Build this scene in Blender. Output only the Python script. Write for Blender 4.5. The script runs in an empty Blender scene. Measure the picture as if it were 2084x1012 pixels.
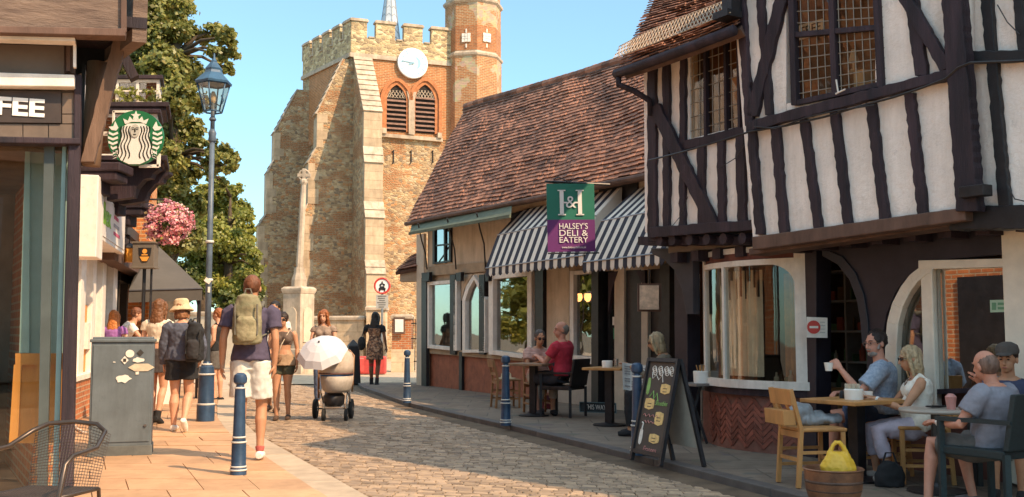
import bpy, math, random
import numpy as np
from mathutils import Vector, Matrix, noise, Euler
R = math.radians
random.seed(7)
S = bpy.context.scene
COL = S.collection
# ------------------------------------------------------------------ camera
F, CX, CY, CAMZ = 2084.0, 1042.0, 506.0, 1.3
PITCH = math.atan(171.0 / F)
cam = bpy.data.cameras.new('camera'); camo = bpy.data.objects.new('camera', cam); COL.objects.link(camo)
cam.lens = 36.0; cam.sensor_width = 36.0; cam.clip_end = 3000; cam.clip_start = 0.05
camo.location = (0, 0, CAMZ); camo.rotation_euler = (R(90) + PITCH, 0, 0)
S.camera = camo
# ------------------------------------------------------------------ sky, sun, exposure
SUN = Vector((0.60, -0.44, 0.69)).normalized()
elev = math.asin(SUN.z)
W = bpy.data.worlds.new("World"); S.world = W; W.use_nodes = True
nt = W.node_tree; nt.nodes.clear()
sky = nt.nodes.new('ShaderNodeTexSky'); sky.sky_type = 'NISHITA'; sky.sun_disc = False
sky.sun_elevation = elev; sky.sun_rotation = math.atan2(SUN.x, SUN.y)
sky.air_density = 1.0; sky.dust_density = 0.35; sky.ozone_density = 1.0
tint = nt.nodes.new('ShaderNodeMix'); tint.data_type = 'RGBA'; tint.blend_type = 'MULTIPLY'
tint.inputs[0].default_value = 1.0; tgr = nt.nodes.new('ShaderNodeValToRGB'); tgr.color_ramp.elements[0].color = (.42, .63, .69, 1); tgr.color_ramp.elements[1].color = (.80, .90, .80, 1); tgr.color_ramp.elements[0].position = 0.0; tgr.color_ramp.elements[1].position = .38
bgn = nt.nodes.new('ShaderNodeBackground'); bgn.inputs[1].default_value = 0.15
outn = nt.nodes.new('ShaderNodeOutputWorld')
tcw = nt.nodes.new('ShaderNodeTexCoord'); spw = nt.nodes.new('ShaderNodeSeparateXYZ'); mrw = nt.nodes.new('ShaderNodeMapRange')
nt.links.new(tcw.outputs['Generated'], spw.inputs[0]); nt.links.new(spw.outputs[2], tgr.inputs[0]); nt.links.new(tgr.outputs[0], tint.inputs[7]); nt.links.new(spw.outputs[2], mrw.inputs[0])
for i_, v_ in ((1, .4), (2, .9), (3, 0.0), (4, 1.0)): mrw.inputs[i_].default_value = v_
zen = nt.nodes.new('ShaderNodeMix'); zen.data_type = 'RGBA'; zen.blend_type = 'MULTIPLY'; zen.inputs[7].default_value = (4.2, 3.0, 2.2, 1)       # sky overhead brightened and warm-tinted to fill the shade below
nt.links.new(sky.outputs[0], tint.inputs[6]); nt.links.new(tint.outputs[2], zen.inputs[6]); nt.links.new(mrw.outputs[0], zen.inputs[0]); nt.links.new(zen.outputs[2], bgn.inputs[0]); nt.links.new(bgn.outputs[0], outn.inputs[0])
sl = bpy.data.lights.new('sun', 'SUN'); sl.energy = 3.0; sl.angle = R(0.5); sl.color = (1.0, 0.71, 0.44)
so = bpy.data.objects.new('sun', sl); COL.objects.link(so)
so.rotation_euler = SUN.to_track_quat('Z', 'Y').to_euler(); so.location = (0, 0, 30)
S.view_settings.view_transform = 'Standard'; S.view_settings.look = 'None'
S.view_settings.exposure = 1.12; S.view_settings.gamma = 1.0
S.cycles.max_bounces = 6; S.cycles.transparent_max_bounces = 16
S.cycles.sample_clamp_indirect = 6.0

# ------------------------------------------------------------------ pixel helpers (photo pixel -> world)
def ray(px, py):
    xc = (px - CX) / F; yu = (CY - py) / F
    return Vector((xc, math.cos(PITCH) - yu * math.sin(PITCH), math.sin(PITCH) + yu * math.cos(PITCH)))
def at(px, py, Y):
    d = ray(px, py); t = Y / d.y
    return Vector((d.x * t, Y, CAMZ + d.z * t))
def G(px, py, z=0.0):
    d = ray(px, py); t = (z - CAMZ) / d.z
    return Vector((d.x * t, d.y * t, z))
class Wall:
    def __init__(s, o, d):
        s.o = Vector((o[0], o[1], 0)); s.d = Vector((d[0], d[1], 0)).normalized()
        s.n = Vector((s.d.y, -s.d.x, 0))
        if s.n.dot(-s.o) < 0: s.n = -s.n
    def hit(s, px, py, off=0.0):
        r = ray(px, py); c = Vector((0, 0, CAMZ)); o = s.o + s.n * off
        t = (o - c).dot(s.n) / r.dot(s.n)
        return c + r * t
    def uz(s, px, py, off=0.0):
        q = s.hit(px, py, off); return ((q - s.o).dot(s.d), q.z)
    def p(s, u, z, off=0.0):
        return s.o + s.d * u + s.n * off + Vector((0, 0, z))

# ------------------------------------------------------------------ mesh builder
class MB:
    def __init__(s): s.v = []; s.f = []; s.m = []; s.cur = 0; s.pid = []; s.g = None; s.n = 0
    def add(s, vs, fs, m=None):
        b = len(s.v); s.v.extend([tuple(q) for q in vs]); s.n += 1; gid = s.g if s.g is not None else 'a%d' % s.n; s.pid += [gid] * len(fs)
        for f in fs: s.f.append([b + i for i in f]); s.m.append(s.cur if m is None else m)
        return s
    def hexa(s, b, t, m=None):      # bottom quad, top quad (same winding)
        n = len(b); fs = [list(range(n))[::-1], list(range(n, 2 * n))]
        for i in range(n): j = (i + 1) % n; fs.append([i, j, n + j, n + i])
        return s.add(list(b) + list(t), fs, m)
    def prism(s, poly, ext, m=None):
        a = [Vector(q) for q in poly]
        # orient so that faces point outwards
        nrm = Vector((0, 0, 0))
        for i in range(len(a)): nrm += (a[i] - a[0]).cross(a[(i + 1) % len(a)] - a[0])
        if nrm.dot(ext) < 0: a = a[::-1]
        return s.hexa(a, [q + ext for q in a], m)
    def box(s, c, sz, rot=None, m=None):
        c = Vector(c); hx, hy, hz = sz[0] / 2, sz[1] / 2, sz[2] / 2
        M = rot if rot is not None else Matrix.Identity(3)
        if isinstance(rot, (int, float)): M = Matrix.Rotation(rot, 3, 'Z')
        q = [Vector((x, y, z)) for z in (-hz, hz) for x, y in ((-hx, -hy), (hx, -hy), (hx, hy), (-hx, hy))]
        q = [c + M @ w for w in q]
        return s.hexa(q[:4], q[4:], m)
    def bar(s, a, b, w, h, up=(0, 0, 1), m=None):
        a, b = Vector(a), Vector(b); d = (b - a).normalized(); u = Vector(up)
        x = d.cross(u)
        if x.length < 1e-4: x = d.cross(Vector((1, 0, 0)))
        x.normalize(); y = x.cross(d).normalized()
        r = [x * (-w / 2) + y * (-h / 2), x * (w / 2) + y * (-h / 2), x * (w / 2) + y * (h / 2), x * (-w / 2) + y * (h / 2)]
        return s.hexa([a + q for q in r], [b + q for q in r], m)
    def rings(s, rs, cap=True, m=None):
        n = len(rs[0]); vs = [q for r in rs for q in r]; fs = []
        for k in range(len(rs) - 1):
            for i in range(n):
                j = (i + 1) % n; fs.append([k * n + i, k * n + j, (k + 1) * n + j, (k + 1) * n + i])
        if cap: fs.append(list(range(n))[::-1]); fs.append([(len(rs) - 1) * n + i for i in range(n)])
        return s.add(vs, fs, m)
    def tube(s, pts, r, n=8, cap=True, m=None):
        pts = [Vector(q) for q in pts]; rr = r if isinstance(r, (list, tuple)) else [r] * len(pts)
        prev = None; rs = []
        for i, q in enumerate(pts):
            a = pts[max(0, i - 1)]; b = pts[min(len(pts) - 1, i + 1)]; d = (b - a)
            d = d.normalized() if d.length > 1e-9 else Vector((0, 0, 1))
            if prev is None:
                x = d.cross(Vector((0, 0, 1)))
                if x.length < 1e-3: x = Vector((1, 0, 0))
            else: x = prev - d * prev.dot(d)
            x.normalize(); prev = x; y = d.cross(x)
            rs.append([q + (x * math.cos(t) + y * math.sin(t)) * rr[i] for t in [2 * math.pi * k / n for k in range(n)]])
        return s.rings(rs, cap, m)
    def lathe(s, prof, c=(0, 0, 0), n=20, M=None, m=None):
        c = Vector(c); M = M or Matrix.Identity(3)
        rs = [[c + M @ Vector((max(r, 1e-4) * math.cos(2 * math.pi * k / n), max(r, 1e-4) * math.sin(2 * math.pi * k / n), z)) for k in range(n)] for r, z in prof]
        return s.rings(rs, True, m)
    def ell(s, c, r, M=None, n=14, k=9, m=None):
        c = Vector(c); M = M or Matrix.Identity(3); rs = []
        for j in range(k + 1):
            ph = -math.pi / 2 + math.pi * j / k; cr = max(math.cos(ph), 0.02)
            rs.append([c + M @ Vector((r[0] * cr * math.cos(2 * math.pi * i / n), r[1] * cr * math.sin(2 * math.pi * i / n), r[2] * math.sin(ph))) for i in range(n)])
        return s.rings(rs, True, m)
    def loft(s, rs, n=16, m=None):  # rs: (centre, a-vector, b-vector)
        return s.rings([[c + a * math.cos(2 * math.pi * i / n) + b * math.sin(2 * math.pi * i / n) for i in range(n)] for c, a, b in rs], True, m)
    def build(s, name, mats, parent=None, smooth=False, bevel=0, local=False, uv=True, tag=None, auto=None):
        me = bpy.data.meshes.new(name); V = [Vector(q) for q in s.v]
        if parent is not None and not local:
            I = MW[parent.name].inverted(); V = [I @ q for q in V]
        me.from_pydata(V, [], s.f)
        if not isinstance(mats, (list, tuple)): mats = [mats]
        for m in mats: me.materials.append(m)
        me.polygons.foreach_set('material_index', s.m)
        if uv and len(s.f) < 60000:
            ul = me.uv_layers.new(name='uv'); dat = np.zeros(len(me.loops) * 2, 'f'); k = 0
            for f, p in zip(s.f, me.polygons):
                nz = p.normal
                if abs(nz.z) > 0.75: t = Vector((1, 0, 0)); b = Vector((0, 1, 0))
                else:
                    t = Vector((-nz.y, nz.x, 0)).normalized(); b = Vector((0, 0, 1))
                    if abs(nz.z) > 0.2: b = nz.cross(t)
                for vi in p.vertices:
                    q = s.v[vi]; dat[k] = q[0] * t.x + q[1] * t.y; dat[k + 1] = q[0] * b.x + q[1] * b.y + q[2] * b.z; k += 2
            ul.data.foreach_set('uv', dat)
        if smooth: me.polygons.foreach_set('use_smooth', [True] * len(me.polygons))
        o = bpy.data.objects.new(name, me); COL.objects.link(o)
        if auto: me.set_sharp_from_angle(angle=R(auto))
        if parent is not None: o.parent = parent
        MW[o.name] = MW[parent.name] if parent is not None else Matrix.Identity(4)
        if bevel:
            b = o.modifiers.new('bevel', 'BEVEL'); b.width = bevel; b.segments = 2; b.limit_method = 'ANGLE'; b.angle_limit = R(40)
        return o
def build_each(mb, name, mats, parent=None, **k):
    seen = []
    for g in mb.pid:
        if g not in seen: seen.append(g)
    out = []
    for g in seen:
        q = MB(); mp_ = {}
        for f, m, p in zip(mb.f, mb.m, mb.pid):
            if p != g: continue
            nf = []
            for i in f:
                if i not in mp_: mp_[i] = len(q.v); q.v.append(mb.v[i])
                nf.append(mp_[i])
            q.f.append(nf); q.m.append(m)
        out.append(q.build(name, mats, parent, **k))
    return out
MB.each = build_each
MW = {}
def tag(o, label=None, cat=None, group=None, kind=None):
    if label: o['label'] = label
    if cat: o['category'] = cat
    if group: o['group'] = group
    if kind: o['kind'] = kind
    return o
def thing(name, label, cat, loc=(0, 0, 0), rz=0.0, group=None, scale=1.0):
    o = bpy.data.objects.new(name, None); o.empty_display_size = 0.1; COL.objects.link(o)
    o.location = loc; o.rotation_euler = (0, 0, rz); o.scale = (scale,) * 3
    MW[o.name] = Matrix.LocRotScale(Vector(loc), Euler((0, 0, rz)), Vector((scale,) * 3))
    return tag(o, label, cat, group)
def kids(o): return [c for c in ALLK.get(o.name, [])]
def dup(root, loc, rz, label, group=None):
    def cp(o, par):
        c = o.copy(); COL.objects.link(c)
        if par: c.parent = par
        for ch in [q for q in bpy.data.objects if q.parent == o and q != c]: cp(ch, c)
        return c
    r = cp(root, None); r.location = loc; r.rotation_euler = (0, 0, rz); r['label'] = label
    if group: r['group'] = group
    return r
def struct(o): o['kind'] = 'structure'; return o

# ------------------------------------------------------------------ materials
MATS = {}
def nodes(name):
    m = bpy.data.materials.new(name); m.use_nodes = True; n = m.node_tree; b = n.nodes['Principled BSDF']; return m, n, b
def L(n, a, b): n.links.new(a, b)
def ramp(n, stops, fac=None, interp='LINEAR'):
    r = n.nodes.new('ShaderNodeValToRGB'); e = r.color_ramp.elements; r.color_ramp.interpolation = interp
    while len(e) < len(stops): e.new(0.5)
    for k, (p, c) in enumerate(stops): e[k].position = p; e[k].color = (*c, 1)
    if fac is not None: L(n, fac, r.inputs[0])
    return r
def mixc(n, a, b, f, mode='MIX'):
    x = n.nodes.new('ShaderNodeMix'); x.data_type = 'RGBA'; x.blend_type = mode
    for i, v in ((6, a), (7, b), (0, f)):
        if isinstance(v, (tuple, list)): x.inputs[i].default_value = (*v, 1) if len(v) == 3 else v
        elif isinstance(v, (int, float)): x.inputs[i].default_value = v
        else: L(n, v, x.inputs[i])
    return x.outputs[2]
def noisen(n, vec, sc, det=4, rough=0.6):
    t = n.nodes.new('ShaderNodeTexNoise'); t.inputs['Scale'].default_value = sc; t.inputs['Detail'].default_value = det; t.inputs['Roughness'].default_value = rough
    if vec is not None: L(n, vec, t.inputs['Vector'])
    return t.outputs[0]
def bump(n, b, h, st, dist=0.01):
    q = n.nodes.new('ShaderNodeBump'); q.inputs['Strength'].default_value = st; q.inputs['Distance'].default_value = dist
    L(n, h, q.inputs['Height']); L(n, q.outputs[0], b.inputs['Normal'])
def coord(n, kind='Object', sc=None):
    t = n.nodes.new('ShaderNodeTexCoord'); o = t.outputs[kind]
    if sc:
        mp = n.nodes.new('ShaderNodeMapping'); mp.inputs['Scale'].default_value = sc; L(n, o, mp.inputs[0]); o = mp.outputs[0]
    return o
def mat(name, c, rough=0.7, var=0.18, vs=6.0, bmp=0.25, bs=40.0, metal=0.0, c2=None, island=0.0, bd=0.006, spec=0.4, stretch=None, grime=0.0):
    if name in MATS: return MATS[name]
    m, n, b = nodes(name); b.inputs['Roughness'].default_value = rough; b.inputs['Metallic'].default_value = metal
    b.inputs['Specular IOR Level'].default_value = spec
    co = coord(n, 'Object', stretch)
    c2 = c2 or tuple(max(0, x * (1 - 2 * var)) for x in c)
    f = noisen(n, co, vs, 6, 0.65)
    r = ramp(n, [(0.3, c2), (0.68, tuple(min(1, x * (1 + var * .5)) for x in c))], f)
    col = r.outputs[0]
    if island:
        g = n.nodes.new('ShaderNodeNewGeometry')
        rr = ramp(n, [(0, tuple([1 - island] * 3)), (1, tuple([1 + island * .6] * 3))], g.outputs['Random Per Island'])
        col = mixc(n, col, rr.outputs[0], 1.0, 'MULTIPLY')
    if grime:
        gr_ = ramp(n, [(.42, (1, 1, 1)), (.72, (1 - grime, 1 - grime * 1.08, 1 - grime * 1.2))], noisen(n, coord(n, 'Object', (2.6, 2.6, .45)), 1.6, 8, .72))
        col = mixc(n, col, gr_.outputs[0], 1.0, 'MULTIPLY')
        g2_ = ramp(n, [(.60, (1, 1, 1)), (.70, (1 - grime * .7,) * 3)], noisen(n, coord(n, 'Object'), 7.0, 4, .8))
        col = mixc(n, col, g2_.outputs[0], 1.0, 'MULTIPLY')
    L(n, col, b.inputs['Base Color'])
    if bmp: bump(n, b, noisen(n, co, bs, 5, 0.7), bmp, bd)
    MATS[name] = m; return m
def brick(name, c1, c2, mortar, w=0.22, h=0.075, ms=0.012, patch=None, bmp=0.6, rough=0.85, tintc=None):
    if name in MATS: return MATS[name]
    m, n, b = nodes(name); b.inputs['Roughness'].default_value = rough
    co = coord(n, 'UV'); t = n.nodes.new('ShaderNodeTexBrick'); L(n, co, t.inputs['Vector'])
    for k, v in (('Scale', 1.0), ('Mortar Size', ms), ('Brick Width', w), ('Row Height', h), ('Bias', -0.1), ('Mortar Smooth', 0.3)): t.inputs[k].default_value = v
    t.inputs['Color1'].default_value = (*c1, 1); t.inputs['Color2'].default_value = (*c2, 1); t.inputs['Mortar'].default_value = (*mortar, 1)
    ob = coord(n, 'Object'); v = ramp(n, [(0.25, (.6, .55, .5)), (0.75, (1.2, 1.15, 1.1))], noisen(n, ob, 3.5, 6, 0.7))
    col = mixc(n, t.outputs[0], v.outputs[0], 0.9, 'MULTIPLY')
    if patch:
        pf = ramp(n, [(patch[1] - .01, (0, 0, 0)), (patch[1] + .01, (1, 1, 1))], noisen(n, ob, patch[2], 3, 0.6))
        vo = n.nodes.new('ShaderNodeTexVoronoi'); L(n, coord(n, 'Object', (1, 1, 1.5)), vo.inputs['Vector']); vo.inputs['Scale'].default_value = 5
        pc = mixc(n, patch[0], vo.outputs['Color'], 0.25, 'MULTIPLY')
        col = mixc(n, col, pc, pf.outputs[0])
    L(n, col, b.inputs['Base Color'])
    inv = n.nodes.new('ShaderNodeMath'); inv.operation = 'SUBTRACT'; inv.inputs[0].default_value = 1; L(n, t.outputs['Fac'], inv.inputs[1])
    ad = n.nodes.new('ShaderNodeMath'); ad.operation = 'MULTIPLY_ADD'; L(n, noisen(n, ob, 45, 4), ad.inputs[0]); ad.inputs[1].default_value = .6; L(n, inv.outputs[0], ad.inputs[2])
    bump(n, b, ad.outputs[0], bmp, 0.012); MATS[name] = m; return m
def rubble(name, cols, scale=4.0, mortar=(.42, .33, .2), bmp=0.8, big=None, zs=1.7, edge=0.06, msz=0.02):
    if name in MATS: return MATS[name]
    m, n, b = nodes(name); b.inputs['Roughness'].default_value = 0.9
    co = coord(n, 'Object', (1, 1, zs)); no = n.nodes.new('ShaderNodeTexNoise'); no.inputs['Scale'].default_value = 3; L(n, co, no.inputs['Vector'])
    dv = mixc(n, co, no.outputs['Color'], 0.06, 'ADD')
    v1 = n.nodes.new('ShaderNodeTexVoronoi'); v1.inputs['Scale'].default_value = scale; L(n, dv, v1.inputs['Vector'])
    v2 = n.nodes.new('ShaderNodeTexVoronoi'); v2.feature = 'DISTANCE_TO_EDGE'; v2.inputs['Scale'].default_value = scale; L(n, dv, v2.inputs['Vector'])
    k = len(cols); sp = n.nodes.new('ShaderNodeSeparateColor'); L(n, v1.outputs['Color'], sp.inputs[0])
    r = ramp(n, [(i / k, c) for i, c in enumerate(cols)], sp.outputs[0], 'CONSTANT')
    col = r.outputs[0]
    if big:
        pf = ramp(n, [(big[1] - .02, (0, 0, 0)), (big[1] + .02, (1, 1, 1))], noisen(n, coord(n, 'Object', (1, 1, big[3])), big[2], 3, .55))
        br = n.nodes.new('ShaderNodeTexBrick'); L(n, coord(n, 'UV'), br.inputs['Vector'])
        for kk, vv in (('Scale', 1.0), ('Mortar Size', .012), ('Brick Width', .3), ('Row Height', .09)): br.inputs[kk].default_value = vv
        br.inputs['Color1'].default_value = (*big[0], 1); br.inputs['Color2'].default_value = (*[x * .7 for x in big[0]], 1); br.inputs['Mortar'].default_value = (*[x * .8 for x in mortar], 1)
        col = mixc(n, col, br.outputs[0], pf.outputs[0])
    e = ramp(n, [(0, (1, 1, 1)), (edge, (0, 0, 0))], v2.outputs['Distance'])
    col = mixc(n, col, mortar, e.outputs[0])
    vr = ramp(n, [(0.25, (.68, .66, .62)), (0.7, (1.15, 1.12, 1.05))], noisen(n, coord(n, 'Object'), 0.9, 6, 0.7))
    col = mixc(n, col, vr.outputs[0], 1.0, 'MULTIPLY')
    L(n, col, b.inputs['Base Color'])
    mm = n.nodes.new('ShaderNodeMath'); mm.operation = 'MINIMUM'; L(n, v2.outputs['Distance'], mm.inputs[0]); mm.inputs[1].default_value = .18
    bump(n, b, mm.outputs[0], bmp, 0.15); MATS[name] = m; return m
def glass(name, tintc=(.75, .8, .78), gl=0.35, rough=0.02, wav=0.0):
    if name in MATS: return MATS[name]
    m, n, b = nodes(name); n.nodes.remove(b); out = n.nodes['Material Output']
    tr = n.nodes.new('ShaderNodeBsdfTransparent'); tr.inputs[0].default_value = (*tintc, 1)
    g = n.nodes.new('ShaderNodeBsdfGlossy'); g.inputs['Roughness'].default_value = rough; g.inputs[0].default_value = (.95, .95, .95, 1)
    lw = n.nodes.new('ShaderNodeLayerWeight'); lw.inputs[0].default_value = .5
    pw = n.nodes.new('ShaderNodeMath'); pw.operation = 'POWER'; pw.inputs[1].default_value = 4; L(n, lw.outputs['Facing'], pw.inputs[0])
    ad = n.nodes.new('ShaderNodeMath'); ad.operation = 'MULTIPLY_ADD'; ad.inputs[1].default_value = .8; ad.inputs[2].default_value = gl + .04; ad.use_clamp = True; L(n, pw.outputs[0], ad.inputs[0])
    mx = n.nodes.new('ShaderNodeMixShader'); L(n, ad.outputs[0], mx.inputs[0]); L(n, tr.outputs[0], mx.inputs[1]); L(n, g.outputs[0], mx.inputs[2])
    if wav:
        q = n.nodes.new('ShaderNodeBump'); q.inputs['Strength'].default_value = wav; q.inputs['Distance'].default_value = .02
        L(n, noisen(n, coord(n, 'Object'), 2.2, 1), q.inputs['Height']); L(n, q.outputs[0], g.inputs['Normal'])
    L(n, mx.outputs[0], out.inputs[0]); MATS[name] = m; return m
def leafmat(name, cols, trans=0.35, clump=None):
    if name in MATS: return MATS[name]
    m, n, b = nodes(name); n.nodes.remove(b); out = n.nodes['Material Output']
    g = n.nodes.new('ShaderNodeNewGeometry'); k = len(cols)
    r = ramp(n, [(i / max(1, k - 1), c) for i, c in enumerate(cols)], g.outputs['Random Per Island'])
    col = r.outputs[0]
    v = ramp(n, [(0.3, (.72, .74, .7)), (0.7, (1.25, 1.2, 1.0))], noisen(n, coord(n, 'Object'), .9, 2))
    col = mixc(n, col, v.outputs[0], 1.0, 'MULTIPLY')
    d = n.nodes.new('ShaderNodeBsdfDiffuse'); t = n.nodes.new('ShaderNodeBsdfTranslucent'); L(n, col, d.inputs[0]); L(n, col, t.inputs[0])
    gs = n.nodes.new('ShaderNodeBsdfGlossy'); gs.inputs['Roughness'].default_value = .45
    mx = n.nodes.new('ShaderNodeMixShader'); mx.inputs[0].default_value = trans; L(n, d.outputs[0], mx.inputs[1]); L(n, t.outputs[0], mx.inputs[2])
    m2 = n.nodes.new('ShaderNodeMixShader'); m2.inputs[0].default_value = .04; L(n, mx.outputs[0], m2.inputs[1]); L(n, gs.outputs[0], m2.inputs[2])
    L(n, m2.outputs[0], out.inputs[0]); MATS[name] = m; return m
def emis(name, c, st):
    m, n, b = nodes(name); b.inputs['Base Color'].default_value = (*c, 1); b.inputs['Emission Color'].default_value = (*c, 1); b.inputs['Emission Strength'].default_value = st
    return m
def stripes(name, c1, c2, w):       # stripes run along uv.y
    m, n, b = nodes(name); b.inputs['Roughness'].default_value = .8
    sp = n.nodes.new('ShaderNodeSeparateXYZ'); L(n, coord(n, 'UV'), sp.inputs[0])
    q = n.nodes.new('ShaderNodeMath'); q.operation = 'PINGPONG'; q.inputs[1].default_value = w; L(n, sp.outputs[0], q.inputs[0])
    g = n.nodes.new('ShaderNodeMath'); g.operation = 'GREATER_THAN'; g.inputs[1].default_value = w * .5; L(n, q.outputs[0], g.inputs[0])
    L(n, mixc(n, c1, c2, g.outputs[0]), b.inputs['Base Color']); return m

M_white = mat('white_paint', (.88, .81, .72), .55, .07, 9, .15, 60, grime=.2)
M_cream = mat('cream_render', (.64, .51, .37), .85, .08, 3, .4, 30, grime=.28)
M_plaster = mat('tudor_plaster', (.97, .88, .80), .9, .06, 2.5, .8, 16.0, bd=.022, grime=.22)
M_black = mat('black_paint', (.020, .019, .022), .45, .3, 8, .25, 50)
M_oak = mat('dark_oak', (.032, .018, .022), .7, .35, 4, .6, 30, c2=(.010, .007, .011), stretch=(1.5, 1.5, .18), grime=-.9, bd=.014)
M_brown = mat('brown_oak', (.15, .085, .06), .75, .3, 4, .6, 30, stretch=(1, 1, .3))
M_wood = mat('pine_wood', (.55, .27, .09), .5, .2, 5, .2, 40, stretch=(1, 1, .3))
M_stone = mat('dressed_stone', (.55, .42, .29), .85, .2, 1.8, .4, 14)
M_stone2 = mat('pale_stone', (.58, .46, .34), .85, .2, 2.2, .35, 18, grime=.35)
M_navy = mat('navy_paint', (.035, .07, .13), .35, .25, 5, .12, 60)
M_metal = mat('grey_metal', (.35, .35, .36), .35, .1, 8, .05, 60, metal=.8)
M_dmetal = mat('dark_metal', (.05, .045, .045), .4, .2, 8, .1, 60, metal=.4)
M_glass = glass('window_glass'); M_glassr = glass('reflective_glass', (.7, .72, .7), .17, .015, .12)
M_dark = mat('dark_interior', (.035, .025, .02), .9, .3, 2, 0, 10)
M_int = mat('brown_interior', (.16, .09, .05), .85, .3, 1.5, 0, 10)
M_brick = brick('red_brick', (.50, .17, .055), (.38, .12, .045), (.46, .34, .22))
M_cloth = {}
def cloth(name, c, var=.12, rough=.9):
    return mat(name + '_cloth', c, rough, var, 12, .35, 160, bd=.003)

# ------------------------------------------------------------------ wall helpers
def beam(mb, w, x1, y1, x2, y2, wd, off=0.0, th=0.05, jit=0.0, seg=None, m=None, wd2=None):
    L2 = math.hypot(x2 - x1, y2 - y1); nx, ny = -(y2 - y1) / L2, (x2 - x1) / L2
    if abs(nx) > abs(ny) * 3: nx, ny = (1 if nx > 0 else -1), 0
    elif abs(ny) > abs(nx) * 3: nx, ny = 0, (1 if ny > 0 else -1)
    k = seg or (max(2, int(L2 / 11)) if jit else 1); jit *= .8; wd2 = wd2 or wd; a = []; b = []
    for i in range(k + 1):
        t = i / k; x = x1 + (x2 - x1) * t; y = y1 + (y2 - y1) * t; ww = (wd + (wd2 - wd) * t) / 2
        j1 = random.uniform(-jit, jit); j2 = random.uniform(-jit, jit)
        a.append((x + nx * (ww + j1), y + ny * (ww + j1))); b.append((x - nx * (ww + j2), y - ny * (ww + j2)))
    poly = a + b[::-1]
    return mb.prism([w.hit(px, py, off) for px, py in poly], w.n * th, m)
def poly(mb, w, pts, off=0.0, th=0.05, m=None):
    return mb.prism([w.hit(px, py, off) for px, py in pts], w.n * th, m)
def frame(mb, w, q, wd, off, th, bot=None):
    (ax, ay), (bx, by), (cx, cy), (dx, dy) = q       # TL TR BR BL outer corners
    h = wd / 2; bt = bot or wd
    beam(mb, w, ax + h, ay, dx + h, dy, wd, off, th); beam(mb, w, bx - h, by, cx - h, cy, wd, off, th)
    beam(mb, w, ax + wd + .3, ay + h, bx - wd - .3, by + h, wd, off, th * .97); beam(mb, w, dx + wd + .3, dy - bt / 2, cx - wd - .3, cy - bt / 2, bt, off, th * .97)
def lerp(a, b, t): return a + (b - a) * t
def text3d(name, body, c, right, up, size, m, parent=None, ext=.002, width=None, shear=0, off=0, align='CENTER'):
    cu = bpy.data.curves.new(name, 'FONT'); cu.body = body; cu.size = size; cu.extrude = ext; cu.align_x = align; cu.align_y = 'CENTER'; cu.offset = off; cu.shear = shear
    o = bpy.data.objects.new(name, cu); COL.objects.link(o); cu.materials.append(m)
    r = Vector(right).normalized(); u = Vector(up).normalized(); nn = r.cross(u)
    Mx = Matrix((r, u, nn)).transposed().to_4x4(); Mx.translation = Vector(c)
    PENDT.append((o, Mx, parent, width)); return o
PENDT = []; PEND = []
def finalize():
    bpy.context.view_layer.update(); dg = bpy.context.evaluated_depsgraph_get()
    for o, Mx, parent, width in PENDT:
        me = bpy.data.meshes.new_from_object(o.evaluated_get(dg)); nm = o.name; o.name = nm + '_x'
        if width:
            xs = [v.co.x for v in me.vertices]; k = width / max(1e-6, max(xs) - min(xs)); c = (max(xs) + min(xs)) / 2
            for v in me.vertices: v.co.x = (v.co.x - c) * k
        T = Mx if parent is None else MW[parent.name].inverted() @ Mx
        me.transform(T); n = bpy.data.objects.new(nm, me); COL.objects.link(n)
        if parent: n.parent = parent
        bpy.data.objects.remove(o)
    res = []
    for o, amp, fr in PEND:
        res.append((o, bpy.data.meshes.new_from_object(o.evaluated_get(dg)), amp, fr))
    for o, me, amp, fr in res:
        mts = list(o.data.materials); o.modifiers.clear(); o.data = me
        me.materials.clear()
        for q in mts: me.materials.append(q)
        if amp:
            nv = len(me.vertices); co = np.empty(nv * 3, 'f'); no = np.empty(nv * 3, 'f'); me.vertices.foreach_get('co', co); me.vertices.foreach_get('normal', no); co = co.reshape(-1, 3); no = no.reshape(-1, 3)
            d = np.array([noise.noise(Vector(c) * fr) + .6 * noise.noise(Vector(c) * (fr * 2.3)) for c in co.tolist()])
            co += no * (d * amp)[:, None]; me.vertices.foreach_set('co', co.ravel())
        me.polygons.foreach_set('use_smooth', [True] * len(me.polygons))
def organic(mb, name, m, parent, vox=.008, it=2, amp=0.0, fr=12.0, local=True):
    o = mb.build(name, m, parent, local=local, uv=False)
    r = o.modifiers.new('remesh', 'REMESH'); r.mode = 'VOXEL'; r.voxel_size = vox
    if it: q = o.modifiers.new('smooth', 'SMOOTH'); q.factor = .5; q.iterations = it
    PEND.append((o, amp, fr)); return o
# ================================================================== GROUND, ROAD, PAVEMENTS
PV = 0.05
def pl_at(pts, y):
    for (x0, y0), (x1, y1) in zip(pts, pts[1:]):
        if y0 <= y <= y1: return lerp(x0, x1, (y - y0) / (y1 - y0))
    return pts[0][0] if y < pts[0][1] else pts[-1][0]
LK = [(3.8, -4), (2.2, 0), (.57, 4.2), (-1.13, 8.09), (-2.32, 10.9), (-3.27, 13.15), (-4.05, 15.4), (-4.8, 18), (-5.9, 22), (-7.2, 26)]
RK = [(6.3, -4), (5.0, 0), (3.65, 4), (2.18, 8.13), (1.27, 10.7), (-.09, 14.2), (-1.0, 16.3), (-1.92, 18.7), (-2.75, 21.5), (-3.5, 24), (-3.9, 26)]
mb = MB(); mb.add([(-400, -60, -.06), (400, -60, -.06), (400, 900, -.06), (-400, 900, -.06)], [[0, 1, 2, 3]])
struct(mb.build('ground', mat('earth', (.22, .17, .11), .95, .2, .3, .3, 8)))
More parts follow.
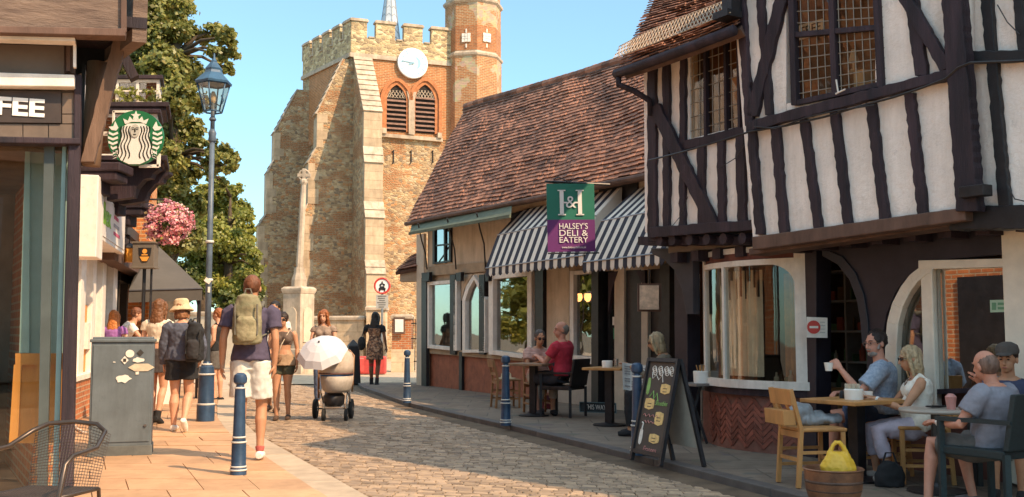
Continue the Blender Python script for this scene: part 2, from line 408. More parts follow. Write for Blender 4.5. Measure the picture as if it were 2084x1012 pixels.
# road bed + setts
mb = MB()
ys = [-4 + .5 * i for i in range(61)]
for a, b in zip(ys, ys[1:]):
    mb.add([(pl_at(LK, a), a, -.022), (pl_at(RK, a), a, -.022), (pl_at(RK, b), b, -.022), (pl_at(LK, b), b, -.022)], [[0, 1, 2, 3]])
struct(mb.build('road', mat('joint_sand', (.16, .11, .07), .95, .25, 3, .4, 60)))
mb = MB(); y = 2.0; k = 0
def skew(x, y): return y - .30 * (x - pl_at(LK, y))
while y < 26:
    hgt = random.uniform(.075, .10)
    x = pl_at(LK, y) + random.uniform(0, .12); xe = pl_at(RK, y) - .02
    while x < xe:
        w = random.uniform(.08, .17); w = min(w, xe - x)
        if w > .05:
            z = random.uniform(-.003, .003) + .012 * noise.noise(Vector((x * .8, y * .8, 0))); tx = random.uniform(-.004, .004); ty = random.uniform(-.004, .004)
            x0, x1, y0, y1 = x + .003, x + w - .004, y + .003 + random.uniform(0, .003), y + hgt - .004
            i = .010
            def P4(a, b, c, d, zz, t=0): return [(a, skew(a, b) + .0, zz - tx * t - ty * t), (c, skew(c, b), zz + tx * t - ty * t), (c, skew(c, d), zz + tx * t + ty * t), (a, skew(a, d), zz - tx * t + ty * t)]
            lo = P4(x0, y0, x1, y1, -.03); mi = P4(x0, y0, x1, y1, z - .005); to = P4(x0 + i, y0 + i, x1 - i, y1 - i, z, 1)
            bb = len(mb.v); mb.add(lo + mi + to, [[q, (q + 1) % 4, 4 + (q + 1) % 4, 4 + q] for q in range(4)] + [[4 + q, 4 + (q + 1) % 4, 8 + (q + 1) % 4, 8 + q] for q in range(4)] + [[8, 9, 10, 11]])
        x += w
    y += hgt; k += 1
stt = mb.build('cobbled_road_surface', mat('granite_setts', (.38, .265, .165), .65, .16, 9, .6, 70, island=.42, bd=.006, c2=(.28, .20, .14)), uv=False)
struct(stt); stt.name = 'road_setts'
# kerbs
def kerb(name, pts, side, wd, m, z1, stone=.9):
    mb = MB(); y = -3.5
    while y < 25.5:
        l = random.uniform(stone * .8, stone * 1.2); a, b = y + .004, y + l - .004
        xa, xb = pl_at(pts, a), pl_at(pts, b); dz = random.uniform(-.002, .002)
        q = [(xa, a), (xb, b), (xb + side * wd, b), (xa + side * wd, a)]
        if side < 0: q = q[::-1]
        q = q[::-1]
        mb.hexa([(u, v, -.05) for u, v in q], [(u, v, z1 + dz) for u, v in q]); y += l
    return struct(mb.build(name, m, bevel=.008))
kerb('kerb', LK, -1, .34, mat('kerb_granite', (.52, .40, .28), .7, .12, 5, .4, 60, island=.12), PV - .012)
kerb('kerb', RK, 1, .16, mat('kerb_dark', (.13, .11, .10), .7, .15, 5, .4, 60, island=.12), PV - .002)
# left pavement slabs
mb = MB(); y = -3.0
while y < 25:
    h = random.choice([.45, .52, .6]); x = pl_at(LK, y + h / 2) - .34; sk = -.38
    while x > -9.5:
        w = random.choice([.45, .6, .75, .9]); z = PV + random.uniform(-.003, .003)
        def sx(xx, yy): return xx + (pl_at(LK, yy) - pl_at(LK, y + h / 2))
        q = [(sx(x - w + .005, y + .005), y + .005), (sx(x - .004, y + .005), y + .005), (sx(x - .004, y + h - .004), y + h - .004), (sx(x - w + .005, y + h - .004), y + h - .004)]
        t1, t2 = random.uniform(-.002, .002), random.uniform(-.002, .002)
        mb.hexa([(u, v, -.05) for u, v in q], [(u, v, z + (t1 if i < 2 else t2)) for i, (u, v) in enumerate(q)]); x -= w
    y += h
struct(mb.build('pavement', mat('sandstone_slabs', (.60, .36, .20), .7, .12, 1.2, .3, 30, island=.14, grime=.22), uv=False, bevel=0))
mb = MB(); mb.hexa([(-16, -4, -.055), (2.0, -4, -.055), (-7.8, 26, -.055), (-18, 26, -.055)], [(-16, -4, PV - .014), (2.0, -4, PV - .014), (-7.8, 26, PV - .014), (-18, 26, PV - .014)])
struct(mb.build('pavement_bed', mat('slab_joint', (.2, .12, .07), .95, .2, 3, .3, 60)))
# right pavement
mb = MB(); ys = [-4 + .6 * i for i in range(51)]
for a, b in zip(ys, ys[1:]):
    mb.add([(pl_at(RK, a) + .158, a, PV - .004), (14, a, PV - .004), (14, b, PV - .004), (pl_at(RK, b) + .158, b, PV - .004)], [[0, 1, 2, 3]])
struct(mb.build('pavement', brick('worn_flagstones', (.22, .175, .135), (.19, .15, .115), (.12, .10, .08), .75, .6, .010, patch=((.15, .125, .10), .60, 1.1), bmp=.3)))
# far paved area in front of the churchyard
mb = MB(); mb.add([(-40, 26, .006), (30, 26, .006), (30, 70, .006), (-40, 70, .006)], [[0, 1, 2, 3]])
struct(mb.build('forecourt', brick('pale_paving', (.55, .43, .30), (.50, .38, .27), (.38, .3, .2), .7, .5, .015, bmp=.2)))

# ================================================================== CHURCH
RUB = rubble('tower_rubble', [(.50, .36, .21), (.43, .30, .17), (.56, .42, .26), (.33, .23, .14), (.50, .26, .12), (.52, .41, .28), (.26, .19, .13), (.44, .31, .19)], 5.6, (.45, .34, .21), .8, big=((.46, .20, .085), .54, .55, 2.2), edge=.06)
RUB2 = rubble('parapet_rubble', [(.55, .42, .24), (.38, .28, .17), (.68, .55, .35), (.48, .36, .20), (.30, .22, .14)], 4.6, (.62, .48, .29), .7, edge=.07)
TBR = brick('tower_brick', (.52, .19, .06), (.40, .14, .045), (.50, .36, .20), .26, .085, .016, patch=((.50, .35, .20), .72, 1.3))
TUR = brick('turret_brick', (.50, .20, .07), (.36, .14, .05), (.50, .37, .22), .26, .085, .018, patch=((.54, .40, .25), .545, .9))
C0 = at(707, 677, 50); C0.z = 0
WR = Wall((C0.x, C0.y), (5600, 2084)); uR = WR.d; nR = WR.n
WL0 = Wall((C0.x, C0.y), (-1478, 2084)); uL = WL0.d; nL = WL0.n
LL, LR = 5.8, 7.8
z1 = at(707, 112, 50).z; z2 = at(707, 74, 50).z; z3 = at(707, 42, 50).z
ch = thing('church_tower', 'tall square flint and brick church tower with battlements, clock and corner turret', 'church tower', C0)
def up(v, z): return Vector((v.x, v.y, z))
c = [C0, C0 + uR * LR, C0 + uR * LR + uL * LL, C0 + uL * LL]
mb = MB(); mb.prism([up(q, -.05) for q in c], Vector((0, 0, z1 + .05))); mb.build('wall', RUB, ch)
# brick belfry stage, both faces
mb = MB()
zb0 = WR.uz(800, 278)[1]
mb.prism([WR.p(u, z, .004) for u, z in ((1.05, zb0), (LR, zb0), (LR, z1 - .02), (.3, z1 - .02))], nR * .03)
zq = WL0.uz(625, 300)[1]
mb.prism([WL0.p(u, z, .004) for u, z in ((.9, zq), (LL - .9, zq), (LL - .9, z1 - .02), (.9, z1 - .02))], nL * .03)
mb.each('brick_stage', TBR, ch)
mb = MB()
def ring(za, zb_, e, t=.35):
    for w, ln, in ((WR, LR), (WL0, LL)):
        mb.prism([w.p(u, z, .0) for u, z in ((-e, za), (ln, za), (ln, zb_), (-e, zb_))], w.n * e)
ring(z1 - .12, z1 + .06, .13); ring(z1 + .06, z1 + .12, .08)
mb.each('string_course', M_stone2, ch)
# parapet
pb = MB(); cap = MB()
def para(w, ln, gaps):
    th = .35
    pb.prism([w.p(u, z, .02) for u, z in ((0, z1 + .1), (ln, z1 + .1), (ln, z2), (0, z2))], w.n * -th)
    e = [0] + [g for ab in gaps for g in ab] + [ln]
    for a, b in zip(e[::2], e[1::2]):
        pb.prism([w.p(u, z, .02) for u, z in ((a + .001, z2 + .001), (b, z2 + .001), (b, z3), (a + .001, z3))], w.n * -th)
        cap.prism([w.p(u, z, .09) for u, z in ((a - .06, z3 + .002), (b + .06, z3 + .002), (b + .06, z3 + .09), (a - .06, z3 + .09))], w.n * -(th + .14))
        cap.prism([w.p(u, z, .05) for u, z in ((a - .06, z3 + .091), (b + .06, z3 + .091), (b + .0, z3 + .15), (a - .0, z3 + .15))], w.n * -(th + .06))
        if w is WL0: cap.prism([w.p(u, z, .05) for u, z in ((b - .02, z2 + .0), (b + .07, z2), (b + .07, z3), (b - .02, z3))], w.n * -(th + .05))
    for a, b in gaps:
        cap.prism([w.p(u, z, .08) for u, z in ((a + .08, z2 + .002), (b - .08, z2 + .002), (b - .08, z2 + .07), (a + .08, z2 + .07))], w.n * -(th + .12))
gr = [tuple(WR.uz(x, 60)[0] for x in g) for g in ((747, 765), (804, 822), (860, 878))]
gl_ = [(.85 + 1.22 * i, 1.25 + 1.22 * i) for i in range(4)]
para(WR, LR, gr); para(WL0, LL, gl_)
# far sides
for a, b in ((c[1], c[2]), (c[3], c[2])):
    pb.bar(up(a, (z1 + z2) / 2), up(b, (z1 + z2) / 2), .3, z2 - z1)
    n_ = 5
    for i in range(n_):
        p0 = a.lerp(b, (i + .15) / n_); p1 = a.lerp(b, (i + .8) / n_); pb.bar(up(p0, (z2 + z3) / 2), up(p1, (z2 + z3) / 2), .3, z3 - z2)
pb.build('parapet', RUB2, ch); cap.each('coping_stone', M_stone2, ch)
mb = MB(); mb.prism([up(q, z1) for q in c], Vector((0, 0, .15))); mb.build('roof', M_metal, ch)
# belfry windows
def lancet(w, ua, ub, za, zs, off, e=0.0, n=7):
    hw = (ub - ua) / 2; cx = (ua + ub) / 2; pts = [(ua - e, za), (ub + e, za)]
    rr = hw * 2 * .92; 
    for i in range(n + 1):
        t = i / n * math.acos((rr - hw) / rr); pts.append((cx - (rr - hw) + (rr) * math.cos(t) + e * math.cos(t), zs + (rr + e) * math.sin(t)))
    for i in range(n, -1, -1):
        t = i / n * math.acos((rr - hw) / rr); pts.append((cx + (rr - hw) - (rr) * math.cos(t) - e * math.cos(t), zs + (rr + e) * math.sin(t)))
    return [w.p(u, z, off) for u, z in pts]
for x0, x1 in ((786, 826), (844, 884)):
    ua, zs = WR.uz(x0, 205); ub, _ = WR.uz(x1, 205); za = WR.uz(805, 272)[1] + .1
    A = lancet(WR, ua, ub, za, zs, .0); B = lancet(WR, ua, ub, za, zs, 0, .18); D = lancet(WR, ua, ub, za, zs, 0, .34)
    win = MB()
    for inn, out, o0, o1 in ((A, B, .03, .14), (B, D, .03, .22)):
        n_ = len(inn)
        for i in range(1, n_ - 0):
            j = (i + 1) % n_
            if i == n_ - 1: j = 0
            a_, b_, c_, d_ = inn[i], inn[j], out[j], out[i]
            if (a_ - b_).length < 1e-4 and (c_ - d_).length < 1e-4: continue
            win.prism([a_ + nR * o0, d_ + nR * o0, c_ + nR * o0, b_ + nR * o0], nR * (o1 - o0))
    wo = win.build('belfry_window', mat('moulded_brick', (.50, .19, .075), .85, .2, 6, .4, 30), ch)
    mb = MB(); mb.prism([q + nR * .036 for q in A], nR * .01); mb.build('opening', M_dark, wo)
    MW[wo.name] = MW[ch.name]
    lv = MB(); zz = za + .08
    while zz < zs + .12:
        lv.hexa([WR.p(ua, zz, .16), WR.p(ub, zz, .16), WR.p(ub, zz + .05, .05), WR.p(ua, zz + .05, .05)], [WR.p(ua, zz + .035, .16), WR.p(ub, zz + .035, .16), WR.p(ub, zz + .12, .05), WR.p(ua, zz + .12, .05)]); zz += .235
    lv.build('louvres', mat('louvre_wood', (.26, .15, .11), .8, .2, 5, .3, 30), wo)
    gr_ = MB(); hw = (ub - ua)
    for i in range(6):
        for s in (-1, 1):
            uu = ua + hw * (i + .5) / 6; dz = .5 * hw * .5
            a_ = WR.p(max(ua + .04, min(ub - .04, uu - s * .14)), zs + .16, .08); b_ = WR.p(max(ua + .12, min(ub - .12, uu + s * .12)), zs + .16 + .38, .08)
            gr_.bar(a_, b_, .03, .03)
    gr_.build('tracery', M_stone2, wo)
mb = MB()
poly(mb, WR, [(770, 272), (899, 283), (899, 290), (770, 279)], .03, .2)
poly(mb, WR, [(830, 205), (842, 206), (842, 276), (830, 275)], .03, .2); poly(mb, WR, [(826, 187), (846, 189), (842, 206), (830, 205)], .03, .17)
poly(mb, WR, [(775, 262), (784, 263), (784, 274), (775, 273)], .03, .3); poly(mb, WR, [(888, 272), (896, 273), (896, 283), (888, 282)], .03, .3)
mb.each('window_stonework', M_stone2, ch)
# wall ties
mb = MB()
for x in (798, 834, 878):
    mb.tube([WR.hit(x, 310, .02), WR.hit(x + 3, 306, .04), WR.hit(x + 3, 330, .04), WR.hit(x, 334, .02)], .03, 5)
mb.each('wall_tie', M_dmetal, ch)
# left-face window
mb = MB(); A = lancet(WL0, 2.3, 3.3, 10.3, 12.0, 0); B = lancet(WL0, 2.3, 3.3, 10.3, 12.0, 0, .25)
for i in range(1, len(A)):
    j = (i + 1) % len(A); mb.prism([A[i] + nL * .03, B[i] + nL * .03, B[j] + nL * .03, A[j] + nL * .03], nL * .12)
wo = mb.build('belfry_window', MATS['moulded_brick'], ch); MW[wo.name] = MW[ch.name]
mb = MB(); mb.prism([q + nL * .036 for q in A], nL * .01); mb.build('opening', M_dark, wo)
# buttress perpendicular to right face
def but(name, profile_pts, ext, rub=RUB):
    mb = MB(); mb.prism(profile_pts, ext); return mb
st = [(712, 112, 0.0), (735, 226, 2.6), (735, 298, 2.6), (738, 330, 2.9), (738, 410, 2.9), (741, 443, 3.25), (741, 530, 3.25), (745, 558, 3.6)]
pts = [(o_, WR.uz(x, y, o_)[1]) for x, y, o_ in st] + [(3.6, -.05), (.0, -.05)]
u0, u1 = .14, .98
mb = MB(); mb.prism([WR.p(u0, z, o_) for o_, z in pts], uR * (u1 - u0)); bt_ = mb.build('buttress', RUB, ch); MW[bt_.name] = MW[ch.name]
sm = MB()
fr = 0
for i in range(len(pts) - 3):
    (oa, za), (ob, zb_) = pts[i], pts[i + 1]
    sm.g = 's%d' % i
    if ob > oa:   # weathering slabs
        n_ = max(2, int(math.hypot(ob - oa, za - zb_) / .36))
        for k in range(n_):
            t0, t1 = k / n_, (k + 1) / n_
            a_ = WR.p(u0 - .05, lerp(za, zb_, t0) , lerp(oa, ob, t0) + .0); b_ = WR.p(u0 - .05, lerp(za, zb_, t1) , lerp(oa, ob, t1))
            nn = (b_ - a_).normalized(); cr = uR.cross(nn); cr = cr if cr.z > 0 else -cr
            sm.prism([a_ + cr * .005, b_ + cr * .005 , b_ + cr * .10 + nn * .03, a_ + cr * .05], uR * (u1 - u0 + .1))
sm.each('weathering', M_stone2, bt_)
sm = MB()
seq = [(2.6, pts[1][1], pts[2][1]), (2.9, pts[3][1], pts[4][1]), (3.25, pts[5][1], pts[6][1]), (3.6, pts[7][1], -.05)]
for o_, zt, zb_ in seq:
    z = zt; sm.g = 'q%s' % o_
    while z > zb_ + .05:
        h = min(.42, z - zb_); lft = random.uniform(.24, .42)
        sm.prism([WR.p(u, q, o_ + .004) for u, q in ((u0 - .012, z - h + .008), (u1 + .012, z - h + .008), (u1 + .012, z), (u0 - .012, z))], nR * .02)
        for uu, s in ((u0, -1), (u1, 1)):
            a_ = WR.p(uu + s * .002, 0, o_ + .02); 
            sm.prism([a_ + Vector((0, 0, z - h + .008)), a_ - nR * lft + Vector((0, 0, z - h + .008)), a_ - nR * lft + Vector((0, 0, z)), a_ + Vector((0, 0, z))], uR * s * .02)
        z -= h
sm.each('quoins', mat('warm_ashlar', (.55, .41, .27), .85, .14, 2.4, .3, 16, island=.14, grime=.3), bt_)
# side buttresses (planes parallel to right face)
def sidebut(w, prof, th, rx):
    mb = MB(); L_ = [w.uz(x, y) for x, y in prof]; u_r = rx
    pp = [(u_r, -.05), (u_r, L_[0][1])] + L_ + [(L_[-1][0], -.05)]
    mb.prism([w.p(u, z, 0) for u, z in pp], -w.n * th); o = mb.build('buttress', RUB, ch); MW[o.name] = MW[ch.name]
    sm = MB(); qm = MB()
    for (ua, za), (ub, zb_) in zip(L_, L_[1:] + [(L_[-1][0], -.05)]):
        sm.g = qm.g = 'g%.3f' % za
        if abs(ub - ua) > .12:
            n_ = max(2, int(math.hypot(ub - ua, za - zb_) / .36))
            for k in range(n_):
                a_ = w.p(lerp(ua, ub, k / n_), lerp(za, zb_, k / n_), .05); b_ = w.p(lerp(ua, ub, (k + 1) / n_), lerp(za, zb_, (k + 1) / n_), .05)
                nn = (b_ - a_).normalized(); cr = w.n.cross(nn); cr = cr if cr.z > 0 else -cr
                sm.prism([a_ + cr * .005, b_ + cr * .005, b_ + cr * .1 + nn * .03, a_ + cr * .05], -w.n * (th + .1))
        else:
            z = za
            while z > zb_ + .05:
                h = min(.42, z - zb_); lw = random.choice([.3, .5])
                qm.prism([w.p(u, q, .004) for u, q in ((ub - .015, z - h + .008), (ub + lw, z - h + .008), (ub + lw, z), (ub - .015, z))], w.n * .02)
                e_ = w.p(ub - .003, 0, .02); qm.prism([e_ + Vector((0, 0, z - h + .008)), e_ - w.n * (th + .03) + Vector((0, 0, z - h + .008)), e_ - w.n * (th + .03) + Vector((0, 0, z)), e_ + Vector((0, 0, z))], -w.d * .02)
                z -= h
    # band courses
    sm.each('weathering', mat('grey_weathering', (.45, .41, .36), .85, .15, 2.4, .3, 16) if th > .95 else M_stone2, o); qm.each('quoins', MATS['warm_ashlar'], o); return o
WB = Wall((C0.x - nR.x * .1, C0.y - nR.y * .1), (5600, 2084))
sidebut(WB, [(699, 120), (645, 232), (645, 300), (628, 332), (627, 415), (617, 440), (614, 640)], .9, .05)
cc = C0 + uL * (LL - .95)
WC = Wall((cc.x, cc.y), (5600, 2084))
sidebut(WC, [(606, 182), (559, 270), (558, 326), (545, 352), (542, 436), (527, 460), (523, 640)], 1.0, .2)
# clock
cl = thing('tower_clock', 'round white clock face with pale blue hands mounted high on the tower', 'clock', WR.hit(840, 129, .1))
mb = MB(); cc = WR.hit(840, 129, .22); Mk = Matrix((uR, Vector((0, 0, 1)), nR)).transposed()
mb.lathe([(.78, -.24), (.78, .02), (.74, .04)], cc, 40, Mk); mb.build('clock_face', mat('clock_white', (.82, .84, .84), .5, .03, 3, 0), cl)
mb = MB(); mb.lathe([(.80, -.25), (.80, -.01), (.785, -.01)], cc, 40, Mk); mb.build('bezel', M_stone2, cl)
blue = mat('clock_blue', (.30, .55, .68), .5, .05, 3, 0)
mb = MB()
for k in range(60):
    a = k * math.pi / 30; r0 = .52 if k % 5 == 0 else .66
    d_ = Mk @ Vector((math.cos(a), math.sin(a), 0)); t_ = Mk @ Vector((-math.sin(a), math.cos(a), 0)); q = cc + nR * .045
    mb.bar(q + d_ * r0, q + d_ * .7, .05 if k % 5 == 0 else .02, .012, nR)
for k in range(14):
    a = -1.0 + k * .16; w_ = .05 + .11 * math.sin(k / 13 * math.pi)
    pt = lambda r, aa: cc + nR * .042 + Mk @ Vector((r * math.cos(aa), r * math.sin(aa), 0))
    mb.prism([pt(.34 - w_ / 2, a), pt(.34 + w_ / 2, a), pt(.34 + w_ / 2, a + .165), pt(.34 - w_ / 2, a + .165)], nR * .004)
mb.build('dial_marks', blue, cl)
mb = MB(); q = cc + nR * .07
mb.bar(q - uR * -.1, q - uR * .58 + Vector((0, 0, .08)), .05, .015, nR); mb.bar(q, q - uR * .22 - Vector((0, 0, .1)), .07, .012, nR); mb.lathe([(.06, -.01), (.06, .02)], q, 12, Mk)
mb.build('hands', mat('clock_hands', (.25, .42, .52), .5, .05, 3, 0), cl)
# turret
tc = WR.hit(962, 300, -.35); tc.z = 0; dcam = Vector((tc.x, tc.y, 0)).normalized(); rt = Vector((dcam.y, -dcam.x, 0)); TR_ = 60 / F * tc.y
tt = ch
def octr(r, z, a0=8): return [up(tc, z) + rt * r * math.sin(R(a0 + 45 * k)) - dcam * r * math.cos(R(a0 + 45 * k)) for k in range(8)][::-1]
zt1 = at(962, 122, tc.y).z; zt2 = at(962, 14, tc.y).z; zt3 = zt2 + 3.0
mb = MB(); mb.rings([octr(TR_, 0), octr(TR_, zt1)]); mb.rings([octr(TR_ * .975, zt1 + .001), octr(TR_ * .975, zt2)]); mb.rings([octr(TR_ * .95, zt2 + .001), octr(TR_ * .95, zt3)])
tu = mb.build('turret', TUR, ch); MW[tu.name] = MW[ch.name]
mb = MB()
for z in (zt1, zt2): mb.rings([octr(TR_ * .98, z - .2), octr(TR_ * 1.05, z - .1), octr(TR_ * 1.06, z), octr(TR_ * .97, z + .14)])
mb.each('string_course', M_stone2, tu)
mb = MB()
za, zb_ = at(962, 112, tc.y).z, at(962, 68, tc.y).z
mb.rings([octr(TR_ * .982, zt1 + .145), octr(TR_ * .982, zb_)]); mb.build('brick_band', brick('band_brick', (.50, .18, .06), (.36, .12, .04), (.42, .28, .16), .26, .08, .014), tu)
mb = MB()
for px in (950, 985):
    o8 = octr(TR_ * .985, 0)[::-1]; i0 = 7 if px < 970 else 0
    a_, b_ = (o8[7], o8[0]) if px < 970 else (o8[0], o8[1])
    mid = a_.lerp(b_, .5); nn = (mid - up(tc, 0)).normalized(); dd = (b_ - a_).normalized(); zc = at(px, 77, mid.y).z
    for dx, dz in ((0, .13), (0, -.13), (.13, 0), (-.13, 0), (0, 0), (.14, .14), (-.14, -.14), (.14, -.14), (-.14, .14)):
        mb.g = px; q = mid + dd * dx + Vector((0, 0, zc + dz)); mb.prism([q + dd * s * .085 + Vector((0, 0, t * .085)) for s, t in ((-1, -1), (1, -1), (1, 1), (-1, 1))], nn * .05)
    for dz in (-.42, .36):
        q = mid + Vector((0, 0, zc + dz)); mb.prism([q + dd * s * .03 + Vector((0, 0, t * .1)) for s, t in ((-1, -1), (1, -1), (1, 1), (-1, 1))], nn * .03)
mb.each('quatrefoil', mat('white_stone', (.86, .78, .68), .8, .08, 5, .2), tu)
mb = MB()
for k, (px, y0) in enumerate(((948, 108 + 28), (985, 135), (948, 190), (985, 215), (1000, 190), (935, 225))):
    q = at(px, y0 + 20, tc.y - TR_ - .1)
# spire
sc_ = at(793, 70, 54.5); mb = MB(); ap = at(793, -80, 54.5).z; rs_ = 22 / F * 54.5 * 1.06; zb_ = sc_.z - .5
def o8c(r, z): return [Vector((sc_.x + r * math.cos(R(22.5 + 45 * k)), sc_.y + r * math.sin(R(22.5 + 45 * k)), z)) for k in range(8)]
mb.rings([o8c(rs_ * 1.15, z1), o8c(rs_ * 1.15, zb_ - .2), o8c(rs_, zb_), o8c(.03, ap)])
sp_ = mb.build('spire', mat('spire_lead', (.55, .60, .66), .5, .1, 3, .2, 10), ch); MW[sp_.name] = MW[ch.name]
mb = MB()
for k in range(8):
    for i in range(9):
        t0 = i / 10; t1 = (i + .6) / 10; A_ = o8c(rs_, zb_); Ap = Vector((sc_.x, sc_.y, ap))
        e0 = A_[k].lerp(Ap, t0); e1 = A_[(k + 1) % 8].lerp(Ap, t0); m0 = e0.lerp(e1, .5).lerp(Ap, .055)
        mb.bar(e0, m0, .035, .035); mb.bar(m0, e1, .035, .035)
    mb.bar(A_[k], Ap, .05, .05)
mb.build('lead_rolls', mat('lead_roll', (.30, .33, .36), .5, .1, 3, .1), sp_)

# ================================================================== CHURCHYARD WALL, MEMORIAL
def wallbox(name, label, cat, pa, pb, h, th, m, capm=None, group=None, z0=0):
    a, b = Vector((pa[0], pa[1], z0)), Vector((pb[0], pb[1], z0)); t = thing(name, label, cat, a, group=group); d = (b - a).normalized(); n = Vector((d.y, -d.x, 0))
    mb = MB(); mb.hexa([a + n * th / 2, b + n * th / 2, b - n * th / 2, a - n * th / 2], [q + Vector((0, 0, h)) for q in (a + n * th / 2, b + n * th / 2, b - n * th / 2, a - n * th / 2)]); mb.build('masonry', m, t)
    mb = MB(); e = .05; zc = Vector((0, 0, h + .002)); n2 = n * (th / 2 + e); lo = [a + n2 - d * e, b + n2 + d * e, b - n2 + d * e, a - n2 - d * e]
    n3 = n * (th / 2); hi = [a + n3, b + n3, b - n3, a - n3]
    mb.hexa([q + zc for q in lo], [q + zc + Vector((0, 0, .09)) for q in lo]); mb.hexa([q + zc + Vector((0, 0, .091)) for q in lo], [q + zc + Vector((0, 0, .15)) for q in hi]); mb.build('coping', capm or M_stone2, t, bevel=.01)
    return t
WST = brick('wall_ashlar', (.66, .53, .36), (.60, .47, .32), (.48, .37, .25), .8, .33, .014, bmp=.35)
def wp(px, Y): q = at(px, 677, Y); return (q.x, q.y)
wallbox('churchyard_wall', 'pale stone churchyard wall behind the memorial', 'wall', wp(520, 36.5), wp(745, 35.2), 1.72, .4, WST)
wallbox('gate_pier', 'square stone wall pier below the round road sign', 'pier', wp(748, 35), wp(786, 35), 2.05, .62, WST)
bp = wallbox('gate_pier', 'red brick gate pier with a stone cap carrying a white notice', 'pier', wp(800, 34.2), wp(838, 34.2), 1.75, .65, M_brick)
mb = MB(); a = at(797, 677, 33.8); mb.hexa([(a.x, 33.75, 0), (a.x + .72, 33.75, 0), (a.x + .72, 34.6, 0), (a.x, 34.6, 0)], [(a.x, 33.75, .75), (a.x + .72, 33.75, .75), (a.x + .72, 34.6, .75), (a.x, 34.6, .75)]); mb.build('plinth', WST, bp)
nb = thing('notice_board', 'white parish notice in a brown frame on the brick gate pier', 'notice', at(813, 662, 33.7))
q = [at(801, 646, 33.78), at(824, 646, 33.78), at(824, 680, 33.78), at(801, 680, 33.78)]; mb = MB(); mb.prism(q, Vector((0, -.05, 0))); mb.build('board_frame', M_brown, nb)
q = [at(804, 650, 33.72), at(821, 650, 33.72), at(821, 676, 33.72), at(804, 676, 33.72)]; mb = MB(); mb.prism(q, Vector((0, -.012, 0))); mb.build('paper', M_white, nb)
gt = thing('iron_gate', 'tall dark iron railing gate beside the brick pier', 'gate', (*wp(846, 34), 0)); mb = MB()
for i in range(9):
    x = lerp(wp(836, 34)[0], wp(872, 34)[0], i / 8); mb.tube([(x, 34, .06), (x, 34, 1.75 + .06 * (i % 2))], .014, 6)
for z in (.35, 1.1, 1.6): mb.box((wp(854, 34)[0], 34, z), (.62, .03, .04))
mb.build('bars', M_dmetal, gt)
# low pale wall far left and railings
wallbox('boundary_wall', 'low sunlit cream wall under the trees far down the street', 'wall', wp(300, 43), wp(520, 41), 2.0, .4, mat('pale_wall', (.74, .63, .48), .85, .08, 2, .3))
# memorial
mp = at(607, 677, 33); mp.z = 0
mm = thing('war_memorial', 'tall slender stone cross on a shaft and square pedestal before the church', 'memorial', mp)
def sq(r, z, a=R(38)):
    r *= .76
    return [Vector((mp.x + r * math.cos(a + k * math.pi / 2), mp.y + r * math.sin(a + k * math.pi / 2), z)) for k in range(4)]
def zz(py): return at(607, py, 33).z
mb = MB(); a0 = R(18)
def S4(r, y_): return sq(r, y_, a0)
mb.rings([S4(1.25, 0), S4(1.25, .28)]); mb.rings([S4(1.0, .281), S4(1.0, .5)]); mb.rings([S4(.72, .501), S4(.72, .75), S4(.66, .8)]); mb.rings([S4(.655, .8), S4(.655, zz(598))])
mb.rings([S4(.68, zz(598)), S4(.74, zz(592)), S4(.75, zz(588)), S4(.62, zz(584))])
mb.build('pedestal', M_stone2, mm, bevel=.01)
mb = MB()
for k in range(4):
    a_, b_ = S4(.66, 0)[k], S4(.66, 0)[(k + 1) % 4]; n_ = ((a_ + b_) / 2 - mp).normalized(); n_.z = 0; d_ = (b_ - a_).normalized(); c_ = (a_ + b_) / 2
    pts_ = [c_ + d_ * u + Vector((0, 0, z)) for u, z in [(-.21, 1.0), (.21, 1.0)] + [(.21 * math.cos(t), 1.9 + .21 * math.sin(t)) for t in [i * math.pi / 8 for i in range(9)]]]
    mb.prism([q + n_ * .002 for q in pts_], n_ * .03)
mb.build('arched_panel', mat('panel_stone', (.62, .50, .36), .85, .1, 4, .3), mm)
mb = MB()
def o8m(r, z, cx=0):
    r *= .72
    return [Vector((mp.x + cx + r * math.cos(R(22.5 + 45 * k)), mp.y + r * math.sin(R(22.5 + 45 * k)), z)) for k in range(8)]
lean = .10
mb.rings([o8m(.34, zz(584)), o8m(.34, zz(570)), o8m(.24, zz(556)), o8m(.22, zz(545))]); mb.rings([o8m(.16, zz(552)), o8m(.135, zz(400), lean * .8), o8m(.105, zz(372), lean)])
mb.rings([o8m(.10, zz(378), lean), o8m(.17, zz(372), lean), o8m(.17, zz(368), lean), o8m(.09, zz(364), lean)])
mb.build('shaft', M_stone2, mm, smooth=False)
mb = MB(); cx = mp.x + lean * 1.05; cz = zz(357)
mb.box((cx, mp.y, cz), (.10, .1, .44)); mb.box((cx, mp.y, cz), (.42, .098, .1))
rg = [Vector((cx + .17 * math.cos(t), mp.y, cz + .17 * math.sin(t))) for t in [i * math.pi / 10 for i in range(21)]]
mb.tube(rg, .035, 8, False); mb.box((cx, mp.y, cz), (.14, .11, .14), Matrix.Rotation(R(45), 3, 'Y'))
mb.build('wheel_cross', M_stone2, mm)
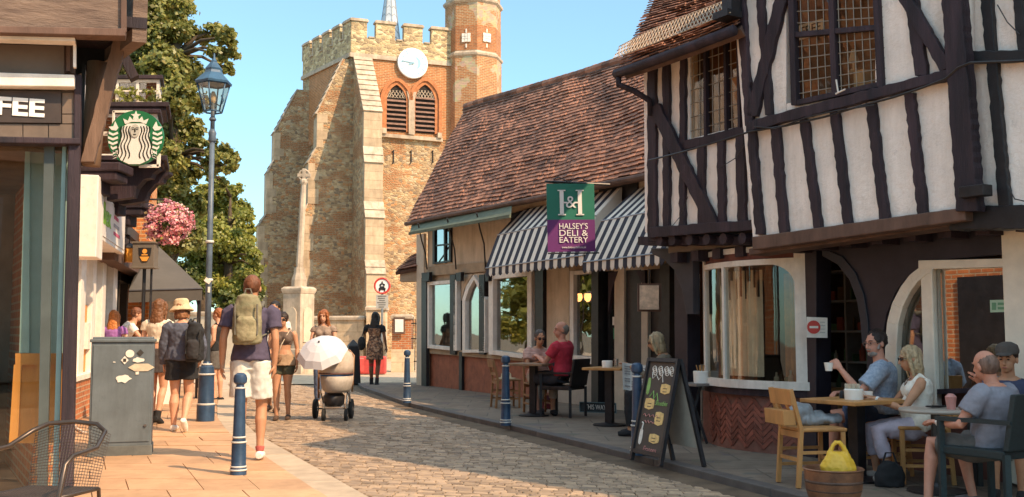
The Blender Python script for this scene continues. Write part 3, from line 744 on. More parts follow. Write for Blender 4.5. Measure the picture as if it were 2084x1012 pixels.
# no motor vehicles sign
sg = thing('road_sign', 'round red ringed no motor vehicles sign over a grey plate on a pole', 'road sign', (*wp(777, 33.5), 0))
mb = MB(); x, y = wp(777, 33.5); mb.tube([(x, y + .04, 0), (x, y + .04, at(777, 566, 33.5).z)], .035, 8); mb.build('pole', M_metal, sg)
MY = Matrix.Rotation(R(90), 3, 'X'); zc = at(777, 582, 33.5).z
mb = MB(); mb.lathe([(.255, -.01), (.255, .01)], (x, y, zc), 28, MY); mb.build('sign_face', mat('sign_white', (.85, .82, .76), .4, .02, 3, 0), sg)
mb = MB(); rg = [Vector((x + .245 * math.cos(t), y - .01, zc + .245 * math.sin(t))) for t in [i * math.pi / 14 for i in range(29)]]; mb.tube(rg, .035, 6, False); mb.build('red_ring', mat('sign_red', (.55, .04, .03), .4, .02, 3, 0), sg)
mb = MB()   # motorcycle above car pictogram
mb.box((x, y - .02, zc - .10), (.22, .01, .07)); mb.box((x, y - .02, zc - .04), (.15, .01, .05)); mb.box((x - .08, y - .02, zc - .16), (.04, .01, .05)); mb.box((x + .08, y - .02, zc - .16), (.04, .01, .05))
mb.box((x, y - .02, zc + .06), (.13, .01, .03)); mb.lathe([(.035, -.005), (.035, .005)], (x - .06, y - .02, zc + .03), 12, MY); mb.lathe([(.035, -.005), (.035, .005)], (x + .06, y - .02, zc + .03), 12, MY); mb.box((x, y - .02, zc + .11), (.04, .01, .07))
mb.build('pictogram', M_black, sg)
mb = MB(); mb.box((x, y, at(777, 614, 33.5).z), (.40, .02, .45)); mb.build('plate', mat('plate_grey', (.42, .40, .36), .6, .05, 5, .05), sg)
mb = MB()
for i in range(6): mb.box((x - .02 * (i % 2), y - .015, at(777, 603 + i * 4.4, 33.5).z), (.28 - .05 * (i % 3), .004, .025))
mb.build('plate_lines', mat('plate_dark', (.12, .11, .1), .6, .05, 5, .05), sg)

# ================================================================== TREES
def crown(blobs, n_leaf, size, seed=1, flat=.0):
    rng = np.random.default_rng(seed); V = []; 
    vol = np.array([b[3] ** 2 for b in blobs]); cnt = (vol / vol.sum() * n_leaf).astype(int)
    allc = []; alln = []
    for (x, y, z, r), c in zip(blobs, cnt):
        # sub-clumps spread over the blob, leaves around each
        ns = max(6, int(c / 45)); d = rng.normal(size=(ns, 3)); d /= np.linalg.norm(d, axis=1)[:, None]
        sc = np.array([x, y, z]) + d * (r * rng.uniform(.45, 1.05, (ns, 1))) * np.array([1, 1, .85])
        k = rng.integers(0, ns, c); p = sc[k] + rng.normal(size=(c, 3)) * r * .17 * np.array([1, 1, .7])
        nn = (d[k] + rng.normal(size=(c, 3)) * .75 + np.array([0, 0, .35])); nn /= np.linalg.norm(nn, axis=1)[:, None]
        allc.append(p); alln.append(nn)
    P = np.concatenate(allc); N = np.concatenate(alln); n = len(P)
    t = np.cross(N, rng.normal(size=(n, 3))); t /= np.linalg.norm(t, axis=1)[:, None]; b = np.cross(N, t)
    s = size * rng.uniform(.6, 1.3, (n, 1))
    A = P - t * s * .5; B = P + b * s * .36 + N * s * .08; C = P + t * s * .5; D = P - b * s * .36 + N * s * .08
    return np.stack([A, B, C, D], 1).reshape(-1, 3), n
def leafobj(name, blobs, n_leaf, size, m, parent, seed=1):
    V, n = crown(blobs, n_leaf, size, seed)
    if parent is not None:
        I = np.array(MW[parent.name].inverted()); V = V @ I[:3, :3].T + I[:3, 3]
    me = bpy.data.meshes.new(name); me.vertices.add(n * 4); me.vertices.foreach_set('co', V.astype('f').ravel())
    me.loops.add(n * 4); me.loops.foreach_set('vertex_index', np.arange(n * 4, dtype=np.int32)); me.polygons.add(n)
    me.polygons.foreach_set('loop_start', np.arange(0, n * 4, 4, dtype=np.int32)); me.update(calc_edges=True); me.validate()
    me.materials.append(m); o = bpy.data.objects.new(name, me); COL.objects.link(o); o.parent = parent; return o
LF1 = leafmat('limes_leaf', [(.20, .22, .055), (.30, .29, .08), (.13, .15, .04), (.38, .34, .10), (.18, .19, .05), (.27, .20, .05)], .38)
LF2 = leafmat('bush_leaf', [(.27, .30, .06), (.38, .38, .09), (.18, .22, .05), (.46, .42, .11)], .48)
LF3 = leafmat('dark_leaf', [(.08, .11, .03), (.13, .16, .04), (.06, .08, .025), (.17, .18, .05)], .25)
BARK = mat('bark', (.10, .07, .045), .95, .3, 5, .8, 20)
def tree(name, label, pxblobs, Y, base_px, n_leaf, size, m, tr=.3, seed=1, dy=1.6, group=None):
    rnd = random.Random(seed); b = at(base_px, 677, Y); b.z = -.05; t = thing(name, label, 'tree', b, group=group)
    bl = []
    for x, y, r in pxblobs:
        yy = Y + rnd.uniform(-dy, dy); q = at(x, y, yy); bl.append((q.x, q.y, q.z, r / F * yy))
    mb = MB(); top = max(q[2] for q in bl); low = min(q[2] - q[3] for q in bl); hz = max(1.2, low + .5)
    cx = sum(q[0] for q in bl) / len(bl); 
    spine = [Vector((b.x, b.y, -.05)), Vector((b.x + .05, b.y, hz * .6)), Vector((lerp(b.x, cx, .4), b.y, hz + (top - hz) * .3)), Vector((lerp(b.x, cx, .8), b.y, hz + (top - hz) * .65)), Vector((cx, b.y, top - .5))]
    mb.tube(spine, [tr * 1.25, tr, tr * .75, tr * .45, tr * .15], 10)
    for q in bl:
        e = Vector(q[:3]); s = min(spine[1:], key=lambda p: (p - e).length + max(0, p.z - e.z) * 2)
        md = s.lerp(e, .5) + Vector((0, 0, .25)); mb.tube([s, md, e], [tr * .3, tr * .16, .03], 6)
        for k in range(3):
            d = Vector((rnd.uniform(-1, 1), rnd.uniform(-1, 1), rnd.uniform(-.3, 1))).normalized() * q[3] * .8; mb.tube([md.lerp(e, .6), e + d], [.045, .012], 4)
    mb.build('trunk', BARK, t, smooth=True)
    leafobj('crown', bl, n_leaf, size, m, t, seed); return t
rt_ = random.Random(3)
b1 = [(300, 20, 45), (345, 15, 45), (275, 70, 40), (320, 80, 48), (365, 60, 34), (290, 130, 46), (340, 140, 44), (385, 150, 34), (440, 62, 22), (410, 78, 20), (462, 75, 22), (470, 105, 18), (440, 110, 20), (462, 142, 17),
      (300, 190, 48), (350, 200, 44), (390, 205, 30), (300, 250, 45), (350, 262, 42), (395, 262, 26), (310, 310, 44), (345, 322, 34), (405, 300, 24), (445, 310, 26), (468, 322, 22), (430, 340, 22), (470, 348, 14), (455, 372, 10), (320, 370, 46), (385, 352, 24), (360, 385, 34), (300, 420, 44), (350, 440, 44), (395, 418, 28), (335, 490, 42), (380, 480, 34), (300, -40, 60), (350, -60, 50), (250, 40, 50), (250, 120, 50), (240, 220, 50), (245, 320, 50), (255, 420, 50)]
tree('lime_tree', 'towering olive green tree rising behind the street lamp', b1, 38, 330, 105000, .19, LF1, .38, 11)
b2 = [(430, 395, 26), (455, 405, 28), (480, 430, 28), (425, 430, 36), (460, 455, 36), (495, 470, 22), (420, 480, 40), (470, 500, 38), (505, 510, 18), (425, 530, 38), (470, 550, 40), (505, 560, 22), (430, 585, 34), (480, 595, 34), (390, 500, 30), (385, 560, 34), (515, 520, 16), (520, 545, 16), (518, 580, 18), (500, 600, 22), (512, 490, 12), (500, 440, 18), (515, 610, 18), (440, 370, 18), (470, 385, 20)]
tree('field_maple', 'rounded yellow green tree left of the church tower', b2, 46, 460, 52000, .18, LF2, .25, 5)
tree('garden_tree', 'broad leafy tree standing behind the coffee shop', [(x, y, 75) for x in (-160, -60, 40, 95) for y in (130, 230, 330, 440, 540, 630)], 31, 0, 30000, .26, LF2, .25, 21)
tree('garden_tree', 'leafy tree farther back behind the coffee shop', [(x, y, 80) for x in (-420, -300, -220) for y in (130, 230, 330, 440, 540, 630)], 30, -300, 28000, .26, LF1, .25, 22)
b3 = [(395, 590, 22), (430, 600, 24), (460, 612, 22), (500, 610, 24), (520, 600, 18), (360, 600, 26), (330, 590, 26), (300, 600, 26), (280, 560, 30), (260, 600, 30), (330, 560, 28), (370, 560, 28)]
tree('yew_tree', 'low dark green yew against the pale boundary wall', b3, 44.5, 420, 16000, .17, LF3, .25, 8, dy=.8)
# ================================================================== LONG LOW DELI BUILDING (B2)
q0 = G(869, 789, 0); W2 = Wall((q0.x, q0.y), (1032, -2084)); d2, n2 = W2.d, W2.n      # u grows towards the camera
B2 = thing('deli_building', 'long low timber framed deli with a sagging red brown tiled roof', 'building', (q0.x, q0.y, 0))
LEN2 = 13.2
def u2(px, off=0): return W2.uz(px, 677, off)[0]
dk = MB(); wh = MB(); crm = MB(); hung = MB(); bgm = MB(); gry = MB()
# eave and ridge in 3D
eave_px = [(830, 452), (900, 437), (1000, 418), (1110, 396), (1210, 374), (1320, 352)]
EO = .35
eave = [W2.hit(x, y, EO) for x, y in eave_px]
ez = [p.z for p in eave]
for k in (1, 2, 3): eave.append(eave[5] + d2 * (1.1 * k) + Vector((0, 0, .0)))
ridge_px = [(948, 218), (985, 206), (1040, 192), (1110, 172), (1180, 152), (1240, 132), (1300, 117)]
ridge = [W2.hit(x, y, -1.95) for x, y in ridge_px]
ridge += [ridge[-1] + d2 * 1.3 + Vector((0, 0, .06)), ridge[-1] + d2 * 4.6 + Vector((0, 0, .12))]
def resample(pl, n):
    ds = [0]
    for a, b in zip(pl, pl[1:]): ds.append(ds[-1] + (b - a).length)
    out = []
    for i in range(n + 1):
        t = ds[-1] * i / n
        for k in range(len(pl) - 1):
            if t <= ds[k + 1] + 1e-9: out.append(pl[k].lerp(pl[k + 1], (t - ds[k]) / (ds[k + 1] - ds[k]))); break
        else: out.append(pl[-1])
    return out
def tiled(name, low, high, parent, m, gauge=.11, tw=.17, th=.014, seed=1, sag=.05):
    rnd = random.Random(seed); mb = MB(); N = 60; lo = resample(low, N); hi = resample(high, N)
    slope = sum((a - b).length for a, b in zip(lo, hi)) / len(lo); rows = int(slope / gauge)
    ln = sum((a - b).length for a, b in zip(lo, lo[1:]))
    def S_(s, t):
        s = max(0, min(.99999, s)) * N; i = int(s); f = s - i
        p = lo[i].lerp(lo[i + 1], f).lerp(hi[i].lerp(hi[i + 1], f), t)
        return p
    nrm = (lo[-1] - lo[0]).cross(hi[0] - lo[0]).normalized()
    if nrm.z < 0: nrm = -nrm
    for r in range(rows + 1):
        t0 = r / (rows + 1); s = -rnd.uniform(0, tw / ln); wv = rnd.uniform(-.004, .004)
        while s < 1:
            w = tw * rnd.uniform(.94, 1.04) / ln; e = min(1, s + w - .006 / ln); b = max(0, s)
            if e - b > .01 / ln:
                t1 = min(1, t0 + 1.35 / (rows + 1)); q = noise.noise(Vector((b * ln * .9, t0 * 4, 3)))
                bow = nrm * (sag * q); lift = .034 + rnd.uniform(-.004, .007) + wv; tl = rnd.uniform(-.012, .012) / slope; x = rnd.uniform(-.004, .004)
                A = [S_(b, t0 + tl) + bow + nrm * (lift + x), S_(e, t0 + tl) + bow + nrm * (lift - x), S_(e, t1) + bow + nrm * .004, S_(b, t1) + bow + nrm * .004]
                mb.hexa([a - nrm * th for a in A], A)
            s += w
    o = mb.build(name, m, parent, uv=False)
    # underlay
    mb = MB(); st = 12
    for i in range(st):
        a, b = S_(i / st, 0), S_((i + 1) / st, 0); c, d = S_((i + 1) / st, 1), S_(i / st, 1); mb.hexa([q - nrm * (.1 + sag) for q in (a, b, c, d)], [q - nrm * (.02 + sag * .6) for q in (a, b, c, d)])
    mb.build('roof_deck', M_brown, parent); return o
TILE = mat('clay_tiles', (.37, .165, .095), .85, .22, 1.4, .5, 60, island=.55, c2=(.16, .08, .055))
tiled('roof', eave, ridge, B2, TILE, .132, .17, seed=2, th=.02)
back = [p - n2 * 4.6 for p in eave]
tiled('roof', [Vector((p.x, p.y, p.z)) for p in back[::-1]], ridge[::-1], B2, TILE, .5, .6, seed=3)
mb = MB(); rp = resample(ridge, 40)
for a, b in zip(rp, rp[1:]): mb.tube([a + Vector((0, 0, .0)), b + Vector((0, 0, .012))], .10, 8)
mb.build('ridge_tiles', TILE, B2)
# far gable wall
g0 = W2.p(-.02, 0, 0); Hh = 3.75
mb = MB(); mb.prism([g0, g0 - n2 * 4.2, g0 - n2 * 4.2 + Vector((0, 0, Hh)), g0 - n2 * 2 + Vector((0, 0, 6.0)), g0 + Vector((0, 0, Hh))], d2 * .12); mb.build('gable_wall', M_cream, B2)
mb = MB(); e0 = W2.p(LEN2, 0, 0)
mb.prism([e0, e0 - n2 * 4.2, e0 - n2 * 4.2 + Vector((0, 0, Hh)), e0 - n2 * 2 + Vector((0, 0, 6.3)), e0 + Vector((0, 0, Hh))], -d2 * .12)
mb.prism([W2.p(u, z, -4.2) for u, z in ((0, 0), (LEN2, 0), (LEN2, Hh), (0, Hh))], -n2 * .15); mb.each('back_wall', M_brown, B2)
mb = MB(); mb.prism([W2.p(.1, 2.62, -.14), W2.p(LEN2, 2.62, -.14), W2.p(LEN2, 2.62, -4.2), W2.p(.1, 2.62, -4.2)], Vector((0, 0, .1)))
mb.prism([W2.p(.1, 0.02, -.14), W2.p(LEN2, .02, -.14), W2.p(LEN2, .02, -4.2), W2.p(.1, .02, -4.2)], Vector((0, 0, .1)))
mb.prism([W2.p(.1, 0.12, -3.0), W2.p(LEN2, .12, -3.0), W2.p(LEN2, 2.62, -3.0), W2.p(.1, 2.62, -3.0)], -n2 * .1)
mb.each('interior_lining', M_int, B2)
def strip(mb, u0, u1, z0, z1, off=-.12, th=.12): mb.prism([W2.p(u, z, off) for u, z in ((u0, z0), (u1, z0), (u1, z1), (u0, z1))], n2 * th)
# upper wall plaster panel and window
zl = W2.uz(900, 548)[1]
strip(crm, 0.001, LEN2 - .2, zl, 3.85)
# horizontal lintel beam
poly(bgm, W2, [(856, 545), (992, 534), (992, 553), (856, 563)], .002, .05)
# end post
poly(wh, W2, [(853, 478), (868, 476), (868, 792), (853, 790)], .0, .07)
poly(dk, W2, [(863, 566), (873, 565), (873, 792), (863, 791)], .055, .07)
# piers between windows
for x in (938, 998): poly(dk, W2, [(x - 6, 560), (x + 5, 559), (x + 5, 722), (x - 6, 721)], -.1, .2)
for x0, x1 in ((860, 884), (930, 949), (990, 1006)): poly(dk, W2, [(x0 + 4, 556), (x1 - 4, 554), (x1 - 5, 572), (x0 + 5, 573)], .11, .08)
poly(bgm, W2, [(868, 560), (1092, 538), (1092, 560), (868, 577)], -.12, .11)
poly(bgm, W2, [(870, 708), (1092, 722), (1092, 736), (870, 718)], -.12, .16)
# tile hung plinth
poly(hung, W2, [(870, 716), (1092, 736), (1092, 815), (870, 788)], -.12, .10)
poly(dk, W2, [(938, 716), (944, 717), (944, 800), (938, 799)], -.0, .05)
# windows : frames (white) + glass
gl = []
def win2(q, wd, off=.0, th=.06, bot=None, gm=None, name='window', par=None, w=None, extra=None, fm=None):
    w = w or W2; mb = MB(); frame(mb, w, q, wd, off, th, bot)
    if extra: extra(mb)
    o = mb.build(name, fm or M_white, par or B2, bevel=.004)
    g = MB(); x = wd * .6; (a, b), (c, d), (e, f), (h, i) = q
    poly(g, w, [(a + x, b + x), (c - x, d + x), (e - x, f - x), (h + x, i - x)], off + .015, .008); g.build('glass', gm or M_glassr, o); return o
win2([(874, 574), (938, 570), (938, 714), (874, 709)], 7, .0, .1)
def arch_w(px0, px1, yt, ys, yb, wd):
    m = (px0 + px1) / 2; L_ = [(px0, yb), (px0, ys), (px0 + (m - px0) * .35, lerp(ys, yt, .55)), (m - 1, yt), (px1 - (px1 - m) * .35, lerp(ys, yt, .55)), (px1, ys), (px1, yb)]; return L_
mb = MB(); A = arch_w(949, 996, 560, 610, 718, 0); I_ = [(955, 712), (955, 613), (962, 590), (973, 570), (983, 590), (991, 613), (991, 712)]
for i in range(len(A) - 1): poly(mb, W2, [A[i], A[i + 1], I_[i + 1], I_[i]], 0, .1)
poly(mb, W2, [A[0], I_[0], I_[-1], A[-1]], 0, .1); o = mb.build('window', M_white, B2, bevel=.004)
mb = MB(); poly(mb, W2, I_, .015, .008); mb.build('glass', M_glassr, o)
mb = MB(); poly(mb, W2, [(949, 560), (972, 558), (955, 588), (949, 612)], -.1, .12); poly(mb, W2, [(974, 558), (996, 556), (996, 612), (990, 588)], -.1, .12); mb.each('spandrel', M_cream, B2)
win2([(1004, 560), (1092, 552), (1092, 731), (1004, 722)], 9, .0, .11)
# right hand part of the ground floor
poly(crm, W2, [(1090, 552), (1108, 550), (1108, 738), (1090, 735)], -.12, .13)
poly(dk, W2, [(1107, 546), (1124, 545), (1124, 826), (1107, 824)], -.12, .2)
poly(crm, W2, [(1125, 548), (1171, 545), (1171, 742), (1125, 738)], -.12, .13)
poly(gry, W2, [(1092, 740), (1236, 752), (1236, 836), (1092, 815)], -.12, .11)
win2([(1168, 552), (1226, 548), (1226, 742), (1168, 737)], 8, .0, .09, 14)
poly(dk, W2, [(1226, 545), (1240, 545), (1240, 836), (1226, 835)], -.1, .22)
poly(bgm, W2, [(1090, 536), (1410, 512), (1410, 545), (1090, 560)], -.12, .115)
# door
dr = MB(); frame(dr, W2, [(1243, 552), (1266, 550), (1266, 842), (1243, 839)], 5, -.1, .06); o = dr.build('door', M_black, B2)
mb = MB(); poly(mb, W2, [(1246, 556), (1263, 555), (1263, 835), (1246, 832)], -.08, .008); mb.build('glass', M_glass, o)
mb = MB(); poly(mb, W2, [(1247, 645), (1261, 645), (1261, 662), (1247, 662)], -.07, .006); mb.build('wifi_sticker', M_white, o)
mb = MB(); poly(mb, W2, [(1249, 668), (1262, 668), (1262, 690), (1249, 690)], -.07, .006); mb.build('green_sticker', mat('sticker_green', (.06, .30, .14), .5, .05, 5, 0), o)
poly(wh, W2, [(1265, 545), (1285, 544), (1285, 848), (1265, 845)], -.12, .14)
poly(dk, W2, [(1285, 545), (1318, 543), (1318, 856), (1285, 850)], -.12, .1)
poly(wh, W2, [(1318, 548), (1331, 547), (1331, 858), (1318, 856)], -.12, .12)
poly(dk, W2, [(1331, 540), (1376, 538), (1376, 866), (1331, 860)], -.12, .06); poly(dk, W2, [(1358, 538), (1378, 536), (1378, 866), (1358, 864)], -.06, .14)
poly(crm, W2, [(1378, 545), (1395, 543), (1395, 870), (1378, 867)], -.12, .1)
win2([(1395, 560), (1425, 558), (1425, 740), (1395, 736)], 5, -.02, .06)
poly(gry, W2, [(1395, 738), (1440, 742), (1440, 880), (1395, 872)], -.12, .11)
mb = MB()
poly(mb, W2, [(1243, 556), (1262, 552), (1250, 590), (1243, 640)], -.02, .05); poly(mb, W2, [(1300, 552), (1318, 550), (1318, 590), (1308, 570)], .0, .05)
mb.each('curved_brace', M_oak, B2)
crm.each('plaster_panels', M_cream, B2); bgm.each('lintel_boards', mat('beige_board', (.42, .31, .20), .8, .15, 3, .3), B2); wh.each('pale_post', mat('pale_post', (.60, .50, .38), .7, .1, 4, .2), B2)
dk.each('dark_post', M_black, B2); hung.each('panelled_plinth', mat('hung_plinth', (.34, .115, .06), .7, .25, 6, .5, 30, c2=(.20, .07, .04)), B2); gry.each('grey_plinth', mat('grey_render', (.42, .37, .31), .9, .1, 3, .4), B2)
# upper opening lights
mb = MB(); frame(mb, W2, [(884, 464), (921, 460), (921, 534), (884, 538)], 4, .001, .05); beam(mb, W2, 908, 462, 908, 536, 3, .001, .045); beam(mb, W2, 890, 500, 918, 497, 3, .001, .044)
o = mb.build('casement_window', M_black, B2); mb = MB(); poly(mb, W2, [(887, 467), (918, 463), (918, 531), (887, 535)], .001, .012); mb.build('glass', glass('dark_glass', (.1, .1, .1), .3), o)
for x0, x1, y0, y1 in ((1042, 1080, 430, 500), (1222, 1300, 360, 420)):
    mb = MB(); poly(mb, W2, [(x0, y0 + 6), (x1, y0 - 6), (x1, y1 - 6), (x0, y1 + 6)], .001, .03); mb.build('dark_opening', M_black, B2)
# porch roof at the far end
PR = thing('porch', 'small tiled lean to roof at the far end of the deli', 'porch', (q0.x - .6, q0.y + .4, 0)); yA = 24.9
lo = [at(804, 552, yA), at(858, 541, yA)]; hi = [at(835, 523, yA + .6), at(862, 505, yA + .6)]
tiled('roof', lo, hi, PR, TILE, .11, .17, seed=5, sag=.01)
mb = MB(); mb.prism([at(814, 552, yA + .1), at(866, 546, yA + .1), at(866, 572, yA + .1), at(814, 573, yA + .1)], Vector((0, .5, 0))); mb.build('soffit_box', mat('tan_board', (.50, .38, .26), .8, .1, 4, .2), PR)
mb = MB(); mb.prism([at(852, 570, yA + .1), at(866, 570, yA + .1), at(866, 787, yA + .1), at(852, 787, yA + .1)], Vector((0, .3, 0))); mb.build('post', MATS['pale_post'], PR)
# gutter
mb = MB(); gp = [e + n2 * .05 - Vector((0, 0, .05)) for e in resample(eave, 12)]; mb.tube(gp, .05, 8); mb.build('gutter', M_brown, B2)
# green folded awning
GA = thing('folded_awning', 'closed dark green awning along the eave of the deli', 'awning', W2.hit(940, 450, .3)); mb = MB()
a, b = W2.hit(838, 458, .35), W2.hit(1042, 414, .35); c_, d_ = W2.hit(1040, 437, .62), W2.hit(834, 473, .62)
mb.hexa([q - Vector((0, 0, .03)) for q in (a, b, c_, d_)], [a, b, c_, d_]); mb.prism([d_, c_, c_ - Vector((0, 0, .06)), d_ - Vector((0, 0, .06))], n2 * .03); mb.build('canvas', mat('green_canvas', (.13, .15, .10), .8, .15, 4, .3), GA)
mb = MB()
for x in (866, 925, 985):
    y0 = 470 - (x - 850) * .18
    mb.tube([W2.hit(x - 15, y0 - 12, .55), W2.hit(x - 8, y0 + 22, .4), W2.hit(x, y0 + 50, .25), W2.hit(x + 3, 548, .1)], .018, 6)
mb.each('awning_arm', M_dmetal, GA)
# striped awnings
def stripe_awn(name, label, u0, u1, z_t, z_c, z_b, o_c, o_b, n, scal=True, group='striped awnings over the deli front', o_t=.06):
    t = thing(name, label, 'awning', W2.p((u0 + u1) / 2, z_b, o_b), group=group); A = MB(); Bm = MB(); k = 0; step = (u1 - u0) / n
    for i in range(n):
        ua, ub = u0 + i * step + .0005, u0 + (i + 1) * step; M_ = (A, Bm)[i % 2]
        def ln(z, o, nm=.012): return [W2.p(ua, z, o), W2.p(ub, z, o)]
        P_ = [(z_t, o_t), (z_c, o_c), (z_b, o_b), (z_b - .13, o_b + .005)]
        for (za, oa), (zb_, ob) in zip(P_, P_[1:]):
            a, b = ln(za, oa); d, c = ln(zb_, ob); nn = (b - a).cross(d - a).normalized() * .008
            if zb_ < z_b - .05 and scal:
                mids = [W2.p(lerp(ua, ub, s), zb_ - .05 * math.sin(math.pi * s) - .0, ob) for s in (0, .25, .5, .75, 1)]
                M_.prism([a] + mids + [b], nn if nn.length else n2 * .01)
            else: M_.hexa([q - nn for q in (a, b, c, d)], [a, b, c, d])
    # end cheeks
    A.build('dark_stripes', mat('awning_navy', (.035, .035, .05), .8, .1, 5, .2, 80), t); Bm.build('pale_stripes', mat('awning_white', (.78, .72, .62), .8, .06, 5, .2, 80), t)
    for ue, s in ((u0, -1), (u1, 1)):
        mb = MB(); mb.prism([W2.p(ue, z_t, o_t), W2.p(ue, z_c, o_c), W2.p(ue, z_b, o_b), W2.p(ue, z_b, .1)], d2 * s * .006); mb.build('end_panel', MATS['awning_white'], t)
    mb = MB(); mb.tube([W2.p(u0, z_b - .01, o_b + .005), W2.p(u1, z_b - .01, o_b + .005)], .012, 6); mb.tube([W2.p(u0, z_c, o_c + .01), W2.p(u1, z_c, o_c + .01)], .012, 6)
    for ue in (u0 + .05, u1 - .05): mb.tube([W2.p(ue, z_b, o_b - .02), W2.p(ue, z_b - .02, .02)], .012, 6)
    mb.build('awning_frame', M_metal, t); return t
oT, oC, oB = .06, .55, .8
def uu(px, py, o): return W2.uz(px, py, o)
ua = uu(989, 545, oB)[0]; ub = uu(1187, 540, oB)[0]
stripe_awn('striped_awning', 'black and white striped awning left of the hanging deli banner', ua, ub, uu(1060, 430, oT)[1], uu(1007, 480, oC)[1], uu(989, 545, oB)[1], oC, oB, 26)
ua = uu(1186, 535, oB + .25)[0]; ub = uu(1352, 522, oB + .25)[0]
stripe_awn('striped_awning', 'black and white striped awning right of the hanging deli banner', ua, ub, uu(1240, 398, oT)[1], uu(1216, 453, oC + .1)[1], uu(1186, 533, oB + .25)[1], oC + .15, oB + .25, 19)
# banner
BY = 14.2; bn = thing('hanging_banner', 'green and purple hanging deli banner with white lettering between the striped awnings', 'banner', at(1161, 510, BY))
tl, tr_, br_, bl_ = at(1112, 374, BY), at(1209, 374, BY + .05), at(1212, 512, BY + .05), at(1115, 513, BY)
ml, mr = tl.lerp(bl_, .53), tr_.lerp(br_, .53)
bx_ = (tr_ - tl).normalized(); bz_ = (tl - bl_).normalized(); by_ = bx_.cross(bz_)
mb = MB(); mb.prism([tl, tr_, mr, ml], -by_ * .02); mb.build('green_panel', mat('banner_green', (.02, .17, .115), .6, .05, 4, .08), bn)
mb = MB(); mb.prism([ml, mr, br_, bl_], -by_ * .02); mb.build('purple_panel', mat('banner_purple', (.14, .025, .15), .6, .05, 4, .08), bn)
BW = mat('banner_white', (.80, .78, .74), .6, .02, 4, 0)
cm = (tl + tr_) / 2; hb = (tl - bl_).length; bw = (tr_ - tl).length; fo = by_ * .012
lt = MB(); hc = cm - bz_ * hb * .28
for s in (-1, 1):
    x = hc + bx_ * s * bw * .19 + fo; lt.bar(x - bz_ * .17, x + bz_ * .17, .055, .008, by_)
    for zt in (-.17, .17): lt.bar(x - bx_ * .055 + bz_ * zt, x + bx_ * .055 + bz_ * zt, .016, .008, by_)
lt.build('monogram', BW, bn)
text3d('lettering', '&', hc + fo * 1.2, bx_, bz_, .24, BW, bn)
lt = MB(); lt.bar(hc - bx_ * bw * .17 + fo, hc - bx_ * bw * .07 + fo, .02, .008, by_); lt.bar(hc + bx_ * bw * .08 + fo, hc + bx_ * bw * .17 + fo, .02, .008, by_); lt.build('monogram_bar', BW, bn)
for i, (tx, fr_, sz) in enumerate((("HALSEY'S", .63, .115), ("DELI &", .73, .12), ("EATERY", .83, .115), ("www.halseysdeli.co.uk", .935, .045))):
    text3d('lettering', tx, cm - bz_ * hb * fr_ + fo + bx_ * .03, bx_, bz_, sz, BW, bn, width=(.40, .40, .40, .34)[i])
mb = MB(); w_ = W2.hit(1215, 366, .02); mb.tube([tl + bz_ * .03 - bx_ * .02, tr_ + bz_ * .03 + bx_ * .25 + Vector((0, .3, 0))], .018, 8); mb.tube([bl_ - bz_ * .02, br_ - bz_ * .02 + bx_ * .05], .012, 6)
sc__ = [tl.lerp(tr_, .15) + bz_ * (.06 + .03 * math.sin(t)) + bx_ * (t * .045) for t in [i * .7 for i in range(18)]]; mb.tube(sc__, .008, 5); mb.each('bracket', M_dmetal, bn)
# framed menu
mn = thing('menu_case', 'square framed menu case hung beside the deli door', 'menu', W2.hit(1322, 635, .8)); mY = 13.6
q = [at(1298, 577, mY + .1), at(1346, 577, mY), at(1346, 635, mY), at(1298, 634, mY + .1)]
mb = MB(); mb.prism(q, Vector((0, .05, 0))); mb.build('case_frame', M_brown, mn)
q = [at(1302, 581, mY + .06), at(1341, 581, mY - .03), at(1341, 630, mY - .03), at(1302, 630, mY + .06)]; mb = MB(); mb.prism(q, Vector((0, .02, 0))); mb.build('menu_sheet', mat('menu_paper', (.75, .58, .42), .4, .25, 9, .1), mn)
mb = MB(); mb.tube([at(1322, 548, mY + .05), at(1322, 577, mY + .05)], .012, 6); mb.build('hanger', M_dmetal, mn)
# lamps & bottles seen inside
for px in (1178, 1196):
    p = W2.hit(px, 604, -.9); t = thing('pendant_lamp', 'glowing amber pendant lamp behind the deli window, %s one' % ('left' if px == 1178 else 'right'), 'lamp', p)
    mb = MB(); mb.ell(p, (.07, .07, .10)); mb.build('bulb', emis('amber_bulb', (1, .38, .12), 4), t, smooth=True)
    mb = MB(); mb.tube([p + Vector((0, 0, .1)), p + Vector((0, 0, .9))], .008, 5); mb.lathe([(.02, .16), (.05, .10), (.055, .06)], p, 12); mb.build('flex', M_black, t)

# ================================================================== TUDOR JETTIED HOUSE (B1)
W1 = Wall((2.28, 11.9), (.512, -.859)); d1, n1 = W1.d, W1.n
B1 = thing('tudor_house', 'crooked black and white timber framed house jettied over the cafe tables', 'house', (2.28, 11.9, 0))
OA, OBb, OC = .50, .68, .60
oak = MB(); oakb = MB()
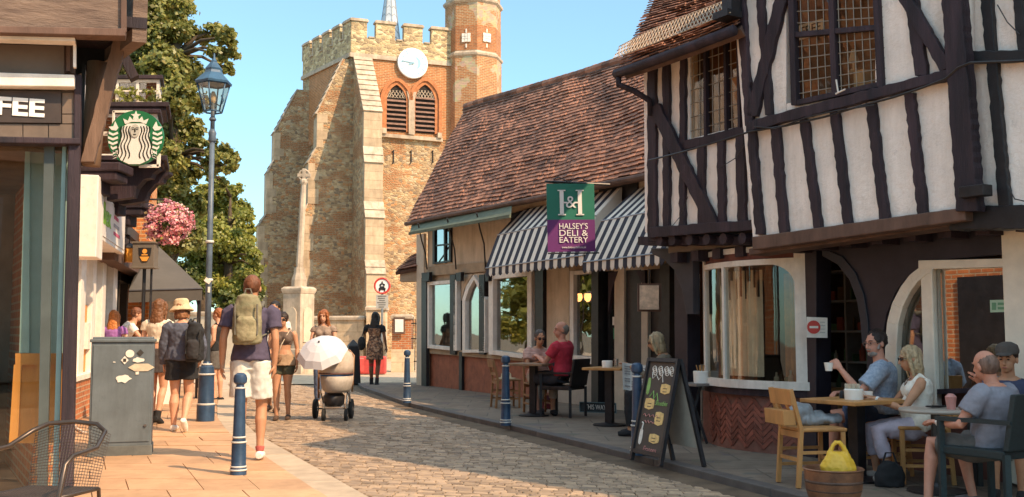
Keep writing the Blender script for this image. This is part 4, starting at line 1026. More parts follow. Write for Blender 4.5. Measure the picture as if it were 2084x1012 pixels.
# plaster
mb = MB(); uA = W1.uz(1325, 300, OA)[0]
def plz(px, py, o): return W1.hit(px, py, o)
poly(mb, W1, [(1326, 128), (1420, 95), (1420, 105), (1420, 300), (1400, 300), (1400, 466), (1329, 474)], OA - .12, .12)
poly(mb, W1, [(1400, 290), (1512, 262), (1552, 262), (1552, 452), (1400, 468)], OA - .12, .119)
pl = mb.each('plaster_infill', M_plaster, B1, bevel=0)
mb = MB()
poly(mb, W1, [(1505, -70), (1618, -100), (1618, 250), (1530, 266)], OBb - .12, .12)
poly(mb, W1, [(1530, 256), (1620, 236), (1620, 474), (1550, 486)], OBb - .12, .1195)
poly(mb, W1, [(1619, 214), (1801, 180), (1801, 452), (1619, 478)], OBb - .12, .1195)
poly(mb, W1, [(1800, -120), (1990, -160), (1990, 425), (1800, 455)], OBb - .12, .12)
poly(mb, W1, [(1612, -160), (1802, -180), (1802, -48), (1612, -48)], OBb - .12, .1195)
poly(mb, W1, [(1985, -160), (2400, -260), (2400, 452), (1985, 440)], OC - .12, .12)
mb.each('plaster_infill', M_plaster, B1)
# timbers, left bay
bA = lambda *a, **k: beam(oak, W1, *a, off=OA + .002, th=.045, jit=1.6, **k)
bA(1331, 128, 1332, 492, 17); bA(1360, 118, 1361, 472, 13); bA(1394, 105, 1393, 470, 11)
bA(1368, 303, 1524, 266, 17); bA(1431, 292, 1433, 462, 14); bA(1471, 282, 1474, 456, 14); bA(1510, 275, 1515, 452, 17)
beam(oak, W1, 1336, 216, 1455, 458, 24, off=OA + .03, th=.05, jit=1.5)
beam(oak, W1, 1330, 474, 1552, 458, 21, off=OA + .01, th=.08, jit=1.5)
beam(oak, W1, 1326, 128, 1512, 62, 12, off=OA + .0, th=.07, jit=1)
beam(oakb, W1, 1325, 492, 1556, 492, 17, off=OA - .25, th=.2)
for i, px in enumerate((1341, 1367, 1402, 1437, 1471, 1510, 1538)):
    y = 490 - (px - 1340) * .03; q = W1.hit(px, y, OA + .05); oakb.tube([q - n1 * .5, q], .062, 8)
# timbers, right bay
bB = lambda *a, **k: beam(oak, W1, *a, off=OBb + .002, th=.05, jit=1.8, **k)
bB(1600, -20, 1535, 238, 23); beam(oak, W1, 1551, -40, 1573, 236, 15, off=OBb - .02, th=.06, jit=1.4)
bB(1508, -60, 1531, 258, 15); bB(1534, 262, 1552, 478, 15)
beam(oak, W1, 1528, 260, 1945, 152, 22, off=OBb + .015, th=.07, jit=1.6)
for a in ((1582, 258, 1601, 478, 17), (1641, 243, 1671, 470, 16), (1703, 228, 1731, 457, 17), (1777, 210, 1806, 449, 18), (1856, 190, 1884, 440, 19)): bB(*a)
bB(1856, -40, 1882, 156, 25); beam(oak, W1, 1838, -20, 1932, 142, 25, off=OBb + .03, th=.05, jit=1.5)
beam(oak, W1, 1944, -120, 1985, 432, 40, off=OBb + .0, th=.11, jit=2, wd2=44)
beam(oak, W1, 1500, -75, 2000, -230, 24, off=OBb, th=.07, jit=1.5)
oak.each('timber', M_oak, B1, bevel=.006)
oakb.each('joist_end', M_oak, B1, smooth=False)
mb = MB(); beam(mb, W1, 1550, 497, 1985, 437, 27, off=OBb - .05, th=.13, jit=.6); beam(mb, W1, 1560, 515, 1985, 456, 14, off=OBb - .30, th=.25)
mb.each('bressummer', M_brown, B1, bevel=.01)
mb = MB(); beam(mb, W1, 2008, -60, 2052, 432, 22, off=OC + .002, th=.05, jit=2); beam(mb, W1, 1968, 119, 2300, 112, 24, off=OC + .01, th=.07, jit=1.5); beam(mb, W1, 2072, -60, 2090, 120, 20, off=OC + .002, th=.05, jit=1.5); beam(mb, W1, 2130, -60, 2180, 440, 24, off=OC + .002, th=.05, jit=1.5)
beam(mb, W1, 1972, 448, 2400, 440, 46, off=OC - .2, th=.26, jit=2); mb.box(W1.hit(1985, 390, OBb + .12), (.22, .12, .09), math.atan2(d1.y, d1.x))
mb.each('timber', M_black, B1, bevel=.006)
# leaded windows
def leaded(name, q, cols, rows, off, fm, wd, mull=[], trans=[], par=B1):
    mb = MB(); frame(mb, W1, q, wd, off, .07)
    def P_(s, t):
        a = (lerp(q[0][0], q[1][0], s), lerp(q[0][1], q[1][1], s)); b = (lerp(q[3][0], q[2][0], s), lerp(q[3][1], q[2][1], s)); return lerp(a[0], b[0], t), lerp(a[1], b[1], t)
    for s in mull: a, b = P_(s, 0), P_(s, 1); beam(mb, W1, *a, *b, wd, off, .065)
    for t in trans: a, b = P_(0, t), P_(1, t); beam(mb, W1, *a, *b, wd, off, .06)
    o = mb.build(name, fm, par, bevel=.004)
    ld = MB()
    for i in range(1, cols): a, b = P_(i / cols, 0.01), P_(i / cols, .99); ld.tube([W1.hit(*a, off + .02), W1.hit(*b, off + .02)], .0055, 4)
    for j in range(1, rows): a, b = P_(0.01, j / rows), P_(.99, j / rows); ld.tube([W1.hit(*a, off + .02), W1.hit(*b, off + .02)], .0055, 4)
    ld.build('lead_cames', mat('lead', (.30, .25, .19), .5, .1, 8, 0), o)
    g = MB()
    for i in range(cols):
        for j in range(rows):
            c = [W1.hit(*P_((i + s) / cols, (j + t) / rows), off + .014 + random.uniform(-.0025, .0025)) for s, t in ((0, 0), (1, 0), (1, 1), (0, 1))]
            g.add(c, [[0, 1, 2, 3]])
    g.build('leaded_glass', glass('old_glass', (.85, .70, .52), .05, .03), o); return o
leaded('leaded_window', [(1399, 104), (1512, 66), (1516, 264), (1399, 297)], 9, 7, OA - .04, M_oak, 5, mull=[.38, .74])
leaded('leaded_window', [(1612, -48), (1795, -48), (1806, 180), (1620, 216)], 12, 11, OBb - .02, M_oak, 11, mull=[.47], trans=[.46])
mb = MB(); poly(mb, W1, [(1385, 80), (1530, 40), (1535, 290), (1385, 320)], OA - .42, .02); mb.build('reflection_backing', mat('brown_reflection', (.27, .155, .085), .9, .25, 5, .3, 20), B1)  # added sheet hides the room; its brown imitates reflected brick
mb = MB(); poly(mb, W1, [(1590, -80), (1830, -90), (1840, 215), (1590, 250)], OBb - .62, .02); mb.build('reflection_backing', MATS['brown_reflection'], B1)  # same added backing, brick reflection put into its colour
mb = MB(); a = W1.hit(1706, 190, OBb + .10); mb.tube([a + Vector((0, 0, .13)) - d1 * .02, a, a + d1 * .08 + Vector((0, 0, .02)), a - d1 * .03], .008, 6); mb.build('window_latch', M_white, B1)
# objects on the inside sill
it = thing('paper_notice', 'white paper notice inside the upper leaded window', 'notice', W1.hit(1650, 65, OBb - .15)); mb = MB(); poly(mb, W1, [(1622, 54), (1676, 38), (1676, 68), (1622, 84)], OBb - .16, .01); mb.build('sheet', M_white, it)
text3d('lettering', 'FREE EXIT'[0:4] , W1.hit(1650, 60, OBb - .145), d1, (0, 0, 1), .13, M_dark, it, width=.25)
it = thing('table_lamp', 'small white lamp standing on the upper window sill', 'lamp', W1.hit(1738, 148, OBb - .3)); p = W1.hit(1738, 148, OBb - .3); mb = MB(); mb.lathe([(.04, 0), (.05, .02), (.012, .04), (.012, .1), (.05, .1), (.02, .22)], p, 12); mb.build('lamp_shade', M_white, it)
it = thing('white_box', 'pale box on the sill at the lower corner of the upper window', 'box', W1.hit(1765, 160, OBb - .3)); mb = MB(); mb.box(W1.hit(1765, 165, OBb - .25), (.22, .12, .16), .5); mb.box(W1.hit(1765, 165, OBb - .25) + Vector((0, 0, .082)), (.225, .125, .012), .5); mb.build('box_body', MATS['pale_post'], it)
# house carcass : ceiling, end walls, back wall, ground floor room
FU = -2.6; EU = 9.6
def slab(mb, w, u0, u1, o0, o1, z0, z1, m=None): mb.hexa([w.p(u0, z0, o0), w.p(u1, z0, o0), w.p(u1, z0, o1), w.p(u0, z0, o1)], [w.p(u0, z1, o0), w.p(u1, z1, o0), w.p(u1, z1, o1), w.p(u0, z1, o1)], m)
zj = 2.17; uL_ = W1.uz(1331, 300, OA)[0]; uG = W1.uz(1412, 700, 0)[0]
mb = MB()
slab(mb, W1, uL_ + .02, EU, .32, -5, zj + .06, zj + .2)           # jetty floor
slab(mb, W1, uL_ + .0, uL_ + .12, OA - .13, -5, zj + .2, 4.15)      # far end wall upper
slab(mb, W1, uG, uG + .12, -.15, -5, 0, zj + .05)
slab(mb, W1, uG, EU, -4.9, -5.05, 0, 6.0); slab(mb, W1, EU - .1, EU, .35, -4.9, 0, 6.0)
slab(mb, W1, uG + .13, EU - .11, -.2, -4.89, .02, .1)
mb.each('carcass', mat('lining', (.20, .15, .11), .9, .2, 2, .1), B1)
mb = MB(); slab(mb, W1, uG + .13, EU - .12, -2.2, -2.3, .1, zj); slab(mb, W1, uL_ + .2, EU - .1, -1.6, -1.7, zj + .21, 4.9); slab(mb, W1, uL_ + .13, EU - .11, .3, -4.8, 4.9, 5.0); mb.each('interior_wall', M_int, B1)
# joists under the jetty
mb = MB(); u = uL_ + .1
while u < EU: slab(mb, W1, u, u + .13, .36, -.1, zj - .06, zj + .055); u += .36
mb.each('joist', M_oak, B1)
# tiled roof of the left bay, rising behind the gutter
ev = [W1.hit(x, y, OA + .35) for x, y in ((1262, 142), (1330, 118), (1400, 92), (1502, 52))]
rd = [W1.hit(x, y, -1.7) for x, y in ((1352, -60), (1420, -72), (1500, -95), (1580, -130))]
tiled('roof', ev, rd, B1, TILE, .11, .17, seed=9, sag=.04)
mb = MB(); gp = [q + n1 * .06 - Vector((0, 0, .06)) for q in ev]; mb.tube(gp, .06, 8); q = gp[0]
mb.tube([q + d1 * .05, q + d1 * .05 - Vector((0, 0, .14)), W1.hit(1290, 185, OA + .28), W1.hit(1322, 205, OA + .09), W1.hit(1324, 235, OA + .07)], .038, 8); mb.build('gutter', M_oak, B1, smooth=True)
# wire mesh guard along the eave
mb = MB(); N_ = 34; l0 = resample(ev, N_); 
t0 = [W1.hit(x, y, OA + .05) for x, y in ((1268, 108), (1330, 76), (1400, 48), (1492, 14))]; h0 = resample(t0, N_)
nr_ = Vector((0, 0, .12)) + n1 * .1
for i in range(N_ - 2):
    mb.tube([l0[i] + nr_, h0[i + 2] + nr_ * .6], .006, 4); mb.tube([l0[i + 2] + nr_, h0[i] + nr_ * .6], .006, 4)
for t in (0, .33, .66, 1): mb.tube([a.lerp(b, t) + nr_ * lerp(1, .6, t) for a, b in zip(l0, h0)], .007, 4)
mb.build('mesh_guard', mat('rusty_wire', (.45, .33, .22), .6, .2, 8, 0), B1)
# box gutter end at roof junction
mb = MB(); mb.box(W1.hit(1480, 32, OA + .38), (.22, .2, .07), math.atan2(d1.y, d1.x)); mb.box(W1.hit(1490, 10, OA + .30), (.14, .15, .2), math.atan2(d1.y, d1.x)); mb.each('lead_box_gutter', M_black, B1)
# main gable roof out of frame: casts the long shadow
GU0 = W1.uz(1505, 50, OBb)[0]; gm = 4.94; GU1 = 2 * gm - GU0; zE = 4.6; zA = 7.35
mb = MB()
mb.prism([W1.p(GU0, zE, OBb - .12), W1.p(GU1, zE, OBb - .12), W1.p(gm, zA, OBb - .12)], n1 * .12); mb.build('gable_plaster', M_plaster, B1)
mb = MB()
for ua_, ub_ in ((GU0 + .25, gm), (GU1 + .3, gm)):
    a, b = W1.p(ua_, zE + (.25 if ua_ < gm else -.25), .85), W1.p(ub_, zA + .08, .85); mb.hexa([a, b, b - n1 * 6, a - n1 * 6], [q + Vector((0, 0, .12)) for q in (a, b, b - n1 * 6, a - n1 * 6)])
mb.each('gable_roof', TILE, B1)
mb = MB(); a, b = W1.p(GU1, 4.9, 1.0), W1.p(EU + 6, 4.9, 1.0); mb.hexa([W1.p(GU1, 4.8, .9), W1.p(EU, 4.8, .9), W1.p(EU, 7.2, -2.3), W1.p(GU1, 7.2, -2.3)], [q + Vector((0, 0, .12)) for q in (W1.p(GU1, 4.8, .9), W1.p(EU, 4.8, .9), W1.p(EU, 7.2, -2.3), W1.p(GU1, 7.2, -2.3))])
mb.hexa([W1.p(uL_, 4.9, -5.3), W1.p(EU, 4.9, -5.3), W1.p(EU, 7.2, -2.3), W1.p(uL_, 7.2, -2.3)], [q + Vector((0, 0, .12)) for q in (W1.p(uL_, 4.9, -5.3), W1.p(EU, 4.9, -5.3), W1.p(EU, 7.2, -2.3), W1.p(uL_, 7.2, -2.3))])
mb.build('rear_roof', TILE, B1)
# cables
mb = MB()
def cab(pts, off, r=.009): mb.tube([W1.hit(x, y, off) for x, y in pts], r, 5)
cab([(1320, 327), (1380, 312), (1440, 295), (1528, 268), (1600, 256), (1680, 238), (1745, 218), (1820, 198), (1880, 178), (1925, 160), (1950, 138), (1975, 128), (2084, 124)], OBb + .11, .011)
cab([(1535, 258), (1580, 262), (1640, 240), (1700, 226), (1780, 214)], OBb + .12, .007)
cab([(1460, 345), (1500, 320), (1528, 272)], OA + .07, .005); cab([(1360, 470), (1385, 440), (1400, 400)], OA + .07, .004)
cab([(2030, 10), (2050, 45), (2075, 70)], OC + .07, .005); cab([(2052, 380), (2065, 405), (2095, 412)], OC + .07, .005)
mb.each('wall_cable', M_dmetal, B1)
# ---------------- ground floor
dk = MB(); wh = MB()
poly(dk, W1, [(1398, 503), (1424, 503), (1427, 905), (1400, 898)], -.12, .2)
poly(dk, W1, [(1655, 500), (1692, 497), (1692, 945), (1657, 938)], -.12, .22)
arch = [(1660, 508), (1690, 506), (1730, 522), (1758, 556), (1775, 600), (1783, 650), (1786, 955), (1816, 962), (1816, 690), (1824, 640), (1842, 596), (1868, 562), (1902, 540), (1960, 528), (2110, 516), (2110, 462), (1985, 466), (1660, 500)]
poly(dk, W1, arch, -.02, .14)
br = MB()
poly(br, W1, [(1337, 506), (1400, 506), (1424, 506), (1424, 640), (1410, 640), (1401, 590), (1385, 550), (1362, 528), (1340, 518)], .12, .1)
pts = []; n_ = 10
out_ = [(1690, 506), (1730, 522), (1758, 556), (1775, 600), (1783, 650), (1785, 700)]; inn_ = [(1690, 522), (1722, 540), (1745, 570), (1760, 610), (1768, 655), (1771, 700)]
poly(br, W1, out_ + inn_[::-1], .02, .12)
br.each('curved_brace', mat('blue_black_paint', (.03, .033, .045), .5, .2, 4, .3, 30), B1, bevel=.006)
dk.each('dark_frame', mat('plum_black', (.028, .023, .032), .5, .2, 4, .3, 30), B1, bevel=.006)
# bow window (curved)
uA_, uB_ = W1.uz(1436, 700, .05)[0], W1.uz(1653, 700, .05)[0]; zS = W1.uz(1545, 775, .28)[1]; zT = W1.uz(1545, 541, .2)[1]; zTop = zj + .02
def bow(t): return .05 + .26 * math.sin(math.pi * max(0, min(1, t))) ** .8
def bp_(t, z, o=0): return W1.p(lerp(uA_, uB_, t), z, bow(t) + o)
def bowstrip(mb, t0, t1, z0, z1, o, th, n=14):
    for i in range(n):
        a, b = lerp(t0, t1, i / n), lerp(t0, t1, (i + 1) / n)
        mb.hexa([bp_(a, z0, o - th), bp_(b, z0, o - th), bp_(b, z0, o), bp_(a, z0, o)], [bp_(a, z1, o - th), bp_(b, z1, o - th), bp_(b, z1, o), bp_(a, z1, o)])
mb = MB()
bowstrip(mb, 0, 1, zS - .085, zS, .05, .1, 18); bowstrip(mb, 0, 1, zT, zT + .06, .03, .08, 18); bowstrip(mb, 0, 1, zTop - .04, zTop + .02, .02, .08, 18)
for a, b in ((0, .075), (.925, 1.0), (.36, .385), ): bowstrip(mb, a, b, zS, zT if a == .36 else zTop, .03, .07, 2)
for s in range(7):   # rounded right corner
    t0, t1 = .925 - .16 * (1 - math.sin(R(90) * s / 7)), .925 - .16 * (1 - math.sin(R(90) * (s + 1) / 7)); h0, h1 = .22 * (1 - math.cos(R(90) * s / 7)), .22 * (1 - math.cos(R(90) * (s + 1) / 7))
    mb.prism([bp_(.925, zT, .03), bp_(t0, zT, .03) if False else bp_(t0, zT - 0, .03), bp_(t0, zT - h0 * 1, .03), bp_(t1, zT - h1, .03), bp_(.926, zT - h1, .03)], -n1 * .05)
bowo = mb.build('bow_window', M_white, B1, bevel=.004)
mb = MB(); nb_ = 24; mb.add([bp_(lerp(.05, .95, i / nb_), z) for z in (zS, zT) for i in range(nb_ + 1)], [[i, i + 1, nb_ + 2 + i, nb_ + 1 + i] for i in range(nb_)]); mb.build('glass', glass('bow_glass', (.9, .85, .75), .06, .02, .1), bowo, smooth=True)
mb = MB(); bowstrip(mb, .075, .925, zT + .06, zTop - .04, .005, .03, 14); mb.build('transom_panel', mat('red_brown_board', (.16, .055, .04), .7, .2, 6, .2), bowo)
mb = MB(); bowstrip(mb, 0.03, .99, zS - .16, zS - .09, .02, .3, 18); mb.build('sill_board', M_oak, bowo)
# herringbone plinth
mb = MB(); zp = zS - .165; Wd = (uB_ - uA_)
bowstrip(mb, -.06, 1.01, -.02, zp, -.03, .3, 18); mb.build('plinth_mortar', mat('red_mortar', (.26, .12, .09), .9, .2, 8, .4, 50), bowo)
mb = MB(); bl_w, bl_h = .155, .046; s2 = math.sqrt(.5)
pitch_ = (bl_h) / s2
for col in range(-2, int(Wd / (bl_w * s2)) + 3):
    sgn = 1 if col % 2 == 0 else -1; ucen = (col + .5) * bl_w * s2
    for row in range(-3, 20):
        z = row * pitch_ * 1.0 + .02; cen = (ucen, z)
        cs, sn = s2, s2 * sgn; L_, H_ = bl_w / 2 - .0, bl_h / 2 - .004
        cor = []
        for a, b in ((-L_, -H_), (L_, -H_), (L_, H_), (-L_, H_)): cor.append((cen[0] + a * cs - b * sn, cen[1] + a * sn + b * cs))
        # clip in u/z roughly
        if min(c[1] for c in cor) < 0.05 or max(c[1] for c in cor) > zp: continue
        if min(c[0] for c in cor) < 0.02 or max(c[0] for c in cor) > Wd - .0: continue
        e = random.uniform(-.002, .003)
        mb.hexa([bp_(c[0] / Wd, c[1], -.03) for c in cor][::1], [bp_(c[0] / Wd, c[1], -.02 + e) for c in cor])
mb.build('herringbone_bricks', mat('plinth_bricks', (.30, .095, .06), .75, .2, 9, .5, 50, island=.35, c2=(.16, .06, .045)), bowo)
# shop door opening & right windows
win_r = M_cream
fr_ = MB(); Ao = [(1814, 845), (1814, 700), (1818, 655), (1828, 618), (1845, 585), (1864, 560), (1886, 543), (1904, 534)]; Ai = [(1836, 845), (1836, 705), (1839, 662), (1848, 628), (1860, 602), (1874, 582), (1888, 570), (1896, 566)]
WP = mat('ivory_paint', (.90, .80, .65), .55, .07, 6, .15)
for i in range(len(Ao) - 1): poly(fr_, W1, [Ao[i], Ao[i + 1], Ai[i + 1], Ai[i]], .04, .09)
for i in range(len(Ao) - 1):
    m0 = lambda a, b, t: (lerp(a[0], b[0], t), lerp(a[1], b[1], t))
    poly(fr_, W1, [m0(Ao[i], Ai[i], .3), m0(Ao[i + 1], Ai[i + 1], .3), m0(Ao[i + 1], Ai[i + 1], .6), m0(Ao[i], Ai[i], .6)], .13, .02)
poly(fr_, W1, [(1888, 546), (1908, 546), (1918, 840), (1896, 842)], .04, .10); poly(fr_, W1, [(1894, 550), (1899, 550), (1909, 840), (1904, 842)], .14, .02)
poly(fr_, W1, [(1884, 531), (2066, 527), (2066, 544), (1884, 549)], .04, .105)
aw = fr_.build('arched_window_frame', WP, B1, bevel=.005)
mb = MB(); poly(mb, W1, Ai + [(1900, 566), (1908, 845)], .05, .008); mb.build('glass', M_glassr, aw)
mb = MB(); poly(mb, W1, [(1908, 546), (2066, 542), (2074, 792), (1914, 796)], .06, .008); mb.build('glass', glass('brick_reflecting_glass', (.6, .6, .6), .55, .01, .0), aw)
mb = MB(); poly(mb, W1, [(2056, 468), (2140, 462), (2140, 1000), (2076, 980)], .04, .13); mb.build('white_pilaster', WP, B1, bevel=.005)
mb = MB(); poly(mb, W1, [(1814, 842), (1916, 838), (1914, 795), (2076, 790), (2076, 1000), (1816, 960)], -.1, .12); mb.build('panelled_plinth', mat('maroon_panel', (.17, .07, .055), .75, .2, 5, .3), B1)
mb = MB(); poly(mb, W1, [(1914, 792), (2076, 786), (2076, 796), (1914, 802)], .02, .12); mb.build('window_sill', M_oak, B1)
mb = MB(); slab(mb, W1, W1.uz(2140, 700, 0)[0], EU, 0, -.12, 0, zj); mb.build('front_wall', M_brick, B1)
# sticker in big window
st_ = thing('window_sticker', 'pale green rectangular sticker in the large right window', 'sticker', W1.hit(2033, 624, .08)); mb = MB(); poly(mb, W1, [(2015, 611), (2052, 610), (2053, 635), (2016, 636)], .072, .004); mb.build('backing', mat('sticker_pale', (.45, .62, .45), .5, .05, 5, 0), st_)
mb = MB(); poly(mb, W1, [(2019, 616), (2027, 616), (2027, 631), (2019, 631)], .077, .003); poly(mb, W1, [(2031, 616), (2048, 616), (2048, 621), (2031, 621)], .077, .003); poly(mb, W1, [(2031, 625), (2045, 625), (2045, 630), (2031, 630)], .077, .003); mb.build('printing', mat('sticker_ink', (.15, .35, .2), .5, .05, 5, 0), st_)
# red & white notice on the post
rn = thing('red_notice', 'white notice with a red circle fixed to the dark shop post', 'notice', W1.hit(1663, 668, .14)); rY = 10.22
q = [at(1642, 645, rY), at(1684, 647, rY), at(1684, 688, rY), at(1642, 687, rY)]; mb = MB(); mb.prism(q, Vector((0, .012, 0))); mb.build('backing', M_white, rn)
c = at(1656, 666, rY - .006); mb = MB(); mb.lathe([(.066, -.003), (.066, .003)], c, 24, MY); mb.build('red_disc', MATS['sign_red'], rn)
mb = MB(); mb.box(c + Vector((0, -.006, 0)), (.085, .004, .022)); mb.build('white_bar', M_white, rn)
mb = MB(); 
for i in range(4): mb.box(at(1674, 656 + 7 * i, rY - .004), (.05, .003, .006))
mb.build('small_print', mat('grey_ink', (.4, .38, .36), .6, .05, 5, 0), rn)
# interior props: shelves with jars in the doorway, bottles in bow window
sh = thing('shop_shelves', 'dark shelves of bottles and boxes inside the open shop doorway', 'shelves', W1.hit(1730, 900, -1.3)); mb = MB()
ua_, ub_ = W1.uz(1688, 700, -1.3)[0] - .6, W1.uz(1800, 700, -1.3)[0] + .3
for z in (.6, .95, 1.3, 1.65, 2.0): slab(mb, W1, ua_, ub_, -1.3, -1.6, z, z + .025)
for u in (ua_, (ua_ + ub_) / 2, ub_): slab(mb, W1, u, u + .025, -1.29, -1.6, .1, 2.03)
mb.build('shelf_boards', mat('shelf_grey', (.30, .27, .25), .6, .1, 5, .1), sh)
mb = MB(); rc = random.Random(4)
for z in (.625, .975, 1.325, 1.675):
    u = ua_ + .08
    while u < ub_ - .05:
        h = rc.uniform(.12, .27); r = rc.uniform(.025, .045); c = W1.p(u, z, -1.42)
        if rc.random() < .55: mb.lathe([(r, 0), (r, h * .6), (r * .4, h * .75), (r * .4, h)], c, 8, m=rc.randint(0, 3))
        else: mb.box(c + Vector((0, 0, h * .3)), (.09, .09, h * .6), .5, m=rc.randint(0, 3))
        u += rc.uniform(.09, .16)
mb.each('jar', [mat('jar_red', (.35, .07, .04)), mat('jar_green', (.10, .18, .08)), mat('jar_cream', (.5, .42, .3)), mat('jar_brown', (.14, .07, .03))], sh)
bl = W1.uz(1450, 740, -.1)[0]; cupb = thing('counter', 'cluttered window counter with bottles behind the bow window', 'counter', W1.p(bl, 0, -.4)); mb = MB(); slab(mb, W1, uA_ + .1, uB_ - .1, -.15, -.5, .1, .68); slab(mb, W1, uA_ + .08, uB_ - .08, -.12, -.55, .68, .72); mb.build('counter_body', M_wood, cupb)
mb = MB(); u = uA_ + .7
while u < uB_ - .1:
    h = rc.uniform(.08, .22); mb.lathe([(.03, 0), (.03, h * .6), (.012, h * .75), (.012, h)], W1.p(u, .721, -.25 - rc.uniform(0, .2)), 8, m=rc.randint(0, 3)); u += rc.uniform(.05, .1)
mb.each('bottle', [MATS['jar_red'], MATS['jar_green'], MATS['jar_cream'], MATS['jar_brown']], cupb)
cu = thing('reflection_sheet', 'pale pleated sheet imitating reflected streaks in the left half of the bow window', 'reflection_sheet', W1.p(uA_ + .2, .75, -.1)); mb = MB(); k = 0  # bright pleats stand in for streaks reflected in the glass
for i in range(40):
    t0, t1 = i / 40, (i + 1) / 40; f = lambda t: W1.p(uA_ + .16 + t * .62, 0, -.06 + .035 * math.sin(t * 55))
    a, b = f(t0), f(t1)
    ztp = zT - .02 - (.35 * random.random() if i % 3 else 0)
    mb.hexa([a + Vector((0, 0, zS + .02)), b + Vector((0, 0, zS + .02)), b - n1 * .004 + Vector((0, 0, zS + .02)), a - n1 * .004 + Vector((0, 0, zS + .02))], [q + Vector((0, 0, ztp)) for q in (a, b, b - n1 * .004, a - n1 * .004)])
mb.build('voile', mat('voile_cloth', (.85, .72, .55), .9, .1, 5, .1), cu)
og = thing('orange_streak', 'orange brown pleated sheet imitating a reflection in the bow window', 'reflection_sheet', W1.p(uA_ + 1.0, .75, -.5)); mb = MB()  # orange pleats stand in for colour reflected in the glass
for i in range(16):
    f = lambda t: W1.p(uA_ + .86 + t * .28, 0, -.35 + .03 * math.sin(t * 20)); a, b = f(i / 16), f((i + 1) / 16)
    mb.hexa([a + Vector((0, 0, .75)), b + Vector((0, 0, .75)), b - n1 * .004 + Vector((0, 0, .75)), a - n1 * .004 + Vector((0, 0, .75))], [q + Vector((0, 0, 1.95)) for q in (a, b, b - n1 * .004, a - n1 * .004)])
mb.build('drape', mat('drape_cloth', (.45, .17, .05), .8, .2, 6, .2), og)
# ================================================================== COFFEE SHOP (LEFT FOREGROUND)
WC2 = Wall((-3.15, 7.5), (.946, .323)); dC, nC = WC2.d, WC2.n
CS = thing('coffee_shop', 'dark timber coffee shop front with a jettied weathered upper storey', 'shop', (-3.15, 7.5, 0))
M_fas = mat('fascia_brown', (.095, .065, .05), .6, .2, 5, .2, 40)
M_peel = mat('peeling_board', (.19, .13, .095), .8, .3, 5, .9, 9, c2=(.10, .065, .05), stretch=(.5, 1, 3), bd=.02)
def cp(mb, pts, off=0, th=.06): return poly(mb, WC2, pts, off, th)
mb = MB(); cp(mb, [(-160, -140), (256, -140), (256, 68), (-160, 60)], .30, .08); mb.build('upper_boarding', M_peel, CS)
mb = MB(); cp(mb, [(-160, 61), (258, 69), (256, 84), (-160, 74)], .28, .14); cp(mb, [(246, -140), (258, -140), (258, 68), (246, 68)], .381, .03); mb.each('jetty_moulding', M_brown, CS, bevel=.005)
mb = MB(); cp(mb, [(-160, 75), (155, 86), (155, 93), (-160, 83)], .22, .12); cp(mb, [(150, 93), (156, 93), (156, 140), (150, 140)], .18, .05); mb.each('white_moulding', M_white, CS)
mb = MB(); cp(mb, [(-160, 90), (132, 97), (132, 158), (-160, 152)], .0, .05); mb.build('blind_box', mat('blind_grey', (.20, .145, .11), .7, .08, 4, .15), CS)
mb = MB(); cp(mb, [(132, 92), (153, 92), (153, 152), (132, 152)], .0, .04); cp(mb, [(136, 98), (144, 98), (144, 148), (136, 148)], .04, .05); mb.build('side_bracket', M_brown, CS)
mb = MB(); cp(mb, [(-160, 151), (154, 160), (154, 184), (-160, 180)], .06, .12); mb.build('white_cornice', M_white, CS, bevel=.006)
mb = MB(); cp(mb, [(-160, 181), (153, 185), (153, 288), (-160, 282)], .0, .05); mb.build('fascia', M_fas, CS)
mb = MB(); cp(mb, [(-160, 184), (125, 188), (125, 252), (-160, 249)], .051, .03); mb.build('sign_panel', mat('sign_panel_dark', (.055, .038, .03), .5, .15, 5, .1), CS)
mb = MB()
for a, b in (((-160, 253), (46, 283)), ((48, 254), (98, 285)), ((100, 254), (151, 286)), ((127, 190), (151, 232)), ((127, 234), (151, 252))): cp(mb, [a, (b[0], a[1]), b, (a[0], b[1])], .051, .012)
mb.build('fascia_tiles', mat('fascia_tile', (.17, .12, .085), .5, .15, 5, .1), CS)
q = WC2.hit(20, 216, .085); 
LM = mat('sign_letters', (.86, .83, .78), .5, .02, 3, 0)
a_, b_ = WC2.hit(-150, 215, .085), WC2.hit(91, 216, .085)
text3d('lettering', 'COFFEE', (a_ + b_) / 2, dC, (0, 0, 1), .175, LM, CS, .006, width=(b_ - a_).length, off=.006)
# posts and beam
mb = MB(); cp(mb, [(-160, 281), (166, 288), (166, 300), (-160, 296)], .0, .14); cp(mb, [(143, 300), (166, 300), (149, 1060), (122, 1060)], -.06, .16); cp(mb, [(153, 160), (168, 160), (166, 300), (153, 300)], -.04, .13)
mb.each('dark_post', M_oak, CS, bevel=.008)
mb = MB(); cp(mb, [(128, 300), (136, 300), (118, 1060), (106, 1060)], -.03, .05); mb.build('teal_jamb', mat('teal_paint', (.20, .32, .31), .5, .1, 4, .1), CS)
mb = MB(); cp(mb, [(92, 300), (112, 300), (96, 1060), (76, 1060)], -.05, .07); mb.build('mullion', mat('grey_green_post', (.07, .085, .08), .5, .15, 4, .15), CS)
# glass
mb = MB(); cp(mb, [(-160, 300), (143, 304), (122, 1060), (-160, 1060)], -.03, .008); mb.build('glass', glass('shop_glass', (.9, .92, .9), .0, .01), CS)
